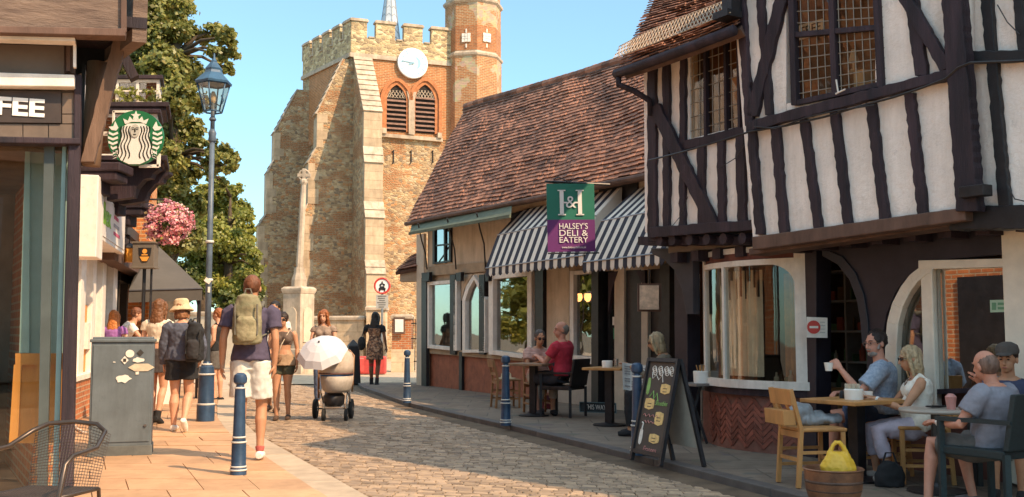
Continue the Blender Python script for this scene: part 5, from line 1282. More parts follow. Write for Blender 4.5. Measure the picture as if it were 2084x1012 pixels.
# interior : teal column, orange panelling, dark room
mb = MB(); cp(mb, [(52, 310), (62, 310), (60, 718), (40, 718)], -.22, .03); cp(mb, [(60, 305), (150, 305), (140, 722), (42, 722)], -.32, .08); mb.build('teal_column', mat('teal_wall', (.26, .36, .34), .7, .1, 3, .1), CS)
mb = MB(); cp(mb, [(38, 722), (140, 722), (134, 900), (22, 900)], -.30, .08); cp(mb, [(34, 719), (142, 719), (142, 742), (34, 742)], -.27, .08); cp(mb, [(30, 742), (46, 742), (38, 900), (20, 900)], -.24, .05); cp(mb, [(76, 742), (86, 742), (80, 900), (70, 900)], -.24, .05); mb.build('orange_dado', mat('orange_pine', (.68, .27, .05), .5, .2, 5, .2, 30, stretch=(1, 1, .2)), CS)
mb = MB()
def cslab(mb, u0, u1, o0, o1, z0, z1): mb.hexa([WC2.p(u0, z0, o0), WC2.p(u1, z0, o0), WC2.p(u1, z0, o1), WC2.p(u0, z0, o1)], [WC2.p(u0, z1, o0), WC2.p(u1, z1, o0), WC2.p(u1, z1, o1), WC2.p(u0, z1, o1)])
cslab(mb, -4.5, -.45, -2.9, -3.0, 0, 2.75); mb.hexa([WC2.p(u, 2.65, o) for u, o in ((-4.5, -.1), (-.1, -.1), (-.45, -2.9), (-4.5, -2.9))], [WC2.p(u, 2.75, o) for u, o in ((-4.5, -.1), (-.1, -.1), (-.45, -2.9), (-4.5, -2.9))]); cslab(mb, -4.5, -4.4, -.1, -2.9, 0, 2.65); mb.build('interior_lining', mat('cafe_wall', (.20, .14, .10), .8, .3, 1.5, .1), CS)
mb = MB(); cslab(mb, -4.4, -.05, -.1, -2.9, .02, .05); mb.build('cafe_floor', mat('cafe_floor', (.30, .17, .09), .5, .15, 2, .1), CS)
mb = MB(); cslab(mb, -4.4, -.9, -2.0, -2.4, .05, 1.05); cslab(mb, -4.4, -.85, -1.95, -2.45, 1.05, 1.1); cslab(mb, -3.4, -1.2, -2.6, -2.85, 1.5, 1.54); cslab(mb, -3.4, -1.2, -2.6, -2.85, 1.9, 1.94); mb.build('counter', mat('counter_wood', (.16, .09, .05), .6, .2, 4, .2), CS)
mb = MB(); p = WC2.p(-.95, 2.45, -1.2); mb.lathe([(.16, 0), (.15, .04), (.03, .12), (.01, .5)], p, 16); mb.build('pendant_shade', mat('brass_shade', (.6, .35, .12), .3, .1, 5, 0, metal=.5), CS)
# street side wall (brick with a dark door), not edge-on visible but reflected in the windows opposite
r0 = Vector((-3.47, 7.98, 0)); r1 = Vector((-4.95, 10.5, 0)); dv = (r1 - r0).normalized(); nv = Vector((-dv.y, dv.x, 0)); nv = -nv if nv.x < 0 else nv
mb = MB(); mb.hexa([r0, r1, r1 - nv * .2, r0 - nv * .2], [q + Vector((0, 0, 9.0)) for q in (r0, r1, r1 - nv * .2, r0 - nv * .2)])
e1 = Vector((-9.5, 10.7, 0)); mb.hexa([r1, e1, e1 + Vector((0, -.2, 0)), r1 + Vector((0, -.2, 0))], [q + Vector((0, 0, 9.0)) for q in (r1, e1, e1 + Vector((0, -.2, 0)), r1 + Vector((0, -.2, 0)))])
mb.build('brick_side_wall', M_brick, CS)
mb = MB(); a = r0 + dv * 1.0 + nv * .01; b = r0 + dv * 2.0 + nv * .01; mb.hexa([a, b, b + nv * .04, a + nv * .04], [q + Vector((0, 0, 2.2)) for q in (a, b, b + nv * .04, a + nv * .04)]); sd = mb.build('side_door', M_black, CS)
mb = MB(); mb.ell(a.lerp(b, .12) + nv * .07 + Vector((0, 0, 1.05)), (.03, .03, .03)); mb.build('handle', M_metal, sd)
mb = MB(); q4 = ((-4.5, .29), (.40, .29), (-.5, -3.0), (-4.5, -3.0)); mb.hexa([WC2.p(u, 3.52, o) for u, o in q4], [WC2.p(u, 3.6, o) for u, o in q4]); mb.build('floor_slab', M_oak, CS); mb = MB(); cslab(mb, -4.5, .40, .30, .36, 4.2, 9.0); mb.build('upper_wall', M_peel, CS)
mb = MB(); c = WC2.p(.40, 0, .28); c2_ = WC2.p(-.02, 0, -1.0)
mb.hexa([c + Vector((0, 0, 3.42)), c2_ + Vector((0, 0, 3.42)), c2_ - dC * .1 + Vector((0, 0, 3.42)), c - dC * .1 + Vector((0, 0, 3.42))], [q + Vector((0, 0, 9.0)) for q in (c, c2_, c2_ - dC * .1, c - dC * .1)]); mb.build('jetty_side', M_peel, CS)
mb = MB(); mb.hexa([WC2.p(-4.6, 9.0, .5), WC2.p(.6, 9.0, .5), WC2.p(.6, 10.9, -1.4), WC2.p(-4.6, 10.9, -1.4)], [q + Vector((0, 0, .1)) for q in (WC2.p(-4.6, 9.0, .5), WC2.p(.6, 9.0, .5), WC2.p(.6, 10.9, -1.4), WC2.p(-4.6, 10.9, -1.4))]); mb.build('roof', TILE, CS)
# weathered post and strut
mb = MB(); a, b = WC2.hit(185, 338, -.3), WC2.hit(200, 128, -.3); mb.tube([a, a.lerp(b, .5), b], [.07, .075, .08], 12); mb.build('round_post', mat('weathered_timber', (.30, .19, .12), .85, .25, 6, .7, 14, stretch=(1, 1, .2), bd=.015), CS, smooth=True)
mb = MB(); beam(mb, WC2, 180, 334, 245, 92, 27, -.12, .12, jit=1.5); mb.build('diagonal_strut', mat('strut_timber', (.20, .12, .08), .85, .3, 6, .7, 14, stretch=(1, 1, .2), bd=.015), CS)
mb = MB(); cp(mb, [(156, 92), (226, 92), (222, 135), (156, 160)], -.5, .1); cp(mb, [(168, 135), (175, 135), (168, 340), (160, 340)], -.35, .06); mb.each('black_boarding', M_black, CS)  # flat black boards behind the post and strut
beam_mb = MB(); beam(beam_mb, WC2, 238, 88, 275, 165, 18, -.7, .14, jit=1); beam_mb.build('eave_bracket', M_oak, CS)
# siren sign
SY = 9.6; sn = thing('coffee_sign', 'round green and white coffee sign with a crowned long haired figure', 'sign', at(277, 338, SY)); cs = at(277, 281.5, SY); rs = 57 / F * SY
X = Vector((1, 0, 0)); Z = Vector((0, 0, 1)); yv = Vector((0, -1, 0))
mb = MB(); mb.lathe([(rs, -.02), (rs, .02)], cs + Vector((0, 0, 0)), 48, MY); mb.build('green_disc', mat('siren_green', (.02, .17, .07), .45, .04, 4, 0), sn)
mb = MB()
for a, b in (((-1, -1), (1, -1)), ((1, -1), (1, 1))): pass
f0 = lambda x, z: cs + X * x * rs + Z * z * rs + Vector((0, .03, 0))
mb.bar(f0(.1, -1.0), f0(.82, -1.0), .02, .03); mb.bar(f0(.80, -1.02), f0(.80, -.55), .02, .03); mb.bar(f0(-.9, 1.0), f0(-.2, 1.0), .02, .02); mb.bar(f0(-.88, .4), f0(-.88, 1.02), .02, .02)
mb.bar(f0(-1.5, .2), f0(-.98, .2), .03, .03); mb.build('sign_frame', M_white, sn)
WH = mat('sign_plain_white', (.82, .80, .74), .5, .02, 4, 0); BK = mat('sign_black', (.02, .025, .02), .5, .02, 4, 0)
def flat(mb, pts, lay): mb.prism([cs + X * x * rs + Z * z * rs + yv * (.021 + lay * .004) for x, z in pts], yv * .004)
mb = MB()
body = [(-.28, .52), (-.46, .40), (-.52, .15), (-.50, -.1), (-.58, -.35), (-.66, -.55), (-.5, -.82), (-.2, -.96), (.2, -.96), (.5, -.82), (.66, -.55), (.58, -.35), (.50, -.1), (.52, .15), (.46, .40), (.28, .52)]
flat(mb, body, 0)
star = []
for k in range(10):
    r = .19 if k % 2 == 0 else .08; t = math.pi / 2 + k * math.pi / 5; star.append((r * math.cos(t), .80 + r * math.sin(t)))
flat(mb, star, 0)
flat(mb, [(-.38, .50), (-.46, .70), (-.28, .62), (-.22, .78), (-.1, .64), (0, .72), (.1, .64), (.22, .78), (.28, .62), (.46, .70), (.38, .50), (.15, .58), (-.15, .58)], 0)
for s in (-1, 1):
    flat(mb, [(s * .62, .36), (s * .74, .60), (s * .80, .42), (s * .97, .40), (s * .86, .28), (s * .7, .26)][::s], 0)
    for k in range(6):
        z = .2 - k * .17; x0 = .98 if k < 2 else (.96 - (k - 2) * .09); x0 = min(x0, math.sqrt(max(0.1, 1 - z * z)) - .02)
        flat(mb, [(s * .64, z + .02), (s * .8, z - .05), (s * x0, z + .03), (s * x0, z - .06), (s * .8, z - .13), (s * .62, z - .06)][::s], 0)
mb.build('white_figure', WH, sn)
mb = MB()
for s in (-1, 1):
    for k in range(4):
        x0 = .19 + .095 * k; path = []
        for i in range(15):
            z = .42 - i * .09; path.append((s * (x0 + .012 * i * (k * .3 + .2) + .045 * math.sin(i * .95 + k * .3)) , z))
        if k < 1: path = path[:14]
        for (xa, za), (xb, zb_) in zip(path, path[1:]):
            if xa * xa + za * za > .92 or xb * xb + zb_ * zb_ > .92: continue
            flat(mb, [(xa - .019, za), (xa + .019, za), (xb + .019, zb_), (xb - .019, zb_)], 1)
face = [(.17 * math.cos(t), .25 + .24 * math.sin(t)) for t in [i * math.pi / 9 for i in range(18)]]
mb.build('hair_lines', BK, sn)
mb = MB(); flat(mb, face, 2); mb.build('face', mat('sign_face_grey', (.55, .54, .48), .5, .02, 4, 0), sn)
mb = MB()
for s in (-1, 1): flat(mb, [(s * .04, .31), (s * .12, .30), (s * .12, .285), (s * .04, .29)][::s], 3); flat(mb, [(s * .03, .37), (s * .13, .36), (s * .13, .35), (s * .03, .355)][::s], 3)
flat(mb, [(-.015, .34), (.015, .34), (.025, .2), (-.025, .2)], 3); flat(mb, [(-.06, .13), (.06, .13), (.03, .10), (-.03, .10)], 3); mb.build('face_lines', BK, sn)

# ================================================================== STREET FACADES BEYOND
W3 = Wall((-2.46 - .26 * 13, 13.0), (-.26, 1.0)); d3, n3 = W3.d, W3.n
if n3.x < 0: n3 = -n3; W3.n = n3
def s3(mb, u0, u1, o0, o1, z0, z1, m=None): mb.hexa([W3.p(u0, z0, o0), W3.p(u1, z0, o0), W3.p(u1, z0, o1), W3.p(u0, z0, o1)], [W3.p(u0, z1, o0), W3.p(u1, z1, o0), W3.p(u1, z1, o1), W3.p(u0, z1, o1)], m)
def u3(px, off=0): return W3.uz(px, 677, off)[0]
ua = u3(160, .0); ub = u3(236, 0)
WS = thing('white_shop', 'cream fronted little shop with a projecting fascia sign and sash windows', 'shop', W3.p(ua, 0, 0))
mb = MB(); s3(mb, ua - 1.6, ub, -.1, -5, 0, 7.2); mb.build('wall', M_plaster, WS)
mb = MB(); s3(mb, ua - 1.6, ub, .0, .12, .0, .62); mb.build('brick_plinth', M_brick, WS)
mb = MB()
for a, b in ((162, 172), (186, 193), (206, 213), (228, 236)): s3(mb, u3(a, .1), u3(b, .1), -.1, .1, .621, 2.55)
s3(mb, u3(160, .1) - 1.5, u3(236, .1), -.09, .15, .622, .70); s3(mb, u3(160, .1) - 1.5, ub, -.1, .12, 2.551, 2.75)
wf = mb.build('window', M_white, WS, bevel=.005); mb = MB(); s3(mb, u3(190, 0), ub - .05, -.02, .0, .71, 2.54); mb.build('glass', M_glassr, wf)
mb = MB(); s3(mb, u3(172, .02), u3(190, .02), -.05, .03, .71, 1.72); mb.build('orange_panel', MATS['orange_pine'], WS)
mb = MB(); s3(mb, u3(176, .06), u3(182, .06), .031, .09, 1.05, 1.45); mb.build('meter_box', M_white, WS)
# projecting sign
za, zb_ = 2.57, 3.22; a, b = u3(195, .45), u3(248, .45); mb = MB(); s3(mb, a - .01, b, -.1, .45, za, zb_); s3(mb, a - .6, a - .015, -.1, .5, za - .3, zb_ + .12)
ws_ = mb.build('fascia_box', M_white, WS, bevel=.01)
mb = MB(); s3(mb, a + .12, b - .1, .452, .46, za + .06, zb_ - .06); mb.build('sign_board', mat('sign_board_white', (.80, .76, .70), .4, .04, 3, 0), WS)
text3d('lettering', 'flex', W3.p(a + .65, (za + zb_) / 2 + .04, .465), d3, Z, .42, mat('lime_green', (.25, .60, .04), .5, .04, 3, 0), WS, .003, width=.9, off=.01)
mb = MB()
for i, z in enumerate((.18, .3, .42)): s3(mb, a + 1.45, a + 2.2 - .1 * i, .461, .465, za + z, za + z + .05, i)
mb.build('sign_lines', [mat('sign_pink', (.6, .12, .2)), mat('sign_grey', (.4, .38, .38)), MATS['sign_pink']], WS)
# pub / dark timber shops further on
PB = thing('timber_inn', 'row of black beamed inn fronts with corbelled bay windows', 'inn', W3.p(ub + .2, 0, 0))
uc = u3(262, 0); ue = u3(272, 0)
mb = MB(); s3(mb, ub + .01, uc, -.12, -5, 0, 5.6); mb.build('wall', M_plaster, PB)
mb = MB(); u = ub
while u < uc: s3(mb, u, u + .22, -.119, .02, 0, 5.4); u += 1.5
s3(mb, ub, uc, -.118, .05, 2.3, 2.75); s3(mb, ub, uc, -.118, .15, 3.2, 3.4); mb.each('black_beam', M_black, PB)
mb = MB(); s3(mb, u3(222, .3), uc, .06, .35, 2.45, 2.95); mb.build('brown_fascia', M_brown, PB, bevel=.01)
mb = MB(); s3(mb, ub - 1, uc, .3, -5.3, 5.6, 5.8); mb.build('eaves', M_oak, PB)
br_ = thing('brick_house', 'orange brick house end standing behind the hanging flowers', 'house', W3.p(uc + .3, 0, 0))
mb = MB(); y = 21.8
mb.hexa([(at(258, 677, y).x, y, 0), (at(301, 677, y).x, y, 0), (at(301, 677, y).x - .45, y + 1.6, 0), (at(258, 677, y).x - .45, y + 1.6, 0)], [(at(258, 677, y).x, y, 4.86), (at(301, 677, y).x, y, 4.86), (at(301, 677, y).x - .45, y + 1.6, 4.86), (at(258, 677, y).x - .45, y + 1.6, 4.86)])
mb.build('wall', brick('orange_brick', (.62, .22, .06), (.52, .17, .045), (.60, .38, .2), .23, .085, .014), br_)
mb = MB(); mb.hexa([(at(254, 677, y).x, y - .15, 4.86), (at(303, 677, y).x, y - .15, 4.86), (at(303, 677, y).x - .45, y + 1.6, 4.86), (at(254, 677, y).x - .45, y + 1.6, 4.86)], [(at(258, 677, y).x, y, 5.0), (at(301, 677, y).x, y, 5.0), (at(301, 677, y).x - .45, y + 1.6, 5.0), (at(258, 677, y).x - .45, y + 1.6, 5.0)]); mb.build('roof', M_brown, br_)
# bay windows (boxes built facing the street corner)
def bay(label, x0, x1, y0, y1, Y, dep, corb, rows=1, cols=2, plants=False):
    t = thing('bay_window', label, 'bay window', at((x0 + x1) / 2, y1, Y), group=None)
    A = at(x0, y0, Y); B = at(x1, y0, Y); zb0 = at(x0, y1, Y).z; zt = A.z; mb = MB(); w = .045
    def bx(xa, xb, ya, yb, za, zb_, m=None):
        K = lambda x, y, z: (x - .30 * (y - Y), y, z)
        mb.hexa([K(xa, ya, za), K(xb, ya, za), K(xb, yb, za), K(xa, yb, za)], [K(xa, ya, zb_), K(xb, ya, zb_), K(xb, yb, zb_), K(xa, yb, zb_)], m)
    for i in range(cols + 1): x = lerp(A.x, B.x - w, i / cols); bx(x, x + w, Y, Y + w, zb0 + w, zt - w)
    bx(A.x, B.x, Y - .002, Y + w, zt - w, zt); bx(A.x, B.x, Y - .002, Y + w, zb0, zb0 + w)
    for j in range(1, rows + 1):
        if rows > 0: z = lerp(zb0, zt, j / (rows + 1)); bx(A.x + w, B.x - w, Y + .004, Y + w, z, z + .025)
    for k in range(1, 4): yy = Y + dep * k / 3; bx(B.x - w, B.x, yy - w, yy, zb0 + w, zt - w)
    bx(B.x - w, B.x + .001, Y + w, Y + dep, zb0, zb0 + w); bx(B.x - w, B.x + .001, Y + w, Y + dep, zt - w, zt)
    mb.build('frame', M_white, t)
    mb = MB(); bx(A.x + .03, B.x - .03, Y + .02, Y + .026, zb0 + .02, zt - .02); bx(B.x - .026, B.x - .02, Y + .03, Y + dep, zb0 + .02, zt - .02); mb.build('glass', M_glassr, t)
    mb = MB(); bx(A.x - .1, B.x - .15, Y + .5, Y + dep, zb0, zt); mb.build('lining', M_int, t)
    mb = MB(); e = .16; bx(A.x - .1, B.x + e, Y - e, Y + dep, zb0 - .07, zb0 - .001); bx(A.x - .1, B.x + e * .7, Y - e * .7, Y + dep, zb0 - .12, zb0 - .071)
    bx(A.x - .1, B.x + .05, Y - .05, Y + dep, zt + .001, zt + .06); mb.build('sill_board', M_oak, t, bevel=.008)
    if corb:
        mb = MB(); prof = [(0, -.121), (.0, -.16), (-.08, -.22), (-.10, -.28), (-.20, -.30), (-.30, -.42), (-.34, -.55), (-.7, -.6), (-.7, -.121)]
        for yy in (Y + .05, Y + dep - .3): mb.prism([(B.x + x + .02, yy, zb0 + z) for x, z in prof], Vector((0, .16, 0)))
        mb.build('corbel', M_oak, t)
    if plants:
        leafobj('plants', [(lerp(A.x, B.x, s), Y - .08, zb0 + .12, .14) for s in (.1, .35, .6, .85, 1.0)], 500, .05, LF2, t, 4)
    return t
bay('white framed bay window with plants on its ledge above the round sign', 236, 325, 162, 212, 15.2, .8, False, 1, 2, True)
bay('white sash bay window behind the round coffee sign', 200, 320, 232, 320, 14.0, .8, True, 1, 3)
bay('small dark corbelled bay window beside the orange brick wall', 228, 278, 335, 383, 17.8, .7, True, 1, 2)
# black cornice blocks above the shop
mb = MB(); 
for x, y, Y in ((175, 345, 13.6), (213, 392, 15.4), (240, 420, 17.5)):
    p = at(x, y, Y); mb.g = x; mb.box(p, (1.1, .5, .12)); mb.box(p + Vector((.1, -.02, -.12)), (.8, .4, .12)); mb.box(p + Vector((.0, -.0, -.26)), (.55, .35, .18))
mb.g = None; mb.each('cornice_block', M_oak, PB, bevel=.02)
# hanging flower basket
FY = 17.5; fb = thing('flower_basket', 'huge round hanging basket of pink and red flowers on the inn wall', 'flower basket', at(346, 500, FY)); c = at(346, 452, FY); r = 46 / F * FY
bl = [(c.x + dx * r, c.y + dy * r, c.z + dz * r, rr * r) for dx, dy, dz, rr in ((0, 0, 0, .75), (-.4, 0, .25, .5), (.4, 0, .2, .5), (.35, -.2, -.35, .55), (-.35, -.2, -.3, .55), (0, -.3, .5, .45), (.1, -.3, -.1, .6), (-.55, 0, -.05, .4), (.6, 0, -.1, .4), (.1, 0, -.6, .45))]
leafobj('foliage', bl, 3500, .06, LF3, fb, 2)
PF = leafmat('petals', [(.88, .42, .55), (.80, .20, .32), (.92, .65, .72), (.70, .12, .20), (.90, .52, .66), (.90, .50, .62), (.35, .28, .08), (.85, .60, .70)], .25)
leafobj('flowers', [(x, y - .05, z, q * 1.15) for x, y, z, q in bl], 12000, .055, PF, fb, 3)
mb = MB(); mb.lathe([(.02, -.35), (.2, -.3), (.3, -.1), (.32, 0)], c, 14); mb.tube([c + Vector((0, 0, 0)), c + Vector((0, 0, r * 1.0)), c + Vector((-.5, .1, r * 1.0 + .02)), c + Vector((-1.3, .3, r * 1.02))], .02, 6); mb.build('basket', M_dmetal, fb)
# pub sign box on bracket, hanging lantern, post
PY = 17.2; ps = thing('inn_sign', 'grey boxed inn sign with an amber shield badge on a tall black post', 'sign', (at(288, 677, PY).x, PY, 0))
p = at(296, 520, PY); mb = MB(); mb.box(p, (.36, .22, .40)); mb.box(p + Vector((0, 0, .21)), (.40, .26, .03)); mb.box(p - Vector((0, 0, .21)), (.40, .26, .03)); mb.build('sign_box', mat('sign_box_grey', (.17, .14, .11), .6, .1, 4, .1), ps, bevel=.005)
mb = MB(); f_ = lambda x, z, o: p + Vector((.03 + x, -.111 - o, z)); mb.prism([f_(-.11, .12, .0), f_(.11, .12, .0), f_(.09, -.02, 0), (f_(.04, -.12, 0)), f_(-.04, -.12, 0), f_(-.09, -.02, 0)], Vector((0, -.01, 0))); mb.build('shield', M_black, ps)
mb = MB(); mb.prism([f_(-.08, -.03, .011), f_(.08, -.03, .011), f_(.04, -.105, .011), f_(-.04, -.105, .011)], Vector((0, -.006, 0))); mb.lathe([(.04, -.003), (.04, .003)], f_(0, .06, .014), 16, MY); mb.box(f_(0, .0, .015), (.10, .004, .02)); mb.build('badge', mat('badge_amber', (.80, .35, .06), .5, .1, 4, 0), ps)
mb = MB(); q = at(288, 677, PY); mb.tube([(q.x, PY + .05, 0), (q.x, PY + .05, p.z - .2)], .03, 8); mb.tube([(q.x + .12, PY + .05, 0), (q.x + .12, PY + .05, p.z - .2)], .02, 8); mb.build('post', M_black, ps)
ol = thing('amber_lantern', 'square amber glass lantern hung beside the grey inn sign', 'lantern', at(262, 530, PY)); p = at(263, 515, PY + .4)
mb = MB(); mb.lathe([(.10, -.16), (.135, .08)], p, 4); mb.build('amber_glass', mat('amber', (.85, .38, .06), .4, .1, 5, 0), ol); mb = MB(); mb.lathe([(.16, .081), (.12, .12), (.02, .17)], p, 4); mb.tube([p + Vector((0, 0, .15)), p + Vector((0, 0, .3)), p + Vector((-.5, .1, .3))], .015, 6); mb.build('lantern_cap', M_black, ol)
# marquee canopy
MQ = thing('marquee', 'dusty grey brown marquee canopy outside the inn', 'marquee', (at(345, 677, 20).x, 20, 0)); K = mat('marquee_canvas', (.10, .088, .075), .8, .1, 2, .3, 20)
pk = at(318, 498, 21.2); fl, frr = at(262, 592, 19.0), at(412, 588, 19.6); bl_, brr = at(262, 585, 23.0), at(408, 585, 23.4); 
mb = MB(); pk2 = at(300, 500, 21.6)
for tri in ((pk2, fl, frr, pk), (pk, frr, brr), (pk, brr, bl_, pk2), (pk2, bl_, fl)): mb.prism(tri, Vector((0, 0, .015)))
mb.build('canopy', K, MQ)
mb = MB(); 
for a, b in ((fl, frr), (frr, brr)): 
    for i in range(6):
        p0, p1 = a.lerp(b, i / 6), a.lerp(b, (i + 1) / 6); mb.hexa([p0 - Z * .22, p1 - Z * .22, p1 - Z * .22 + Vector((0, .01, 0)), p0 - Z * .22 + Vector((0, .01, 0))], [p0, p1, p1 + Vector((0, .01, 0)), p0 + Vector((0, .01, 0))])
mb.build('valance', mat('valance_canvas', (.08, .07, .06), .8, .1, 2, .3, 20), MQ)
mb = MB()
for q in (fl + Vector((.25, .1, 0)), frr + Vector((-.1, .1, 0)), brr, bl_ + Vector((.2, 0, 0))): mb.tube([(q.x, q.y, 0), (q.x, q.y, q.z)], .025, 6)
mb.tube([fl, frr], .02, 5); mb.build('frame', M_dmetal, MQ)

# houses behind the photographer, mirrored in the shop glass
def rear_house(label, x0, x1, y, h, m):
    t = thing('street_house', label, 'house', ((x0 + x1) / 2, y, 0)); mb = MB(); mb.box(((x0 + x1) / 2, y - 3, h / 2), (x1 - x0, 6, h)); mb.build('wall', m, t)
    mb = MB(); mb.prism([(x0 - .2, y + .3, h), (x0 - .2, y - 6.3, h), (x0 - .2, y - 3, h + 2.6)], Vector((x1 - x0 + .4, 0, 0))); mb.build('roof', TILE, t); n_ = 3
    for i in range(n_):
        for z in (1.0, 3.6):
            xx = x0 + (x1 - x0) * (i + .5) / n_; mb = MB(); mb.box((xx, y + .03, z + .6), (1.0, .08, 1.3)); o = mb.build('window', M_white, t); mb = MB(); mb.box((xx, y + .075, z + .6), (.84, .02, 1.14)); mb.build('pane', M_black, o)
rear_house('brick house across the street behind the photographer', -9, -1.5, -13, 6.2, M_brick)
rear_house('cream house across the street behind the photographer', -1.4, 7, -14, 5.8, M_cream)

al = thing('reflected_house', 'unseen tall brick house added behind the coffee shop for window reflections', 'house', (-9.5, 12, 0)); mb = MB(); mb.box((-9.5, 12.0, 3.8), (3.0, 2.4, 7.6)); mb.build('wall', M_brick, al)  # unseen, added so the bow window mirrors brick instead of sky
mb = MB(); mb.prism([(-7.9, 10.7, 7.6), (-7.9, 13.3, 7.6), (-7.9, 12.0, 9.4)], Vector((-3.2, 0, 0))); mb.build('roof', TILE, al)
for z in (1.6, 4.6): mb = MB(); mb.box((-7.98, 12.0, z + .5), (.08, 1.0, 1.4)); o = mb.build('window', M_white, al); mb = MB(); mb.box((-7.93, 12.0, z + .5), (.03, .84, 1.22)); mb.build('pane', M_black, o)
# ================================================================== STREET FURNITURE
# bollards
M_wband = mat('white_band', (.62, .60, .55), .45, .1, 6, .1)
def bollard_proto(loc, label, h=.94):
    t = thing('bollard', label, 'bollard', loc, group='blue cast iron bollards'); mb = MB(); k = h / .94; B = Vector(loc)
    mb.lathe([(r * k, z * k) for r, z in ((.075, 0), (.075, .06), (.068, .07), (.066, .28), (.058, .34), (.052, .62), (.050, .72), (.046, .80), (.038, .81), (.036, .83), (.06, .85), (.064, .885), (.055, .92), (.03, .938), (.005, .94))], B, 24); mb.build('shaft', M_navy, t, smooth=True, auto=35)
    mb = MB()
    for z, r in ((.045, .078), (.075, .072), (.30, .069), (.345, .061), (.80, .049)): mb.lathe([(r * k, (z - .008) * k), ((r + .004) * k, z * k), (r * k, (z + .008) * k)], B, 24)
    mb.each('band', M_wband, t, smooth=True); return t
L0 = G(485, 966, PV); b0 = bollard_proto(L0, 'nearest navy bollard standing on the sunlit left pavement in front of the walking man')
for px, py, lab in ((1298, 926, 'navy bollard half hidden behind the chalkboard'), (1029, 866, 'navy bollard in the shade beside the couple seated at the deli'), (828, 820, 'farthest navy bollard at the end of the dark right pavement')):
    g = G(px, py, PV); dup(b0, g, 0, lab)
b0.scale = (.95, .95, .95)
# black obelisk bollard
g = G(718, 782, 0); t = thing('black_bollard', 'squat square black bollard with a pointed top behind the pram', 'bollard', g); mb = MB(); z = math.radians(20)
def sqr(r, h): return [g + Vector((r * math.cos(z + k * math.pi / 2 + .78), r * math.sin(z + k * math.pi / 2 + .78), h)) for k in range(4)]
mb.rings([sqr(.24, 0), sqr(.19, .95), sqr(.175, .98), sqr(.02, 1.12)]); mb.build('block', M_black, t, bevel=.006); mb = MB(); mb.lathe([(.03, 0), (.05, .05), (.045, .1)], g + Vector((-.2, -.1, .85)), 10); mb.tube([g + Vector((-.2, -.1, 0)), g + Vector((-.2, -.1, .87))], .03, 8); mb.build('side_post', M_navy, t)
# lamp post
g = G(418, 857, PV); LMP = thing('street_lamp', 'tall blue Victorian street lamp with a glazed lantern', 'street lamp', g); mb = MB()
mb.lathe([(.125, 0), (.125, .22), (.112, .25), (.108, .62), (.115, .66), (.108, .70), (.10, .76), (.06, .80), (.05, .84)], g, 20); mb.build('base', M_navy, LMP, smooth=True, auto=35)
mb = MB()
for z_, r in ((.235, .12), (.24, .122), (.66, .12), (.80, .075)): mb.lathe([(r, z_ - .012), (r + .005, z_), (r, z_ + .012)], g, 20)
for z_ in (2.0, 2.55): mb.lathe([(.055, z_ - .02), (.062, z_), (.055, z_ + .02)], g, 16)
mb.each('band', M_wband, LMP, smooth=True)
lt_ = at(432, 205, g.y); topz = lt_.z; ax = Vector((g.x - .0, g.y, 0)); 
def lp(z_): return Vector((g.x, g.y, z_))
mb = MB(); mb.tube([lp(.84), lp(2.6), lp(topz - .55)], [.048, .042, .035], 14); mb.lathe([(.036, 0), (.06, .03), (.05, .09), (.06, .14), (.035, .2)], lp(topz - .62), 14); mb.lathe([(.04, 0), (.055, .02), (.04, .05)], lp(topz - .3), 14); mb.tube([lp(topz - .45), lp(topz + .0)], [.033, .03], 12)
mb.build('shaft', mat('lamp_grey_blue', (.11, .15, .20), .45, .2, 5, .15), LMP, smooth=True)
mb = MB()
for s in (-1, 1):
    for w in (X, Vector((0, 1, 0))): mb.tube([lp(topz - .02), lp(topz - .08) + w * s * .1, lp(topz + .0) + w * s * .15, lp(topz + .08) + w * s * .12], .012, 6)
def hx(r, z_, a=30): return [lp(z_) + Vector((r * math.cos(R(a + 60 * k)), r * math.sin(R(a + 60 * k)), 0)) for k in range(6)]
gz0, gz1 = at(432, 228, g.y).z, at(432, 172, g.y).z; r0_, r1_ = .13, .235
for k in range(6): mb.tube([hx(r0_, gz0)[k], hx(r1_, gz1)[k]], .011, 5)
mb.tube(hx(r0_, gz0) + [hx(r0_, gz0)[0]], .013, 5); mb.tube(hx(r1_, gz1) + [hx(r1_, gz1)[0]], .016, 5)
mb.tube([lp(topz - .05), lp(gz0)], .03, 8)
mb.build('lantern_frame', mat('lantern_blue', (.04, .11, .20), .4, .2, 6, .1), LMP, smooth=True)
mb = MB(); mb.rings([hx(r1_ + .03, gz1), hx(r1_ + .035, gz1 + .03), hx(.14, gz1 + .16), hx(.12, gz1 + .2), hx(.125, gz1 + .23), hx(.07, gz1 + .3), hx(.05, gz1 + .33)]); mb.lathe([(.03, .3), (.045, .34), (.02, .38), (.01, .46)], lp(gz1), 10); mb.build('lantern_roof', MATS['lantern_blue'], LMP)
mb = MB(); mb.rings([hx(r0_ - .005, gz0), hx(r1_ - .005, gz1)], cap=False); mb.build('lantern_glass', glass('lamp_glass', (.9, .85, .75), .05), LMP)
mb = MB(); mb.lathe([(.02, 0), (.045, .06), (.045, .14), (.02, .2)], lp(gz0 + .1), 10); mb.build('lamp_unit', mat('lamp_inner', (.6, .5, .35), .5), LMP)
mb = MB(); mb.box(lp(at(432, 572, g.y).z) + Vector((.0, -.055, 0)), (.09, .012, .06), Matrix.Rotation(R(35), 3, 'Y')); mb.box(lp(at(432, 590, g.y).z) + Vector((.02, -.05, 0)), (.03, .01, .08)); mb.build('sticker', M_white, LMP)
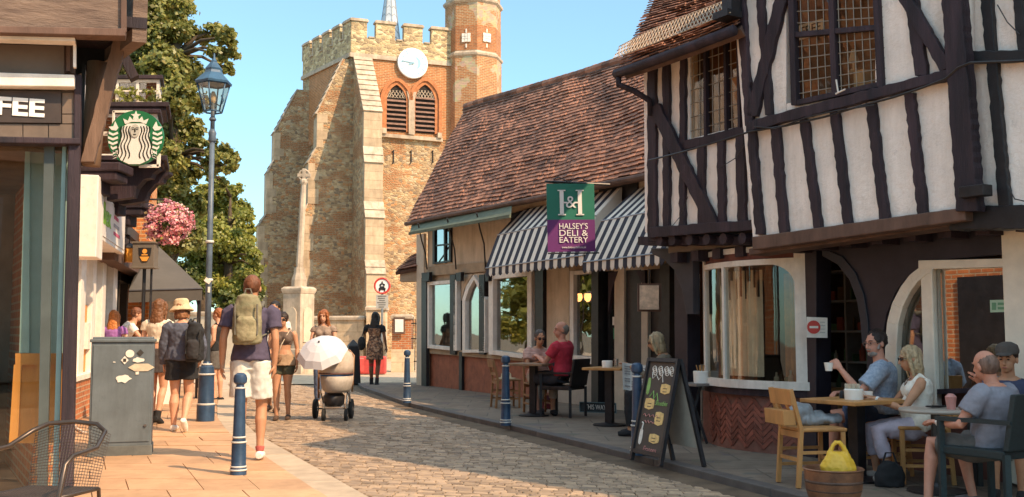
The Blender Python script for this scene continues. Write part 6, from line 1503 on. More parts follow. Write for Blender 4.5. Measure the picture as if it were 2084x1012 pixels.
# utility cabinet
g = G(243, 928, PV); cz = R(17); CB = thing('utility_cabinet', 'dark grey green steel street cabinet covered in torn stickers', 'cabinet', g, cz); Mz = Matrix.Rotation(cz, 3, 'Z')
def cl_(x, y, z_): return g + Mz @ Vector((x, y, z_))
M_cab = mat('cabinet_grey', (.135, .165, .185), .5, .12, 3, .15, 30, grime=.3)
mb = MB(); mb.box(cl_(0, .19, .66), (.60, .36, 1.12), cz); mb.build('body', M_cab, CB, bevel=.008)
mb = MB(); mb.box(cl_(0, .19, 1.235), (.63, .40, .035), cz); mb.box(cl_(0, .19, 1.26), (.58, .35, .03), cz); mb.build('lid', M_cab, CB, bevel=.008)
mb = MB(); mb.box(cl_(0, .19, .05), (.62, .38, .11), cz); mb.build('plinth', mat('cabinet_plinth', (.13, .14, .135), .7, .2, 5, .3), CB, bevel=.005)
mb = MB(); mb.box(cl_(0, .005, .665), (.56, .012, 1.04), cz); d_ = mb.build('door', M_cab, CB, bevel=.004)
mb = MB(); mb.lathe([(.014, -.01), (.014, .01)], cl_(.24, -.01, .32), 10, MY); mb.build('lock', M_metal, CB)
STK = [mat('sticker_white', (.78, .74, .66), .6, .1, 20, .1), mat('sticker_black', (.05, .045, .04), .6), mat('sticker_tan', (.62, .52, .38), .6, .15, 15, .1)]
rs2 = random.Random(5)
def ragged(cx, cz_, w, h, m, n=14, j=.25, th=.003, o=.003):
    mb = MB(); pts_ = []
    for k in range(n):
        a = 2 * math.pi * k / n; q = 1 - rs2.uniform(0, j); pts_.append(cl_(cx + w / 2 * q * math.cos(a), -.004 - o, cz_ + h / 2 * q * math.sin(a)))
    mb.prism(pts_, Mz @ Vector((0, -th, 0))); mb.build('sticker', m, CB)
def stick(px, py, w, h, m, **k):
    q = at(px, py, g.y + .0); ragged(q.x - g.x, q.z - PV, w, h, m, **k)
stick(264, 708, .085, .085, STK[0], j=.02, n=20); stick(284, 706, .07, .075, STK[1], j=.0, n=4); stick(254, 722, .075, .09, STK[0], j=0, n=4); stick(280, 722, .13, .07, STK[0], j=.3); stick(286, 738, .26, .095, STK[2], j=.05, n=6); stick(251, 762, .17, .10, STK[0], j=.35); stick(234, 726, .03, .012, STK[0]); stick(278, 750, .05, .05, STK[0], j=.5)
mb = MB(); q = at(254, 722, g.y); mb.box(cl_(q.x - g.x, -.012, q.z - PV), (.03, .004, .035), cz); mb.build('sticker_print', STK[1], CB)
CB.scale = (1, 1, .945)
# white cable at cabinet foot
cbx = thing('white_hose', 'pale hose lying on the pavement behind the grey cabinet', 'hose', G(165, 880, PV)); mb = MB(); mb.tube([G(x, y, PV + .02) for x, y in ((148, 862), (156, 872), (170, 880), (192, 881))], .014, 6); mb.build('tube', M_white, cbx)
# white A board behind the people
g = G(325, 838, PV); ab = thing('pavement_board', 'blank white pavement board behind the walkers', 'a-board', g); mb = MB(); 
mb.hexa([g + Vector(v) for v in ((-.30, 0, .12), (.26, 0, .12), (.26, .02, .12), (-.30, .02, .12))], [g + Vector(v) for v in ((-.30, .16, .95), (.26, .16, .95), (.26, .18, .95), (-.30, .18, .95))]); mb.build('white_panel', M_white, ab)
mb = MB()
for s in (-.32, .28):
    mb.bar(g + Vector((s, -.02, 0)), g + Vector((s, .17, 1.0)), .04, .03); mb.bar(g + Vector((s, .45, 0)), g + Vector((s, .19, 1.0)), .04, .03)
mb.bar(g + Vector((-.3, .17, .98)), g + Vector((.26, .17, .98)), .03, .04); mb.build('frame', M_dmetal, ab)

# red bags on the ground behind the woman
g = G(755, 764, 0); rb = thing('red_suitcase', 'red suitcase lying against the wall behind the woman in the patterned dress', 'suitcase', g); mb = MB(); mb.box(g + Vector((0, .3, .3)), (.85, .3, .55)); mb.box(g + Vector((-.38, .25, .3)), (.3, .3, .48), .4); mb.build('case', mat('red_case', (.55, .07, .06), .5, .15, 6, .2), rb, bevel=.05)
mb = MB(); mb.tube([g + Vector((-.12, .3, .57)), g + Vector((-.1, .3, .64)), g + Vector((.1, .3, .64)), g + Vector((.12, .3, .57))], .015, 6); mb.build('handle', M_black, rb)

# ------------------------------------------------------------------ chairs and tables
def local(t):  # local builder transform
    M = MW[t.name]; return lambda x, y, z: M @ Vector((x, y, z))
def cafe_chair(name, label, loc, rz, m, seatm=None, h=.86, group='wooden cafe chairs', slats=True, book=True):
    t = thing(name, label, 'chair', loc, rz, group); P = local(t)   # faces +Y
    mb = MB(); q = [P(x, y, .445) for x, y in ((-.19, -.19), (.19, -.19), (.21, .21), (-.21, .21))]; mb.hexa(q, [a + Vector((0, 0, .03)) for a in q]); mb.build('seat', seatm or m, t, bevel=.01)
    for s in (-1, 1):
        mb = MB(); mb.bar(P(s * .185, .18, 0), P(s * .185, .18, .444), .035, .035); mb.build('leg', m, t, bevel=.004)
        mb = MB(); mb.bar(P(s * .175, -.22, 0), P(s * .175, -.185, .46), .035, .035); mb.bar(P(s * .175, -.185, .46), P(s * .175, -.27, h), .035, .032); mb.build('leg', m, t, bevel=.004)
    mb = MB()
    for z_ in (.15, .28): mb.bar(P(-.18, -.2, z_), P(-.18, .18, z_), .02, .025); mb.bar(P(.18, -.2, z_), P(.18, .18, z_), .02, .025)
    mb.bar(P(-.185, .18, .2), P(.185, .18, .2), .02, .03); mb.bar(P(-.17, -.2, .22), P(.17, -.2, .22), .02, .03)
    mb.bar(P(-.175, -.19, .42), P(.175, -.19, .42), .02, .05); mb.build('stretcher', m, t)
    mb = MB(); mb.hexa([P(x, y, h - .13) for x, y in ((-.19, -.27), (.19, -.27), (.19, -.245), (-.19, -.245))], [P(x, y, h + .0) for x, y in ((-.19, -.29), (.19, -.29), (.19, -.265), (-.19, -.265))])
    mb.bar(P(-.17, -.21, .56), P(.17, -.21, .56), .02, .05)
    for x in (-.07, .07): mb.bar(P(x, -.215, .58), P(x, -.262, h - .12), .035, .012)
    if book: mb.hexa([P(x, y, .5) for x, y in ((-.17, -.33), (.17, -.33), (.17, -.225), (-.17, -.225))], [P(x, y, .62) for x, y in ((-.17, -.34), (.17, -.34), (.17, -.23), (-.17, -.23))])
    mb.build('backrest', m, t, bevel=.004); return t
g = G(1628, 985, PV); cafe_chair('cafe_chair', 'pale pine chapel chair with a hymn book box and a coat on its seat', (g.x + .1, g.y - .02, PV), R(-78), M_wood, h=.79)
g = G(1030, 830, PV); cafe_chair('cafe_chair', 'small brown wooden chair holding a hat beside the shaded bollard', (g.x, g.y + .1, PV), R(-75), mat('brown_chair_wood', (.30, .15, .06), .6, .2, 5, .2, stretch=(1, 1, .3)), h=.8, book=False)
g = G(1905, 985, PV); 
def ptable(name, label, px, py, Yt, w, dd, rz, topm, h=.75, round_=False, basem=None, group=None, slabby=True):
    g = at(px, py, Yt); loc = Vector((g.x, g.y, PV)); t = thing(name, label, 'table', loc, rz, group); P = local(t); hh = h - PV
    mb = MB()
    if round_: mb.lathe([(w, hh - .03), (w + .005, hh - .015), (w, hh)], loc, 32)
    else: q = [P(x, y, hh - .035) for x, y in ((-w, -dd), (w, -dd), (w, dd), (-w, dd))]; mb.hexa(q, [a + Vector((0, 0, .035)) for a in q])
    mb.build('table_top', topm, t, bevel=.006, auto=30)
    mb = MB(); 
    if round_: mb.tube([P(0, 0, .02), P(0, 0, hh - .03)], .035, 10)
    else: mb.box(P(0, 0, hh / 2), (.10, .10, hh - .07), rz)
    mb.build('leg', basem or M_black, t)
    mb = MB(); mb.lathe([(.23, 0), (.23, .015), (.05, .04), (.04, .07)], loc, 20); mb.build('base', basem or M_black, t); return t
# tables (Y distances from feet of the neighbours)
TB3Y = 9.75
t3 = ptable('cafe_table', 'square pine topped cafe table with a napkin pot in front of the bearded man', 1742, 818, 8.85, .36, .30, math.atan2(d1.y, d1.x) + R(90), M_wood, .735)
t4 = ptable('round_table', 'small round grey metal table between the blonde woman and the man in grey', 1903, 836, 8.2, .27, .3, 0, mat('zinc_top', (.42, .36, .30), .35, .1, 5, .1), .70, True, M_dmetal)
t1 = ptable('cafe_table', 'thin brown square table beside the seated couple at the deli', 1086, 738, 15.6, .36, .32, R(62), mat('brown_top', (.28, .17, .10), .5, .15, 5, .1), .84)
t2 = ptable('cafe_table', 'small pale wooden table with a sugar pot beside the newspaper reader', 1240, 747, 14.0, .29, .28, R(62), M_wood, .83)
def potthing(name, label, cat, p, prof, m, n=18, extra=None):
    t = thing(name, label, cat, p); mb = MB(); mb.lathe(prof, p, n); mb.build('body', m, t, smooth=True, auto=40)
    if extra: extra(t, p)
    return t
CUPW = mat('china', (.85, .80, .72), .25, .03, 5, 0)
def sachets(t, p):
    mb = MB()
    for k in range(7): mb.box(p + Vector((random.uniform(-.05, .05), random.uniform(-.03, .03), .12)), (.012, .03, .08), random.uniform(0, 3))
    mb.build('sachets', MATS['sticker_tan'], t)
potthing('sugar_pot', 'white sugar pot on the small pale wooden table', 'pot', at(1236, 749, 13.95), [(.07, 0), (.075, .09), (.068, .10), (.066, .03)], CUPW)
potthing('glass_tumbler', 'clear tumbler beside the sugar pot', 'glass', at(1254, 748, 14.0), [(.03, 0), (.035, .12), (.03, .11), (.028, .01)], glass('tumbler', (.8, .8, .8), .15))
potthing('napkin_pot', 'white round pot of napkins on the pine table', 'pot', at(1738, 820, 8.75), [(.075, 0), (.08, .11), (.072, .12), (.07, .03)], CUPW, 18, sachets)
potthing('white_mug', 'white mug standing beside the napkin pot on the pine table', 'mug', at(1766, 818, 8.85), [(.04, 0), (.045, .09), (.040, .09), (.037, .01)], CUPW)
potthing('pepper_mill', 'small dark pepper pot on the left edge of the pine table', 'pepper pot', at(1714, 816, 8.9), [(.02, 0), (.025, .05), (.02, .07), (.012, .09)], M_black)
potthing('smoothie_cup', 'pink iced drink in a clear cup on the round grey table', 'drink', at(1936, 838, 8.1), [(.03, 0), (.042, .11), (.044, .115), (.02, .14)], mat('pink_drink', (.62, .28, .24), .3, .1, 5, 0))
t = thing('phone', 'black phone lying on the round grey table', 'phone', at(1906, 832, 8.25)); mb = MB(); q = at(1906, 832, 8.25); q.z = .712; mb.box(q, (.15, .075, .01), .3); mb.box(q + Vector((0, 0, .006)), (.138, .066, .003), .3); mb.build('phone_body', M_black, t, bevel=.003)
# ledge with cutlery pot left of bow window
g = at(1412, 782, 11.7); lg = thing('cutlery_ledge', 'thin dark folding ledge table left of the bow window', 'ledge', g); mb = MB(); mb.box(Vector((g.x + .02, g.y, g.z)), (.42, .34, .03), math.atan2(d1.y, d1.x)); mb.build('ledge_top', mat('grey_ledge', (.22, .19, .17), .5, .1, 5, .1), lg, bevel=.004)
mb = MB(); mb.bar((g.x - .12, g.y, PV), (g.x + .08, g.y, g.z - .015), .03, .03); mb.bar((g.x + .14, g.y, PV), (g.x - .06, g.y + .05, g.z - .015), .03, .03); mb.build('trestle', M_black, lg)
def spoons(t, p):
    mb = MB()
    for k in range(6): a = random.uniform(-.03, .03); mb.tube([p + Vector((a, 0, .1)), p + Vector((a * 1.8, .01, .2))], .006, 5)
    mb.build('wooden_spoons', M_wood, t)
potthing('cutlery_pot', 'white pot of wooden cutlery on the dark ledge', 'pot', Vector((g.x + .08, g.y - .02, g.z + .015)), [(.085, 0), (.09, .13), (.082, .135), (.08, .03)], CUPW, 18, spoons)
# copper barrel planter with yellow bag
g = at(1697, 1000, 7.55); g = Vector((g.x, g.y, PV)); bk = thing('barrel_planter', 'rusty copper tub standing on the pavement edge', 'tub', g); z1_ = at(1697, 956, g.y).z - PV; rr_ = 58 / F * g.y
mb = MB(); mb.lathe([(rr_ * .78, 0), (rr_ * .95, z1_ * .5), (rr_ * 1.0, z1_), (rr_ * 1.04, z1_ + .008), (rr_ * 1.0, z1_ + .015), (rr_ * .95, z1_), (rr_ * .9, z1_ * .6), (.01, z1_ * .58)], g, 32); mb.build('tub_body', mat('rusty_copper', (.26, .12, .06), .55, .4, 5, .4, 30, c2=(.09, .05, .035), metal=.3), bk, smooth=True, auto=40)
mb = MB()
for z_ in (.12, z1_ * .7): mb.lathe([(rr_ * (.79 + .2 * z_ / z1_) + .008, z_ - .012), (rr_ * (.8 + .2 * z_ / z1_) + .011, z_), (rr_ * (.79 + .2 * z_ / z1_) + .008, z_ + .012)], g, 32)
mb.build('hoop', mat('hoop_iron', (.12, .07, .05), .6, .3, 6, .2), bk)
yb = thing('yellow_bag', 'bright yellow carrier bag with looped handles in the copper tub', 'bag', g + Vector((.02, 0, z1_ * .6))); p = g + Vector((.03, -.02, z1_ * .62)); mb = MB()
V3 = Vector
mb.loft([(p + V3((0, 0, z_)), V3((a, 0, 0)), V3((0, b, 0))) for z_, a, b in ((0, .08, .06), (.05, .125, .09), (.12, .13, .08), (.17, .11, .06), (.21, .08, .04), (.23, .03, .02))], 20)
for s in (-1, 1): mb.tube([p + V3((s * .07, 0, .17)), p + V3((s * .055, 0, .23)), p + V3((s * .035, 0, .27))], [.03, .02, .014], 8)
mb.tube([p + V3((-.035, 0, .27)), p + V3((-.015, 0, .295)), p + V3((.015, 0, .295)), p + V3((.035, 0, .27))], [.014, .016, .016, .014], 8)
organic(mb, 'bag_body', mat('yellow_plastic', (.72, .44, .04), .45, .12, 8, .2, 30), yb, .006, 1, .0065, 18, local=False)
# coat on chair seat
g = G(1628, 985, PV); p = at(1672, 885, g.y + .2); ct = thing('folded_coat', 'grey blue plastic jacket bundled on the pine chair', 'coat', p); mb = MB(); c = V3((g.x + .14, g.y + .16, PV + .52)); mb.ell(c, (.20, .16, .07)); mb.ell(c + V3((-.08, -.02, .05)), (.11, .12, .08)); mb.ell(c + V3((.12, -.05, -.0)), (.13, .1, .05)); organic(mb, 'coat_body', mat('jacket_grey', (.30, .33, .35), .35, .25, 6, .3, 30), ct, .012, 1, .028, 9, local=False)
# black rattan armchairs
def armchair(name, label, loc, rz, m, group=None, h=.84, w=.29):
    t = thing(name, label, 'chair', loc, rz, group); P = local(t); mb = MB()
    q = [P(x, y, .40) for x, y in ((-w, -.24), (w, -.24), (w, .26), (-w, .26))]; mb.hexa(q, [a + V3((0, 0, .06)) for a in q]); mb.build('seat', m, t, bevel=.01)
    mb = MB(); mb.hexa([P(x, y, .46) for x, y in ((-w, -.27), (w, -.27), (w, -.23), (-w, -.23))], [P(x, y, h) for x, y in ((-w, -.34), (w, -.34), (w, -.30), (-w, -.30))]); mb.build('backrest', m, t, bevel=.008)
    for s in (-1, 1):
        for y in (-.25, .25): mb = MB(); mb.bar(P(s * (w - .01), y, 0), P(s * (w - .01), y, .64 if y > 0 else .44), .04, .04); mb.build('leg', m, t)
        mb = MB(); mb.bar(P(s * (w - .01), -.3, .65), P(s * (w - .01), .28, .645), .05, .03); mb.build('armrest', m, t)
    return t
def weave(name, c):
    m, n, b = nodes(name); b.inputs['Roughness'].default_value = .5; w = n.nodes.new('ShaderNodeTexBrick'); L(n, coord(n, 'UV'), w.inputs['Vector'])
    for k, v in (('Scale', 1.0), ('Brick Width', .016), ('Row Height', .008), ('Mortar Size', .0015)): w.inputs[k].default_value = v
    w.inputs['Color1'].default_value = (*c, 1); w.inputs['Color2'].default_value = (*[x * .6 for x in c], 1); w.inputs['Mortar'].default_value = (*[x * .25 for x in c], 1); L(n, w.outputs[0], b.inputs['Base Color'])
    iv = n.nodes.new('ShaderNodeMath'); iv.operation = 'SUBTRACT'; iv.inputs[0].default_value = 1; L(n, w.outputs['Fac'], iv.inputs[1]); bump(n, b, iv.outputs[0], .8, .004); return m
RAT = weave('teal_rattan', (.022, .05, .058)); RAT2 = weave('black_rattan', (.02, .02, .024))
# mesh armchair front left
CHY = 5.35; p0 = at(80, 1005, CHY); mc = thing('mesh_armchair', 'brown tubular steel mesh armchair at the lower left corner', 'chair', (p0.x, p0.y, PV), R(172)); P = local(mc)
mb = MB(); kx = .22
backpts = [P(-.25, -.02, .0), P(-.25, .0, .45), P(-.26, -.02, .62), P(-.22, -.26, .70), P(-.17, -.29, .74), P(0, -.31, .755), P(.17, -.29, .74), P(.22, -.26, .70), P(.26, -.02, .62), P(.25, .0, .45), P(.25, -.02, .0)]
mb.tube([P(-.24, .28, 0), P(-.255, .24, .45), P(-.26, .20, .60), P(-.26, .14, .635), P(-.25, -.10, .65), P(-.21, -.25, .72), P(-.14, -.29, .755), P(0, -.31, .765), P(.14, -.29, .755), P(.21, -.25, .72), P(.25, -.10, .65), P(.26, .14, .635), P(.26, .20, .60), P(.255, .24, .45), P(.24, .28, 0)], .0125, 8)
mb.tube([P(-.22, -.24, 0), P(-.2, -.22, .42), P(-.2, .2, .43), P(.2, .2, .43), P(.2, -.22, .42), P(.22, -.24, 0)], .011, 8); mb.build('tube_frame', mat('bronze_tube', (.10, .075, .06), .35, .15, 6, .05, metal=.6), mc, smooth=True)
mb = MB(); nx_, nz_ = 26, 20
def Bk(s, t_): return P(lerp(-.20 - .02 * t_, .20 + .02 * t_, s), lerp(-.21, -.29 - .015 * math.sin(math.pi * s), t_), lerp(.43, .70 + .055 * math.sin(math.pi * s), t_))
for i in range(nx_ + 1): mb.tube([Bk(i / nx_, 0), Bk(i / nx_, .5), Bk(i / nx_, 1)], .0017, 4)
for j in range(nz_ + 1): mb.tube([Bk(k / 6, j / nz_) for k in range(7)], .0017, 4)
mb.build('mesh_back', MATS['bronze_tube'], mc)
mb = MB()
for i in range(24): x = lerp(-.2, .2, i / 23); mb.tube([P(x, -.22, .43), P(x, .2, .43)], .0017, 4); mb.tube([P(-.2, lerp(-.22, .2, i / 23), .43), P(.2, lerp(-.22, .2, i / 23), .43)], .0017, 4)
mb.build('mesh_seat', MATS['bronze_tube'], mc)
# cafe chair inside the shop
ic = thing('tub_chair', 'grey upholstered chair behind the coffee shop glass', 'chair', WC2.p(-1.12, .05, -.45)); c = WC2.p(-1.12, .05, -.45); mb = MB(); mb.lathe([(.2, .35), (.26, .4), (.27, .46), (.2, .5)], c, 20); mb.build('seat', mat('grey_seat', (.28, .25, .22), .9, .1, 5, .3), ic, smooth=True); mb = MB(); mb.tube([c + V3((.24 * math.cos(t), .24 * math.sin(t), .75)) for t in [i * math.pi / 8 - .3 for i in range(11)]], .03, 8)
for k in range(4): t_ = k * math.pi / 2 + .7; mb.tube([c + V3((.2 * math.cos(t_), .2 * math.sin(t_), 0)), c + V3((.22 * math.cos(t_), .22 * math.sin(t_), .75))], .013, 6)
mb.build('frame', MATS['bronze_tube'], ic)

# ------------------------------------------------------------------ chalkboard A frame
A1, A2 = G(1292, 935, PV), G(1340, 950, PV); D1 = G(1425, 948, PV); 
AB = thing('chalkboard', 'tall open A frame chalkboard menu with coloured chalk drawings', 'chalkboard', G(1340, 948, PV))
pl_ = G(1290, 936, PV); pr_ = G(1341, 950, PV); tlp = at(1322, 726, pl_.y + .33); trp = at(1383, 736, pr_.y + .34)
ux = (pr_ - pl_).normalized(); 
wd_ = (trp - tlp).length; uz_ = ((tlp + trp) / 2 - (pl_ + pr_) / 2); hB = uz_.length; uz_ = uz_.normalized()
# widen base to top width so that the board is a true rectangle leaning back
cb_ = (pl_ + pr_) / 2; ct_ = (tlp + trp) / 2; ux = (trp - tlp).normalized(); ux.z = 0; ux.normalize(); hw = max(wd_, .36) / 2
uy = ux.cross(uz_).normalized()
if uy.y > 0: uy = -uy
def BP(s, t_, o=0): return cb_.lerp(ct_, t_) + ux * (s * hw) + uy * o
mb = MB(); mb.prism([BP(-.92, .1), BP(.92, .1), BP(.92, .97), BP(-.92, .97)], -uy * .02); mb.build('chalk_panel', mat('chalk_brown', (.065, .048, .038), .8, .25, 5, .2, 30, c2=(.09, .07, .055)), AB)
mb = MB()
for s in (-1, 1): mb.bar(BP(s * .96, 0, .005), BP(s * .96, 1.0, .005), .035, .04, uy)
mb.bar(BP(-.92, .985, .004), BP(.92, .985, .004), .04, .035, uy); mb.bar(BP(-.92, .09, .004), BP(.92, .09, .004), .04, .035, uy); mb.build('front_frame', M_black, AB)
hz_ = Vector((-uy.x, -uy.y, 0)).normalized() * .62
# rear panel splayed back to the right
R1 = G(1376, 938, PV); R2 = G(1427, 949, PV); off_ = ((R1 + R2) / 2 - cb_)
def RP(s, t_, o=0): return (cb_ + off_).lerp(ct_ + V3((.02, .02, 0)), t_) + ux * (s * hw * .95) + V3((0, 0, 0))
mb = MB(); mb.prism([RP(-.9, .16), RP(.9, .16), RP(.9, .97), RP(-.9, .97)], V3((0, .015, 0))); mb.build('rear_panel', mat('pale_ply', (.42, .37, .30), .8, .1, 5, .2), AB)
mb = MB()
for s in (-1, 1): mb.bar(RP(s, 0), RP(s, 1.0), .035, .035)
mb.build('rear_frame', M_black, AB)
CH = {'w': mat('chalk_white', (.75, .70, .62), .9, .1, 20, 0), 'y': mat('chalk_yellow', (.80, .55, .22), .9, .15, 20, 0), 'g': mat('chalk_green', (.30, .50, .15), .9, .15, 20, 0), 'p': mat('chalk_pink', (.55, .25, .22), .9, .15, 20, 0)}
def curve(mb, pts, r=.006): mb.tube([BP(s, t_, .004) for s, t_ in pts], r, 5)
mw, my, mg, mp_ = MB(), MB(), MB(), MB(); rz_ = random.Random(8)
for cx_ in (-.5, -.1, .3, .62):
    for k in range(3): curve(mw, [(cx_ + .12 * math.cos(a) + k * .05, .90 - k * .02 + .025 * math.sin(a)) for a in [i * .7 for i in range(10)]], .005)
curve(mw, [(-.6, .86), (-.5, .80), (-.3, .84), (-.1, .79), (.1, .84), (.2, .77)], .004)
mb = MB(); 
def blob(mm, s0, s1, t0, t1): 
    pts_ = [(s0, t0 + .01), (lerp(s0, s1, .5), t0 - .005), (s1, t0 + .012), (s1 + .03, lerp(t0, t1, .5)), (s1, t1 - .005), (lerp(s0, s1, .5), t1 + .008), (s0, t1), (s0 - .03, lerp(t0, t1, .5))]; mm.prism([BP(s, t_, .002) for s, t_ in pts_], uy * .003)
blob(my, .15, .72, .66, .75); blob(my, -.72, -.15, .50, .60); blob(my, .1, .6, .36, .48); blob(my, -.05, .55, .19, .27)
blob(mg, -.78, -.62, .64, .80); curve(mg, [(-.5, .62), (-.3, .68), (-.2, .6), (-.05, .66), (.1, .58)], .005)
curve(mp_, [(-.7 + i * .09, .44 + .015 * math.sin(i * 2.1)) for i in range(12)], .004); curve(mp_, [(-.6 + i * .09, .38 + .015 * math.sin(i * 2.6)) for i in range(9)], .004)
blob(mw, -.72, -.55, .16, .30); curve(mw, [(-.64, .30), (-.60, .36), (-.68, .37)], .008)
mw.build('chalk_drawing', CH['w'], AB); my.build('chalk_labels', CH['y'], AB); mg.build('chalk_leaves', CH['g'], AB); mp_.build('chalk_script', CH['p'], AB)
for tx, s, t_, sz, c_, wv in (('Smoothies', .35, .565, .07, 'g', .22), ('Frappes', .1, .125, .08, 'p', .24)): text3d('lettering', tx, BP(s, t_, .006), ux, uz_, sz, CH[c_], AB, .001, width=wv, shear=.3)
mk = MB()
for s, t_ in ((.3, .71), (-.55, .555), (.2, .43), (.1, .235)):
    for k in range(2): mk.bar(BP(s, t_ - .03 * k, .0065), BP(s + .25, t_ - .03 * k, .0065), .006, .002, uy)
mk.build('label_lines', MATS['chalk_brown'], AB)
# this way board
a, b = G(1180, 838, PV), G(1254, 841, PV); tw = thing('this_way_board', 'small blackboard reading THIS WAY leaning low beside the deli door', 'sign', a)
uxx = (b - a).normalized(); up_ = V3((0, .25, 1)).normalized(); hh = .155; mb = MB(); mb.prism([a, b, b + up_ * hh, a + up_ * hh], V3((0, .02, 0))); mb.build('board', mat('slate', (.03, .04, .045), .7, .2, 6, .1), tw)
mb = MB(); ff = V3((0, -.012, 0))
for p, q in ((a, b), (b, b + up_ * hh), (b + up_ * hh, a + up_ * hh), (a + up_ * hh, a)): mb.bar(p + ff, q + ff, .012, .012)
mb.build('board_frame', mat('board_edge', (.12, .20, .22), .6), tw)
text3d('lettering', 'THIS WAY', a.lerp(b, .44) + up_ * hh * .5 + ff, uxx, up_, .11, CH['w'], tw, .001, width=.36)
mb = MB(); c = a.lerp(b, .93) + up_ * hh * .5 + ff
for s in (-1, 1): mb.bar(c + uxx * s * .018 - up_ * .05, c + uxx * s * .018 + up_ * .05, .005, .003)
mb.bar(c - uxx * .018 + up_ * .05, c + uxx * .018 + up_ * .05, .005, .003); mb.build('door_symbol', CH['w'], tw)
# hat on small chair
g = G(1030, 830, PV); hp = V3((g.x, g.y + .1, PV + .478)); ht = thing('straw_hat', 'crumpled straw sun hat lying on the small brown chair', 'hat', hp); mb = MB(); mb.lathe([(.17, .0), (.16, .012), (.09, .02), (.085, .08), (.05, .11), (.01, .115)], hp, 20); mb.build('straw', mat('straw', (.62, .48, .30), .9, .15, 20, .4), ht, smooth=True)

# ------------------------------------------------------------------ pram
g = G(668, 857, .0); PRM = thing('pram', 'taupe hooded pram pushed towards the camera with a white parasol', 'pram', g); P = local(PRM)   # faces -Y (towards camera)
M_taupe = cloth('taupe', (.50, .41, .33)); M_tyre = mat('tyre', (.02, .02, .02), .8); M_ch = mat('chrome', (.6, .58, .55), .25, .05, 5, 0, metal=.9)
def wheel(x, y, r, w, lab=None):
    c = P(x, y, r); MX = Matrix.Rotation(R(90), 3, 'Y'); mb = MB(); mb.lathe([(r * .78, -w / 2), (r * .97, -w / 2), (r, 0), (r * .97, w / 2), (r * .78, w / 2)], c, 24, MX); o = mb.build('wheel', M_tyre, PRM, smooth=True)
    mb = MB(); mb.lathe([(r * .2, -w * .45), (r * .25, w * .6), (.01, w * .62)], c, 12, MX)
    for k in range(6): a = k * math.pi / 3; mb.bar(c, c + V3((0, math.cos(a), math.sin(a))) * r * .8, .012, .012)
    mb.tube([c + V3((0, math.cos(a), math.sin(a))) * r * .78 for a in [i * math.pi / 10 for i in range(21)]], .008, 5); mb.build('rim', M_ch, o)
wheel(-.27, .42, .15, .05); wheel(.27, .42, .15, .05); wheel(-.06, -.05, .09, .04); wheel(.27, -.05, .09, .04)
mb = MB()
mb.tube([P(-.06, -.05, .2), P(.27, -.05, .2)], .014, 8); mb.tube([P(-.06, -.05, .18), P(-.02, .2, .42), P(.02, .5, .75)], .014, 8); mb.tube([P(.27, -.05, .18), P(.25, .2, .42), P(.2, .5, .75)], .014, 8)
mb.tube([P(-.27, .42, .15), P(.27, .42, .15)], .012, 8); mb.tube([P(-.12, .42, .15), P(-.15, .1, .45)], .014, 8); mb.tube([P(.27, .42, .15), P(.28, .1, .45)], .014, 8); mb.build('chassis', M_ch, PRM, smooth=True)
mb = MB(); 
for x in (-.06, .27): mb.tube([P(x, -.05, .19), P(x, -.06, .26)], .022, 8)
mb.box(P(.1, -.06, .2), (.28, .02, .02)); mb.build('fork', M_ch, PRM)
mb = MB(); mb.tube([P(-.24, .5, .3), P(-.27, .62, .95), P(-.2, .66, 1.02), P(.2, .66, 1.02), P(.27, .62, .95), P(.27, .5, .4)], .017, 8); mb.build('handlebar', mat('handle_tan', (.38, .20, .10), .5), PRM, smooth=True)
mb = MB(); mb.loft([(P(.1, .12, z_), V3((a, 0, 0)), V3((0, b, 0))) for z_, a, b in ((.42, .17, .25), (.46, .21, .33), (.58, .235, .36), (.66, .24, .36))], 24); mb.build('carrycot', cloth('grey_taupe', (.46, .40, .34)), PRM, smooth=True)
mb = MB(); mb.loft([(P(.1, .12, z_), V3((a, 0, 0)), V3((0, b, 0))) for z_, a, b in ((.66, .238, .355), (.69, .238, .35))], 24); mb.build('blue_blanket', cloth('royal_blue', (.03, .10, .28)), PRM, smooth=True)
mb = MB(); rs_ = []
for k in range(10):
    a = R(-8 + k * 17); y_ = -math.cos(a) * .27; z_ = .69 + math.sin(a) * .36
    rs_.append([P(.1 + .25 * math.cos(t) * (1 - .06 * abs(k - 5) / 5), .13 + y_ * (.25 + .75 * abs(math.sin(t)) ** .5), .69 + math.sin(a) * .36 * (.2 + .8 * abs(math.sin(t)) ** .45)) for t in [i * math.pi / 16 for i in range(17)]])
mb.loft([(P(.1, .06, z_), V3((a, 0, 0)), V3((0, b, 0))) for z_, a, b in ((.685, .25, .30), (.80, .255, .30), (.92, .25, .28), (1.0, .22, .24), (1.05, .14, .15), (1.06, .03, .03))], 26); hd = mb.build('hood', M_taupe, PRM, smooth=True)
mb = MB(); mb.tube([P(.1 + .252 * math.cos(t), .06 - .30 * math.sin(t), .70) for t in [i * math.pi / 14 for i in range(15)]], .01, 6); mb.build('hood_piping', cloth('dark_piping', (.15, .07, .06)), hd)
mb = MB(); mb.loft([(P(.06, .12, z_), V3((a, 0, 0)), V3((0, b, 0))) for z_, a, b in ((.20, .10, .16), (.24, .15, .22), (.36, .16, .24), (.40, .12, .2))], 16); mb.build('shopping_basket', M_black, PRM, smooth=True)
pc = at(650, 699, g.y - .25); ax_ = V3((-.12, -.62, .78)).normalized(); Mq = ax_.to_track_quat('Z', 'Y').to_matrix(); rp_ = 53 / F * pc.y
mb = MB(); n8 = 8; prof_ = [(rp_, -.20), (rp_ * .82, -.10), (rp_ * .5, -.03), (rp_ * .2, .01), (.01, .02)]
rs_ = []
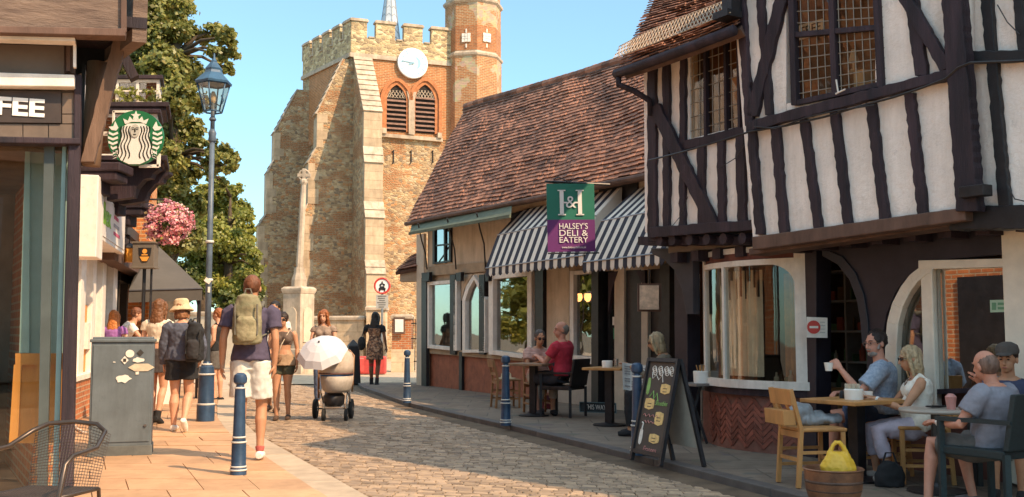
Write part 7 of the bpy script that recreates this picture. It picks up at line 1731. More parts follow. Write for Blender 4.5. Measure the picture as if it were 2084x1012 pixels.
for r_, z_ in prof_:
    rg = []
    for k in range(n8):
        for s in (0, .5): 
            a = 2 * math.pi * (k + s) / n8 + .3; rr = r_ * (1 if s == 0 else (.935 if r_ > rp_ * .3 else .97)); rg.append(pc + Mq @ V3((rr * math.cos(a), rr * math.sin(a), z_ + (0 if s == 0 else .012 * r_ / rp_))))
    rs_.append(rg)
mb.rings(rs_, cap=False); po = mb.build('parasol', mat('parasol_cloth', (.62, .60, .62), .6, .04, 4, .1), PRM)
mb = MB(); mb.ell(pc + Mq @ V3((0, 0, .03)), (.014, .014, .02)); mb.tube([pc, pc - ax_ * .35, P(-.2, .4, .75)], .008, 6)
for k in range(8): a = 2 * math.pi * k / 8 + .3; mb.tube([pc + Mq @ V3((0, 0, .0)), pc + Mq @ V3((rp_ * .5 * math.cos(a), rp_ * .5 * math.sin(a), -.04)), pc + Mq @ V3((rp_ * math.cos(a), rp_ * math.sin(a), -.205))], .003, 4)
mb.build('parasol_stem', M_dmetal, po)
# ================================================================== PEOPLE
def skinm(name, c): return mat(name, c, .55, .08, 14, .12, 120, spec=.35)
SK = {'fair': skinm('skin_fair', (.62, .33, .21)), 'tan': skinm('skin_tan', (.50, .25, .14)), 'red': skinm('skin_ruddy', (.58, .27, .18)), 'olive': skinm('skin_olive', (.42, .21, .115)), 'dark': skinm('skin_brown', (.22, .10, .055))}
def hairm(n_, c): return mat(n_ + '_hair', c, .55, .3, 30, .6, 140, stretch=(1, 1, .15), bd=.006)
M_eye = mat('eye_dark', (.02, .015, .012), .3, .1, 5, 0); M_lip = mat('lip', (.36, .12, .09), .5, .1, 5, 0)
V = Vector
def stand(**k):
    J = dict(pelvis=V((0, 0, .93)), chest=V((0, .0, 1.25)), neck=V((0, -.01, 1.45)), head=V((0, .025, 1.605)), hf=V((0, 1, 0)),
             shR=V((.175, -.01, 1.395)), elR=V((.225, -.03, 1.13)), wrR=V((.235, .05, .90)), shL=V((-.175, -.01, 1.395)), elL=V((-.225, -.03, 1.13)), wrL=V((-.235, .05, .90)),
             hiR=V((.088, 0, .90)), knR=V((.095, .02, .49)), anR=V((.10, -.02, .075)), hiL=V((-.088, 0, .90)), knL=V((-.095, .02, .49)), anL=V((-.10, -.02, .075)), toR=V((0, 1, 0)), toL=V((0, 1, 0)), hdR=None, hdL=None)
    J.update({a: (V(b) if b is not None else None) for a, b in k.items()}); return J
def sit(zs=.47, **k):
    d = dict(pelvis=(0, 0, zs + .09), chest=(0, -.02, zs + .37), neck=(0, .01, zs + .56), head=(0, .055, zs + .71), shR=(.175, .0, zs + .505), shL=(-.175, .0, zs + .505), elR=(.23, .06, zs + .29), elL=(-.23, .06, zs + .29), wrR=(.14, .26, zs + .24), wrL=(-.14, .26, zs + .24),
             hiR=(.088, .02, zs + .07), hiL=(-.088, .02, zs + .07), knR=(.10, .43, zs + .06), knL=(-.10, .43, zs + .06), anR=(.10, .40, .075), anL=(-.10, .42, .075)); d.update(k); return stand(**d)
TR = [(-.17, .10, .085), (-.08, .150, .105), (.02, .168, .115), (.16, .160, .105), (.32, .138, .092), (.46, .142, .097), (.62, .160, .110), (.78, .172, .110), (.90, .155, .090), (.97, .105, .070), (1.03, .062, .058)]
def torso(mb, J, e=0, t0=-.2, t1=1.1, fem=False, belly=0, wid=1.0, hips=1.0, flare=0):
    p, c, n = J['pelvis'], J['chest'], J['neck']
    def cen(t):
        if t < 0: return p + (c - p).normalized() * t * .5
        if t > 1: return n + (n - c).normalized() * (t - 1) * .5
        a = p.lerp(c, t); b = c.lerp(n, t); m_ = p * (1 - t) ** 2 + (c * 1.0) * 2 * t * (1 - t) + n * t * t; return m_
    side = (J['shR'] - J['shL']).normalized(); hs = (J['hiR'] - J['hiL']).normalized(); rs_ = []
    for t, a, b in TR:
        if t < t0 or t > t1: continue
        d = (cen(min(1, t + .08)) - cen(max(0, t - .08))).normalized(); s = hs.lerp(side, max(0, min(1, t))).normalized(); f = d.cross(s)
        w = wid * (hips if t < .25 else 1)
        if fem: w *= {.32: .86, .16: .96, .46: .90}.get(t, .93 if t > .5 else 1.03)
        q = cen(t) + (f * -0.0)
        fl = flare * max(0, .35 - t)
        rs_.append((q + V((0, 0, 0)), s * (a * w + e + fl), f * (b * (1 if not fem else .95) + e + fl * .6)))
    mb.loft(rs_, 20)
    d = (n - p).normalized(); f = d.cross(side)
    if belly: mb.ell(cen(.28) + f * (.045 + belly * .4), (.135 + e, .10 + belly + e, .14 + e), frameM(side, f))
    if fem and t1 > .6 and t0 < .5:
        for s in (-1, 1): mb.ell(cen(.66) + side * s * .072 * wid + f * .075, (.066 + e, .062 + e, .066 + e), frameM(side, f))
    return cen, side, f
def frameM(x, y):
    x = x.normalized(); z = x.cross(y).normalized(); y = z.cross(x); return Matrix((x, y, z)).transposed()
def hand(mb, wr, d, palm, sc=1.0, curl=.35, side=1):
    d = d.normalized(); palm = (palm - d * palm.dot(d)).normalized(); x = d.cross(palm) * side
    k = sc; c0 = wr; mb.loft([(c0 - d * .02 * k, x * .024 * k, palm * .018 * k), (c0 + d * .02 * k, x * .034 * k, palm * .017 * k), (c0 + d * .06 * k, x * .041 * k, palm * .0155 * k), (c0 + d * .088 * k, x * .038 * k, palm * .013 * k)], 12)
    for i, (o, l) in enumerate(((-.029, .066), (-.010, .075), (.010, .07), (.028, .055))):
        a = c0 + d * .083 * k + x * o * k; cl = curl * (1 + .15 * i); d1_ = (d + palm * cl + x * o * 2).normalized(); b = a + d1_ * l * .55 * k; d2_ = (d1_ + palm * cl * 1.4).normalized(); c = b + d2_ * l * .5 * k
        mb.tube([a, b, c], [.0095 * k, .0088 * k, .0072 * k], 8)
    a = c0 + d * .025 * k - x * .03 * k; b = a + (d * .6 - x * .7 + palm * .3).normalized() * .035 * k; c = b + (d + palm * .5 - x * .1).normalized() * .034 * k; mb.tube([a, b, c], [.013 * k, .011 * k, .009 * k], 8)
def person(label, loc, rz, H, J, skin='fair', fem=False, wid=1.0, belly=0, cl=(), hair=None, face=True, far=False, glasses=None, beard=None, palmR=None, palmL=None, curl=.35, calf=1.0, hips=1.0, zoff=0, feet=True, shoe=None, sock=None, sandal=False):
    k = H / 1.72; t = thing('person', label, 'person', (loc[0], loc[1], loc[2] + zoff), rz, scale=k); m = SK[skin]; vox = .009 if far else .0066
    mb = MB(); cen, side, f = torso(mb, J, 0, fem=fem, belly=belly * .8, wid=wid, hips=hips)
    for s in 'RL':
        sg = 1 if s == 'R' else -1; sh, el, wr = J['sh' + s], J['el' + s], J['wr' + s]
        ar = .9 if fem else 1.0
        mb.tube([sh - V((sg * .03, 0, 0)) + V((0, 0, .005)), sh.lerp(el, .15), sh.lerp(el, .55), el, el.lerp(wr, .3), el.lerp(wr, .75), wr], [.052 * ar, .052 * ar * wid, .043 * ar * wid, .036 * ar, .038 * ar, .029 * ar, .024 * ar], 12)
        hd = J['hd' + s] if J['hd' + s] is not None else (wr - el); pm = (palmR if s == 'R' else palmL) or (V((-sg, .2, 0)) if abs((wr - el).normalized().z) > .5 else V((0, 0, -1)))
        hand(mb, wr, hd, V(pm), 1.0 if not far else 1.1, curl, sg)
        hi, kn, an = J['hi' + s], J['kn' + s], J['an' + s]; lw = 1.0 if not fem else 1.04
        mb.tube([hi + V((0, 0, .02)), hi.lerp(kn, .25), hi.lerp(kn, .65), kn, kn.lerp(an, .28) - J['to' + s] * .012, kn.lerp(an, .7), an], [.092 * lw * hips, .085 * lw * hips, .066 * lw, .052, .055 * calf, .038 * calf, .033], 14)
        to = J['to' + s].normalized(); hl = an - to * .045; tip = an + to * .15; dz = an.z - .035
        if J.get('tip' + s): tip = J['tip' + s]; hl = an + (an - tip).normalized() * .05
        zb_ = -.04
        mb.tube([hl + V((0, 0, zb_ + .005)), an + V((0, 0, -.025)), an.lerp(tip, .5) + V((0, 0, zb_ + .002)), tip + V((0, 0, zb_ - .008))], [.030, .036, .033, .018], 10)
    n, h = J['neck'], J['head']; hf = J['hf'].normalized(); hu = (h - n).normalized().lerp(V((0, 0, 1)), .6).normalized(); hf = (hf - hu * hf.dot(hu)).normalized(); hs_ = hf.cross(hu); HM = frameM(hs_, hf)
    hc = h + hu * .012
    mb.tube([n - V((0, 0, .05)), n.lerp(h, .5), h - hf * .02], [.058 if not fem else .050, .052 if not fem else .044, .05], 14)
    mb.ell(hc - hf * .012 + hu * .02, (.073, .092, .092), HM, 18, 12); mb.ell(hc + hf * .028 - hu * .045, (.055, .058, .066), HM, 16, 10); mb.ell(hc + hf * .045 - hu * .088, (.030, .030, .024), HM)
    mb.tube([hc + hf * .078 + hu * .018, hc + hf * .098 - hu * .018, hc + hf * .104 - hu * .030, hc + hf * .080 - hu * .040], [.009, .0115, .014, .010], 8)
    mb.ell(hc + hf * .070 + hu * .028, (.048, .018, .010), HM)
    for s in (-1, 1): mb.ell(hc + hs_ * s * .076 - hf * .012 - hu * .012, (.010, .020, .030), HM)
    mb.ell(hc + hf * .080 - hu * .062, (.024, .010, .010), HM)
    organic(mb, 'body', m, t, vox, 3)
    if face:
        mb = MB()
        for s in (-1, 1): mb.ell(hc + hs_ * s * .031 + hf * .0775 + hu * .006, (.0115, .006, .0058), HM, 10, 6)
        mb.build('eyes', M_eye, t, local=True, smooth=True)
        mb = MB(); mb.ell(hc + hf * .0885 - hu * .063, (.020, .006, .0055), HM, 10, 6); mb.build('mouth', M_lip, t, local=True, smooth=True)
        mb = MB()
        for s in (-1, 1): mb.tube([hc + hs_ * s * .014 + hf * .0865 + hu * .026, hc + hs_ * s * .034 + hf * .083 + hu * .031, hc + hs_ * s * .05 + hf * .070 + hu * .025], [.003, .0042, .002], 6)
        mb.build('eyebrows', hair[1] if hair else M_eye, t, local=True)
    if glasses:
        mb = MB()
        for s in (-1, 1):
            gc = hc + hs_ * s * .033 + hf * .092 + hu * .004
            if glasses == 'dark': mb.ell(gc, (.025, .004, .018), HM, 12, 6)
            else: mb.tube([gc + hs_ * .022 * math.cos(a) + hu * .015 * math.sin(a) for a in [i * math.pi / 7 for i in range(15)]], .0022, 4, False)
            mb.tube([hc + hs_ * s * .055 + hf * .085 + hu * .008, hc + hs_ * s * .080 + hf * .0 + hu * .004], .0022, 5)
        mb.tube([hc - hs_ * .01 + hf * .095 + hu * .008, hc + hs_ * .01 + hf * .095 + hu * .008], .003, 5); mb.build('sunglasses' if glasses == 'dark' else 'spectacles', M_black if glasses == 'dark' else mat('specs', (.25, .16, .13), .2, .1, 5, 0), t, local=True)
    if beard:
        mb = MB(); mb.ell(hc + hf * .040 - hu * .088, (.046, .050, .030), HM); mb.tube([hc - hs_ * .03 + hf * .085 - hu * .052, hc + hf * .099 - hu * .047, hc + hs_ * .03 + hf * .085 - hu * .052], [.006, .008, .006], 8)
        for s in (-1, 1): mb.tube([hc + hs_ * s * .068 + hf * .01 - hu * .01, hc + hs_ * s * .060 + hf * .03 - hu * .055], [.010, .014], 8)
        organic(mb, 'beard', beard, t, .006, 1, .003, 60)
    if hair:
        kind, hm = hair[0], hair[1]; mb = MB()
        if kind in ('short', 'crop', 'bald', 'recede'):
            o = {'short': .013, 'crop': .010, 'recede': .005, 'bald': .003}[kind]
            if kind in ('short', 'crop'): mb.ell(hc - hf * .030 + hu * .033, (.072 + o, .086 + o, .084 + o), HM, 18, 12)
            if kind in ('recede', 'bald'): mb.ell(hc - hf * .030 + hu * .006, (.0765 + o * .3, .084 + o, .086), HM, 18, 12)
            if kind == 'short': mb.ell(hc - hf * .055 - hu * .03, (.055, .04, .04), HM)
            if kind == 'bald': mb.ell(hc - hf * .05 - hu * .03, (.05, .04, .03), HM)
        elif kind in ('long', 'bob', 'bun', 'pony'):
            mb.ell(hc - hf * .020 + hu * .030, (.086, .100, .096), HM, 18, 12)
            L_ = hair[2] if len(hair) > 2 else .3
            if kind in ('long', 'bob'):
                ln = hair[3] if len(hair) > 3 else V((0, 0, 0)); 
                if kind == 'bob': pr_ = [(.02, .088, .078, -.03), (-.05, .092, .075, -.035), (-.11, .088, .068, -.04), (-.11 - L_ * .4, .07, .05, -.05)]
                else: pr_ = [(.02, .088, .080, -.03), (-.06, .090, .074, -.04), (-.13, .098, .062, -.055), (-.13 - L_ * .5, .11, .05, -.07), (-.13 - L_, .06, .03, -.075)]
                mb.loft([(hc + hu * z_ + hf * y_ + ln * max(0, -z_), hs_ * a, hf * b) for z_, a, b, y_ in pr_], 18)
                for s in (-1, 1): mb.tube([hc + hs_ * s * .055 + hf * .035 + hu * .085, hc + hs_ * s * .082 + hf * .035 + hu * .01, hc + hs_ * s * .084 + hf * .025 - hu * .07, hc + hs_ * s * .086 + hf * .012 - hu * (.11 + L_ * .5)], [.02, .022, .022, .010], 8)
            if kind == 'bun': mb.ell(hc - hf * .06 + hu * .075, (.045, .045, .04), HM)
        amp = .003 if kind in ('crop', 'bald', 'recede') else .008
        organic(mb, 'hair', hm, t, .0075, 1, amp, 35)
    for c in cl:
        kind, m_ = c[0], c[1]; o = c[2] if len(c) > 2 else {}; mb = MB(); e = o.get('e', .012)
        if kind in ('shirt', 'vest', 'dress', 'crop', 'jumper'):
            t0 = o.get('t0', -.06); t1 = o.get('t1', 1.0 if kind not in ('vest', 'crop', 'dress') else .93); torso(mb, J, e, t0, t1, fem, belly, wid, hips, o.get('flare', .03))
            sl = o.get('sleeve', .5)
            if sl > 0:
                for s in 'RL':
                    sg = 1 if s == 'R' else -1; sh, el, wr = J['sh' + s], J['el' + s], J['wr' + s]; st_ = sh - V((sg * .05, 0, -.005))
                    if sl <= 1: pts_ = [st_, sh.lerp(el, .1), sh.lerp(el, sl * .9), sh.lerp(el, sl)]; rr = [.058 * wid + e, .058 * wid + e, .056 * wid + e, .058 * wid + e]
                    else: pts_ = [st_, sh.lerp(el, .1), sh.lerp(el, .6), el, el.lerp(wr, .5), el.lerp(wr, (sl - 1))]; rr = [.06 + e, .06 + e, .052 + e, .047 + e, .042 + e, .033 + e]
                    mb.tube(pts_, rr, 14)
            else:
                for s in (-1, 1): mb.tube([cen(.80) + side * s * .10 + f * .08, cen(.96) + side * s * .095 + V((0, 0, .025)), cen(.80) + side * s * .10 - f * .085], .022 if not o.get('strap') else .009, 8)
            if kind == 'dress' or o.get('skirt'):
                ln = o.get('len', .5); hm_ = J['pelvis'] - V((0, 0, ln)); mb.loft([(J['pelvis'] + V((0, 0, .06)), side * (.165 * hips + e), f * (.115 + e)), (J['pelvis'] - V((0, 0, .08)), side * (.18 * hips + e), f * (.13 + e)), (hm_, side * (.19 + e), f * (.15 + e))], 20)
            organic(mb, {'shirt': 'shirt', 'vest': 'vest_top', 'crop': 'crop_top', 'dress': 'dress', 'jumper': 'sweatshirt'}[kind], m_, t, .010, 2, o.get('amp', .0065), 13)
        elif kind in ('shorts', 'trousers'):
            ln = o.get('len', .6); torso(mb, J, e + .002, -.17, .22, fem, belly * .5, wid, hips)
            for s in 'RL':
                hi, kn, an = J['hi' + s], J['kn' + s], J['an' + s]
                w = o.get('w', 0)
                if ln <= 1: mb.tube([hi + V((0, 0, .03)), hi.lerp(kn, .2), hi.lerp(kn, ln)], [.093 * hips + e, .092 * hips + e, .082 + e + w], 16)
                else: mb.tube([hi + V((0, 0, .03)), hi.lerp(kn, .2), hi.lerp(kn, .7), kn, kn.lerp(an, .4), kn.lerp(an, ln - 1)], [.092 * hips + e, .090 * hips + e, .072 + e, .060 + e, .058 + e, .046 + e], 16)
            organic(mb, kind, m_, t, .010, 2, .008, 11)
        elif kind == 'skirt':
            ln = o.get('len', .3); mb.loft([(J['pelvis'] + V((0, 0, .12)), side * (.145 + e), f * (.10 + e)), (J['pelvis'], side * (.175 * hips + e), f * (.12 + e)), (J['pelvis'] - V((0, 0, ln)), side * (.185 * hips + e), f * (.15 + e))], 20); organic(mb, 'skirt', m_, t, .010, 2, .007, 12)
        elif kind == 'shoes':
            for s in 'RL':
                mb = MB(); an = J['an' + s]; to = J['to' + s].normalized(); tip = J.get('tip' + s) or an + to * .155; dd = (tip - an).normalized(); hl = an - dd * .055; hgh = o.get('h', .0)
                mb.tube([hl + V((0, 0, -.035)), an + V((0, 0, -.028)), an.lerp(tip, .5) + V((0, 0, -.038)), tip + V((0, 0, -.045))], [.036, .044, .042, .028], 12)
                if hgh: mb.tube([an + V((0, 0, -.02)), an.lerp(J['kn' + s], hgh)], [.045, .047], 12)
                organic(mb, 'shoe', m_, t, .008, 1)
        elif kind == 'socks':
            for s in 'RL': mb = MB(); an, kn = J['an' + s], J['kn' + s]; mb.tube([an, an.lerp(kn, o.get('l', .25) * .5), an.lerp(kn, o.get('l', .25))], [.037, .041, .046 if o.get('l', .25) < .5 else .058], 12); organic(mb, 'sock', m_, t, .008, 1)
        elif kind == 'bucket_hat':
            mb.lathe([(.165, -.052), (.155, -.035), (.105, .02), (.095, .09), (.07, .115), (.01, .125)], hc + hu * .045, 28, HM); o_ = organic(mb, 'bucket_hat', m_, t, .007, 2, .005, 14)
        elif kind == 'cap':
            mb.lathe([(.095, 0), (.098, .03), (.085, .075), (.04, .10), (.005, .105)], hc + hu * .045 - hf * .01, 24, HM); mb.ell(hc + hu * .05 + hf * .10, (.07, .07, .010), HM); organic(mb, 'cap', m_, t, .007, 2)
        elif kind == 'watch': wr = J['wr' + o.get('s', 'L')]; d = (J['el' + o.get('s', 'L')] - wr).normalized(); mb.tube([wr + d * .015, wr + d * .035], .031, 12); mb.build('watch', m_, t, local=True)
        elif kind == 'necklace': mb.tube([cen(1.0) + side * .05, cen(.9) + side * .05 + f * .1, cen(.72) + f * .13, cen(.9) - side * .05 + f * .1, cen(1.0) - side * .05], .004, 5); mb.build('necklace', m_, t, local=True)
    t['_k'] = 0; del t['_k']; J['cen'] = cen; J['f'] = f; J['side'] = side; J['M'] = MW[t.name]; return t, J
def gpos(px, py, z=PV): return G(px, py, z)
def backpack(label, J, m, m2, strapm, c_t=.66, w=.15, h=.22, d=.085, name='backpack', shift=V((0, 0, 0)), bothside=True):
    M = J['M']; cen, f, side = J['cen'], J['f'], J['side']; c = cen(c_t) - f * (.12 + d) + shift; lp_ = M @ c; k = M.to_scale().x
    t = thing(name, label, 'backpack', lp_, 0); Rm = M.to_3x3(); mb = MB(); up_ = (J['neck'] - J['pelvis']).normalized()
    W_ = lambda q: M @ q; FM = frameM(Rm @ side, Rm @ f)
    def lo(z_, a, b, oy=0): return (W_(c + up_ * z_ - f * oy), (Rm @ side) * a, (Rm @ f) * b)
    mb.loft([lo(-h, w * .8, d * .7), lo(-h * .92, w, d * .95), lo(-h * .2, w * 1.04, d * 1.05), lo(h * .55, w * .95, d * .9), lo(h * .92, w * .7, d * .65), lo(h, w * .35, d * .3)], 20)
    organic(mb, 'main_pocket', m, t, .009, 2, .012, 10, local=False)
    mb = MB(); mb.loft([lo(-h * .85, w * .55, d * .5, d * .75), lo(-h * .7, w * .72, d * .55, d * .8), lo(0, w * .72, d * .5, d * .8), lo(h * .15, w * .5, d * .3, d * .7)], 18); organic(mb, 'front_pocket', m2, t, .009, 2, .008, 12, local=False)
    mb = MB()
    for s in (-1, 1): mb.tube([W_(c + up_ * z_ + side * s * w * .75 - f * (d * (1.0 + .2 * math.sin(z_ * 20)))) for z_ in [-h * .6 + i * h * .15 for i in range(9)]], .009, 6)
    mb.tube([W_(c + up_ * h * .95 - side * .04), W_(c + up_ * (h + .05) - side * .02), W_(c + up_ * (h + .05) + side * .02), W_(c + up_ * h * .95 + side * .04)], .009, 6); mb.build('webbing', strapm, t)
    for s in ((-1, 1) if bothside else (1,)):
        mb = MB(); sh = (J['shR'] if s > 0 else J['shL']); a = cen(.93) + side * s * .105
        mb.tube([W_(c + up_ * h * .7 + side * s * .07), W_(a - f * .08 + up_ * .015), W_(a + up_ * .055), W_(a + f * .085 - up_ * .03), W_(cen(.65) + side * s * .14 + f * .12), W_(cen(.45) + side * s * .17 + f * .03), W_(c - up_ * h * .7 + side * s * w * .8)], [.012, .022, .022, .022, .016, .010, .008], 8); mb.build('shoulder_strap', strapm, t, smooth=True)
    return t
C = cloth
WHT = C('white', (.80, .76, .70)); BLK = C('black', (.02, .02, .022)); NVY = C('navy', (.085, .07, .115)); SHOEW = mat('white_shoe', (.80, .76, .70), .5, .08, 8, .1)
# 1 man with backpack (walking away)
Jm = stand(pelvis=(0, 0, .93), shR=(.20, -.01, 1.40), shL=(-.20, -.01, 1.40), elR=(.235, -.05, 1.13), wrR=(.225, .0, .89), elL=(-.245, -.07, 1.14), wrL=(-.26, -.03, .90), hiR=(.09, 0, .90), knR=(.085, -.04, .49), anR=(.07, -.30, .12), toR=(0, .8, -.5), knL=(-.09, .10, .50), anL=(-.06, .18, .075))
Jm.update(knR=V((.10, .06, .49)), anR=V((.105, -.02, .08)), toR=V((0, 1, 0)), knL=V((-.085, .02, .50)), anL=V((-.075, -.30, .16)), toL=V((0, .75, -.6)))
Jm['anL'] = V((-.08, -.10, .10))
g = gpos(506, 936); t, J = person('man in navy tee and pale shorts walking away with a backpack', g, R(4), 1.80, Jm, 'tan', wid=.93, cl=[('shirt', NVY, dict(sleeve=.62, t0=-.09, amp=.006, e=.022)), ('shorts', C('pale_denim', (.70, .68, .62)), dict(len=.78, w=.015)), ('shoes', SHOEW), ('socks', C('red_sock', (.5, .12, .1)), dict(l=.12))], hair=('crop', hairm('auburn', (.20, .075, .035))), face=False)
backpack('olive camouflage backpack worn by the man in pale shorts', J, mat('olive_pack_cloth', (.27, .23, .14), .85, .35, 9, .4, 60, c2=(.13, .13, .07)), mat('khaki_pack_cloth', (.36, .31, .19), .85, .3, 12, .4, 60, c2=(.16, .15, .08)), C('strap_grey', (.16, .15, .12)), .70, .135, .235, .075)
# 2 bucket hat walker
Jm = stand(elL=(-.25, .02, 1.12), wrL=(-.26, .10, .88), elR=(.27, -.02, 1.14), wrR=(.22, .10, .95), knR=(.10, .03, .50), anR=(.11, -.22, .17), toR=(0, .72, -.7), knL=(-.09, .03, .49), anL=(-.085, .0, .08), neck=(0, .01, 1.45), head=(-.03, .05, 1.595))
g = gpos(366, 878); t, J = person('walker in cream bucket hat, navy sweatshirt and black shorts seen from behind', g, R(2), 1.64, Jm, 'fair', wid=1.08, hips=1.08, calf=1.2, cl=[('jumper', C('slate_sweat', (.10, .11, .15)), dict(sleeve=1.95, t0=-.05, e=.026, amp=.010)), ('shorts', BLK, dict(len=.52, w=.03, e=.02)), ('shoes', SHOEW), ('bucket_hat', C('sand_hat', (.62, .46, .28)))], hair=('bob', hairm('ginger', (.28, .12, .05)), .02), face=False)
backpack('black backpack slung on the right shoulder of the bucket hat walker', J, BLK, mat('black_pocket_cloth', (.035, .033, .035), .8), C('black_strap', (.03, .03, .03)), .50, .12, .26, .10, shift=V((.22, .03, -.04)), bothside=False)
# 3 brown haired woman half behind the cabinet
Jm = stand(elR=(.23, .04, 1.13), wrR=(.15, .2, 1.0), knL=(-.09, .05, .49), anL=(-.07, .02, .08), knR=(.09, .02, .49), anR=(.09, -.12, .10), toR=(0, .9, -.3))
g = gpos(317, 862); person('brown haired woman in cream top and dark skirt with black ankle boots', g, R(-12), 1.70, Jm, 'fair', True, cl=[('shirt', C('cream', (.75, .66, .52)), dict(sleeve=.4, t0=.3)), ('skirt', C('charcoal', (.06, .05, .05)), dict(len=.22)), ('shoes', BLK, dict(h=.22))], hair=('long', hairm('brown', (.20, .085, .035)), .16), face=False, far=True)
# 4 bearded man behind
Jm = stand(knL=(-.09, .09, .5), anL=(-.09, .10, .08), knR=(.09, .02, .49), anR=(.09, -.1, .09))
g = gpos(556, 838, 0); person('bearded man in white tee walking behind the dark haired woman', g, R(176), 1.80, Jm, 'olive', cl=[('shirt', WHT, dict(sleeve=.5)), ('shorts', C('dark_short', (.05, .05, .06)), dict(len=.75)), ('shoes', C('brown_sandal', (.10, .06, .04)))], hair=('short', hairm('black', (.02, .016, .014))), beard=hairm('black', (0, 0, 0)), far=True)
# 5 woman with tank top and bag
Jm = stand(elR=(.22, .0, 1.14), wrR=(.16, .13, .96), elL=(-.225, -.02, 1.14), wrL=(-.235, .04, .90), head=(0, .05, 1.595), hf=(.05, .9, -.4), knR=(.085, .05, .49), anR=(.075, .04, .08), knL=(-.085, .0, .49), anL=(-.09, -.08, .085))
g = gpos(573, 856, 0); t, J = person('woman in brown cropped tank, tied shirt and sunglasses looking down at her phone', g, R(183), 1.60, Jm, 'tan', True, hips=1.1, cl=[('crop', C('mocha', (.13, .09, .07)), dict(sleeve=0, t0=.42, t1=.9)), ('shorts', C('olive_short', (.07, .07, .045)), dict(len=.42)), ('skirt', C('tied_shirt', (.34, .22, .13)), dict(len=.06, e=.022)), ('shoes', C('brown_sandal', (0, 0, 0)))], hair=('bun', hairm('dark', (.035, .02, .015))), glasses='dark')
M = J['M']; hb = M @ V((.10, .17, .99)); tb = thing('handbag', 'small brown handbag carried across the front of the tank top woman', 'handbag', hb); mb = MB(); mb.ell(hb, (.11, .055, .085)); mb.box(hb + V((0, -.02, .03)), (.17, .08, .05)); organic(mb, 'bag_body', C('tan_leather', (.20, .11, .06)), tb, .008, 2, .005, 20, local=False)
mb = MB(); mb.tube([hb + V((.06, 0, .06)), M @ V((.0, .16, 1.2)), M @ V((-.10, .10, 1.40)), M @ V((-.12, -.02, 1.45)), M @ V((-.10, -.11, 1.3)), M @ V((.12, -.13, 1.05))], .008, 6); mb.build('strap', C('pale_strap', (.55, .45, .33)), tb, smooth=True)
# 6 pram pusher
Jm = stand(elR=(.22, .05, 1.15), wrR=(.17, .27, 1.06), elL=(-.22, .05, 1.15), wrL=(-.17, .27, 1.06), hf=(.1, 1, -.15), head=(.0, .04, 1.60))
g = gpos(657, 826, 0); person('smiling red haired woman pushing the pram behind the parasol', g, R(178), 1.70, Jm, 'fair', True, cl=[('shirt', C('taupe_top', (.30, .22, .17)), dict(sleeve=.3, e=.006)), ('trousers', C('denim', (.10, .13, .2)), dict(len=1.9)), ('shoes', SHOEW)], hair=('long', hairm('copper', (.36, .12, .04)), .18), curl=.9, palmR=(0, 0, -1), palmL=(0, 0, -1))
# 7 woman in patterned dress
def pattern():
    m, n, b = nodes('patterned_cloth'); b.inputs['Roughness'].default_value = .9; v = n.nodes.new('ShaderNodeTexVoronoi'); v.inputs['Scale'].default_value = 26; L(n, coord(n, 'Object'), v.inputs['Vector']); s = n.nodes.new('ShaderNodeSeparateColor'); L(n, v.outputs['Color'], s.inputs[0]); r = ramp(n, [(0, (.09, .05, .035)), (.35, (.30, .15, .08)), (.6, (.20, .11, .07)), (.8, (.42, .27, .17))], s.outputs[0], 'CONSTANT'); L(n, r.outputs[0], b.inputs['Base Color']); return m
Jm = stand(elL=(-.28, .03, 1.22), wrL=(-.22, .12, 1.30), elR=(.24, -.02, 1.14), wrR=(.26, .05, .92), knR=(.07, .05, .5), anR=(.06, -.02, .08), knL=(-.08, .0, .49), anL=(-.11, .14, .08))
g = gpos(762, 787, 0); t, J = person('dark haired woman in a short patterned pinafore dress with red tights', g, R(-8), 1.78, Jm, 'dark', True, cl=[('shirt', BLK, dict(sleeve=.5, t0=.4)), ('dress', pattern(), dict(len=.30, sleeve=0, t1=.8, strap=1, e=.016)), ('socks', C('red_tights', (.42, .04, .04)), dict(l=1.15)), ('shoes', BLK, dict(h=.3))], hair=('long', hairm('black', (0, 0, 0)), .14), face=False, far=True)
hb = J['M'] @ V((-.30, -.06, 1.0)); tb = thing('shoulder_bag', 'big black shoulder bag hanging from the woman in the patterned dress', 'bag', hb); mb = MB(); mb.ell(hb, (.10, .13, .17)); organic(mb, 'bag_body', BLK, tb, .012, 2, .01, 10, local=False); mb = MB(); mb.tube([hb + V((0, -.08, .1)), hb + V((.06, -.03, .38)), hb + V((.03, .1, .12))], .012, 6); mb.build('strap', BLK, tb)
# 8 man in black vest
Jm = stand(elR=(.20, -.03, 1.14), wrR=(.17, .12, .96), elL=(-.2, -.03, 1.14), wrL=(-.17, .12, .96), wd=None) if False else stand(elR=(.20, -.03, 1.14), wrR=(.17, .12, .96), elL=(-.2, -.03, 1.14), wrL=(-.17, .12, .96))
g = gpos(441, 818, 0); person('young man in a black sleeveless vest standing behind the street lamp', g, R(75), 1.74, Jm, 'fair', cl=[('vest', BLK, dict(sleeve=0, t0=-.05, t1=.9)), ('shorts', C('grey_short', (.12, .11, .1)), dict(len=.7)), ('shoes', BLK)], hair=('short', hairm('copper', (0, 0, 0))), far=True)
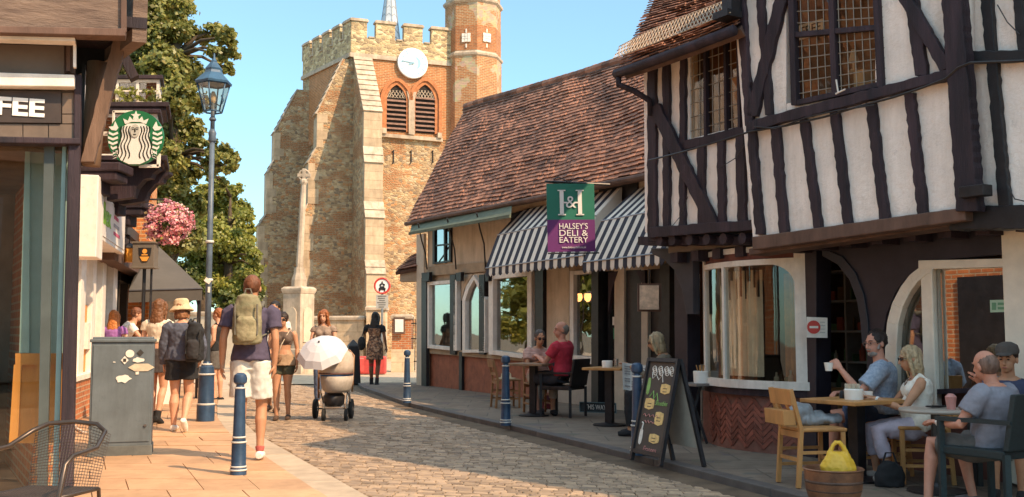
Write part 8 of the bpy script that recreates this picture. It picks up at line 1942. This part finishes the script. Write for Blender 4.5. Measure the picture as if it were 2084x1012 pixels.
# 9 pair by the shop
Jm = stand(chest=(0, .10, 1.22), neck=(0, .22, 1.40), head=(0, .30, 1.54), shR=(.17, .20, 1.34), shL=(-.17, .20, 1.34), elR=(.23, .36, 1.14), wrR=(.12, .52, 1.20), elL=(-.2, .36, 1.14), wrL=(-.1, .5, 1.2))
g = gpos(238, 818); person('leaning man in a pale tee outside the white shop, seen past the cabinet', g, R(-70), 1.75, Jm, 'fair', cl=[('shirt', WHT, dict(sleeve=.5)), ('shorts', C('grey_short', (0, 0, 0)), dict(len=.7)), ('shoes', BLK)], hair=('short', hairm('auburn', (0, 0, 0))), far=True)
g = gpos(226, 826); person('orange haired woman in a purple top outside the white shop', g, R(10), 1.62, stand(), 'fair', True, cl=[('shirt', C('purple', (.35, .15, .42)), dict(sleeve=.4)), ('skirt', BLK, dict(len=.4)), ('shoes', BLK)], hair=('long', hairm('orange', (.60, .20, .05)), .2), face=False, far=True)
# ---- seated couple at the deli
def seatpos(px, py, Y): q = at(px, py, Y); return V((q.x, q.y, PV))
CH_Y = 14.4
sp = seatpos(1146, 750, 15.5); rzm = R(58)
t_, J = person('bald man in a red polo seated at the thin brown table', sp, rzm, 1.90, sit(.45, elR=(.24, .10, .72), wrR=(.10, .34, .78), elL=(-.22, .16, .72), wrL=(-.06, .36, .80), hf=(-.55, .6, -.05), head=(0, .03, 1.155), knR=(.13, .42, .50), knL=(-.1, .43, .51), anR=(.16, .46, .075), anL=(-.1, .34, .075)), 'red', wid=1.1, belly=.05, cl=[('shirt', C('crimson', (.52, .035, .06)), dict(sleeve=.6, t0=.0)), ('shorts', C('dark_short', (0, 0, 0)), dict(len=.85)), ('shoes', C('grey_trainer', (.14, .12, .12)))], hair=('bald', hairm('grey', (.30, .26, .22))), curl=.6)
armchair('black_chair', 'black chair under the man in the red polo', (sp.x, sp.y, PV), rzm, M_black, h=.86, w=.25)
sp2 = seatpos(1096, 755, 16.1); person('short haired woman in a pink striped shirt seated at the thin brown table', sp2, R(195), 1.74, sit(.45, elR=(.22, .14, .72), wrR=(.06, .34, .80), elL=(-.22, .14, .72), wrL=(-.06, .34, .80), hf=(0, .8, -.5), head=(0, .09, 1.14)), 'tan', True, wid=1.08, cl=[('shirt', mat('striped_pink_cloth', (.58, .36, .30), .9, .25, 40, .2, 60, stretch=(.2, .2, 3)), dict(sleeve=.6)), ('trousers', C('stone', (.45, .38, .30)), dict(len=1.6)), ('shoes', BLK)], hair=('short', hairm('slate', (.10, .08, .07))), glasses='dark')
cafe_chair('cafe_chair', 'plain chair under the woman in the striped shirt', (sp2.x, sp2.y, PV), R(195), MATS['brown_chair_wood'], book=False)
rb = thing('shopping_bag', 'dark red shopping bag on the ground by the seated couple', 'bag', G(1105, 832, PV)); g = G(1105, 832, PV); mb = MB(); mb.loft([(g + V((0, 0, z_)), V((a, 0, 0)), V((0, .1, 0))) for z_, a in ((0, .14), (.1, .17), (.24, .13), (.27, .05))], 14); organic(mb, 'bag_body', mat('maroon_cloth', (.22, .04, .06), .7, .4, 8, .3, c2=(.03, .02, .03)), rb, .012, 1, .02, 10, local=False)
# newspaper reader
sp = seatpos(1352, 775, 12.55); t_, J = person('blonde woman reading a newspaper behind the chalkboard', sp, R(80), 1.68, sit(.45, elR=(.2, .22, .75), wrR=(.08, .42, .86), elL=(-.2, .22, .75), wrL=(-.10, .42, .86), head=(0, .10, 1.15), hf=(0, .9, -.35)), 'tan', True, cl=[('shirt', C('taupe_knit', (.22, .17, .12)), dict(sleeve=1.6)), ('trousers', BLK, dict(len=1.9)), ('shoes', BLK)], hair=('bob', hairm('blonde', (.52, .38, .22)), .10), glasses='dark')
M = J['M']; c = M @ V((-.02, .50, .78)); nw = thing('newspaper', 'open newspaper held by the blonde reader', 'newspaper', c); mb = MB()
pa = [(1266, 738), (1318, 744), (1312, 800), (1268, 792)]; YY = 12.45
for i in range(6):
    a, b = i / 6, (i + 1) / 6; f4 = lambda s, t_: at(lerp(lerp(1266, 1320, s), lerp(1268, 1312, s), t_), lerp(lerp(738, 745, s), lerp(793, 800, s), t_), YY + .06 * math.sin(s * 5))
    mb.prism([f4(a, 0), f4(b, 0), f4(b, 1), f4(a, 1)], V((0, .004, 0)))
mb.build('paper', mat('newsprint', (.62, .58, .54), .9, .12, 20, 0), nw)
mb = MB()
for cx_ in (.08, .38, .68):
    for j in range(9): 
        if rc.random() < .85: mb.prism([f4(cx_, .1 + .09 * j) - V((0, .006, 0)), f4(cx_ + .24, .1 + .09 * j) - V((0, .006, 0)), f4(cx_ + .24, .14 + .09 * j) - V((0, .006, 0)), f4(cx_, .14 + .09 * j) - V((0, .006, 0))], V((0, -.002, 0)))
mb.build('print_columns', mat('newsprint_ink', (.30, .28, .28), .9, .12, 20, 0), nw)
cafe_chair('cafe_chair', 'dark chair under the newspaper reader', (sp.x, sp.y, PV), R(80), M_oak, book=False)
# ---- table three: bearded man with cup, blonde woman
PL = SHIRTB = mat('blue_print_cloth', (.36, .42, .50), .9, .2, 40, .3, 90, c2=(.20, .26, .36))
sp = seatpos(1798, 860, 9.3); rz = R(72); t_, J = person('bearded man in a pale blue shirt raising a white cup', sp, rz, 1.72, sit(.43, elL=(-.27, .20, .72), wrL=(-.16, .36, .93), elR=(.24, .14, .70), wrR=(.12, .34, .70), hf=(-.62, .72, .0), head=(0, .05, 1.14), knR=(.14, .42, .50), knL=(-.16, .42, .49), anR=(.14, .34, .075), anL=(-.20, .44, .075)), 'red', wid=1.12, belly=.06, cl=[('shirt', PL, dict(sleeve=.75, t0=-.02, e=.018)), ('shorts', C('blue_short', (.05, .09, .18)), dict(len=.8)), ('shoes', C('grey_trainer', (0, 0, 0))), ('socks', WHT, dict(l=.2)), ('watch', M_black, dict(s='R'))], hair=('short', hairm('dark', (0, 0, 0))), beard=hairm('grizzled', (.36, .31, .27)), glasses='clear', curl=.9)
M = J['M']; q = M @ (J['wrL'] + V((.015, .095, .01))); potthing('white_cup', 'white cup raised by the bearded man', 'cup', q - V((0, 0, .035)), [(.03, 0), (.042, .075), (.038, .075), (.03, .01)], CUPW)
cafe_chair('cafe_chair', 'pine chair under the bearded man', (sp.x, sp.y, PV), rz, M_wood, book=False)
sp = seatpos(1872, 868, 8.75); rz = R(80); t_, J = person('blonde woman in a white sleeveless top and lilac trousers seated at the pine table', sp, rz, 1.56, sit(.42, elR=(.22, .20, .68), wrR=(.08, .42, .77), elL=(-.22, .18, .68), wrL=(-.05, .40, .76), hf=(-.1, 1, -.05), head=(0, .07, 1.125), knR=(.10, .42, .48), knL=(-.12, .40, .48), anR=(.08, .38, .075), anL=(-.16, .30, .075)), 'tan', True, wid=1.1, hips=1.12, belly=.02, cl=[('vest', C('ivory', (.80, .74, .64)), dict(sleeve=0, t0=-.12, t1=.95, e=.016, flare=.1)), ('trousers', C('lilac', (.52, .46, .54)), dict(len=1.62)), ('shoes', C('silver_sandal', (.35, .30, .26))), ('watch', WHT, dict(s='L')), ('necklace', M_brown)], hair=('bob', hairm('blonde', (0, 0, 0)), .14), glasses='dark', curl=.7)
cafe_chair('cafe_chair', 'pine stool chair under the blonde woman in white', (sp.x, sp.y, PV), rz, M_wood, h=.6, book=False)
hb = G(1812, 990, PV); tb = thing('black_handbag', 'black handbag on the ground under the pine table', 'handbag', hb); mb = MB(); mb.loft([(hb + V((0, 0, z_)), V((a, 0, 0)), V((0, .07, 0))) for z_, a in ((0, .12), (.08, .13), (.16, .10), (.2, .04))], 14); organic(mb, 'bag_body', BLK, tb, .010, 2, .008, 12, local=False); mb = MB(); mb.tube([hb + V((-.07, 0, .15)), hb + V((-.03, 0, .27)), hb + V((.03, 0, .27)), hb + V((.07, 0, .15))], .008, 6); mb.build('handle', BLK, tb)
# ---- man in grey with his back to us, man in cap
sp = seatpos(2030, 900, 7.25); rz = R(30); t_, J = person('balding man in a grey tee seen from behind in a teal rattan chair', sp, rz, 1.59, sit(.39, elL=(-.30, .10, .66), wrL=(-.22, .36, .66), elR=(.25, .20, .72), wrR=(.06, .17, .95), hf=(.1, 1, .0), head=(-.03, .06, 1.09), knL=(-.22, .42, .50), anL=(-.30, .40, .075), knR=(.12, .42, .5), anR=(.1, .3, .075)), 'red', wid=1.15, belly=.03, cl=[('shirt', C('grey_marl', (.25, .25, .29)), dict(sleeve=.62, e=.018)), ('shorts', C('grey_short', (0, 0, 0)), dict(len=.85)), ('shoes', C('grey_trainer', (0, 0, 0))), ('watch', WHT, dict(s='L'))], hair=('recede', hairm('brown_grey', (.22, .135, .10))), curl=.4)
armchair('rattan_chair', 'dark teal woven rattan armchair at the lower right corner', (sp.x, sp.y, PV), rz, RAT, h=.84, w=.28)
sp = seatpos(2056, 860, 8.15); person('man in a dark flat cap facing the man in grey', sp, R(150), 1.57, sit(.42, elR=(.24, .10, .70), wrR=(.1, .32, .74), hf=(.2, 1, 0)), 'tan', cl=[('shirt', C('dark_blue', (.05, .06, .11)), dict(sleeve=.7)), ('shorts', BLK, dict(len=.8)), ('shoes', BLK), ('cap', C('cap_grey', (.09, .075, .065)))], hair=('crop', hairm('dark', (0, 0, 0))))
armchair('rattan_chair', 'black rattan armchair under the man in the flat cap', (sp.x, sp.y, PV), R(150), RAT2, h=.8, w=.27)
finalize()
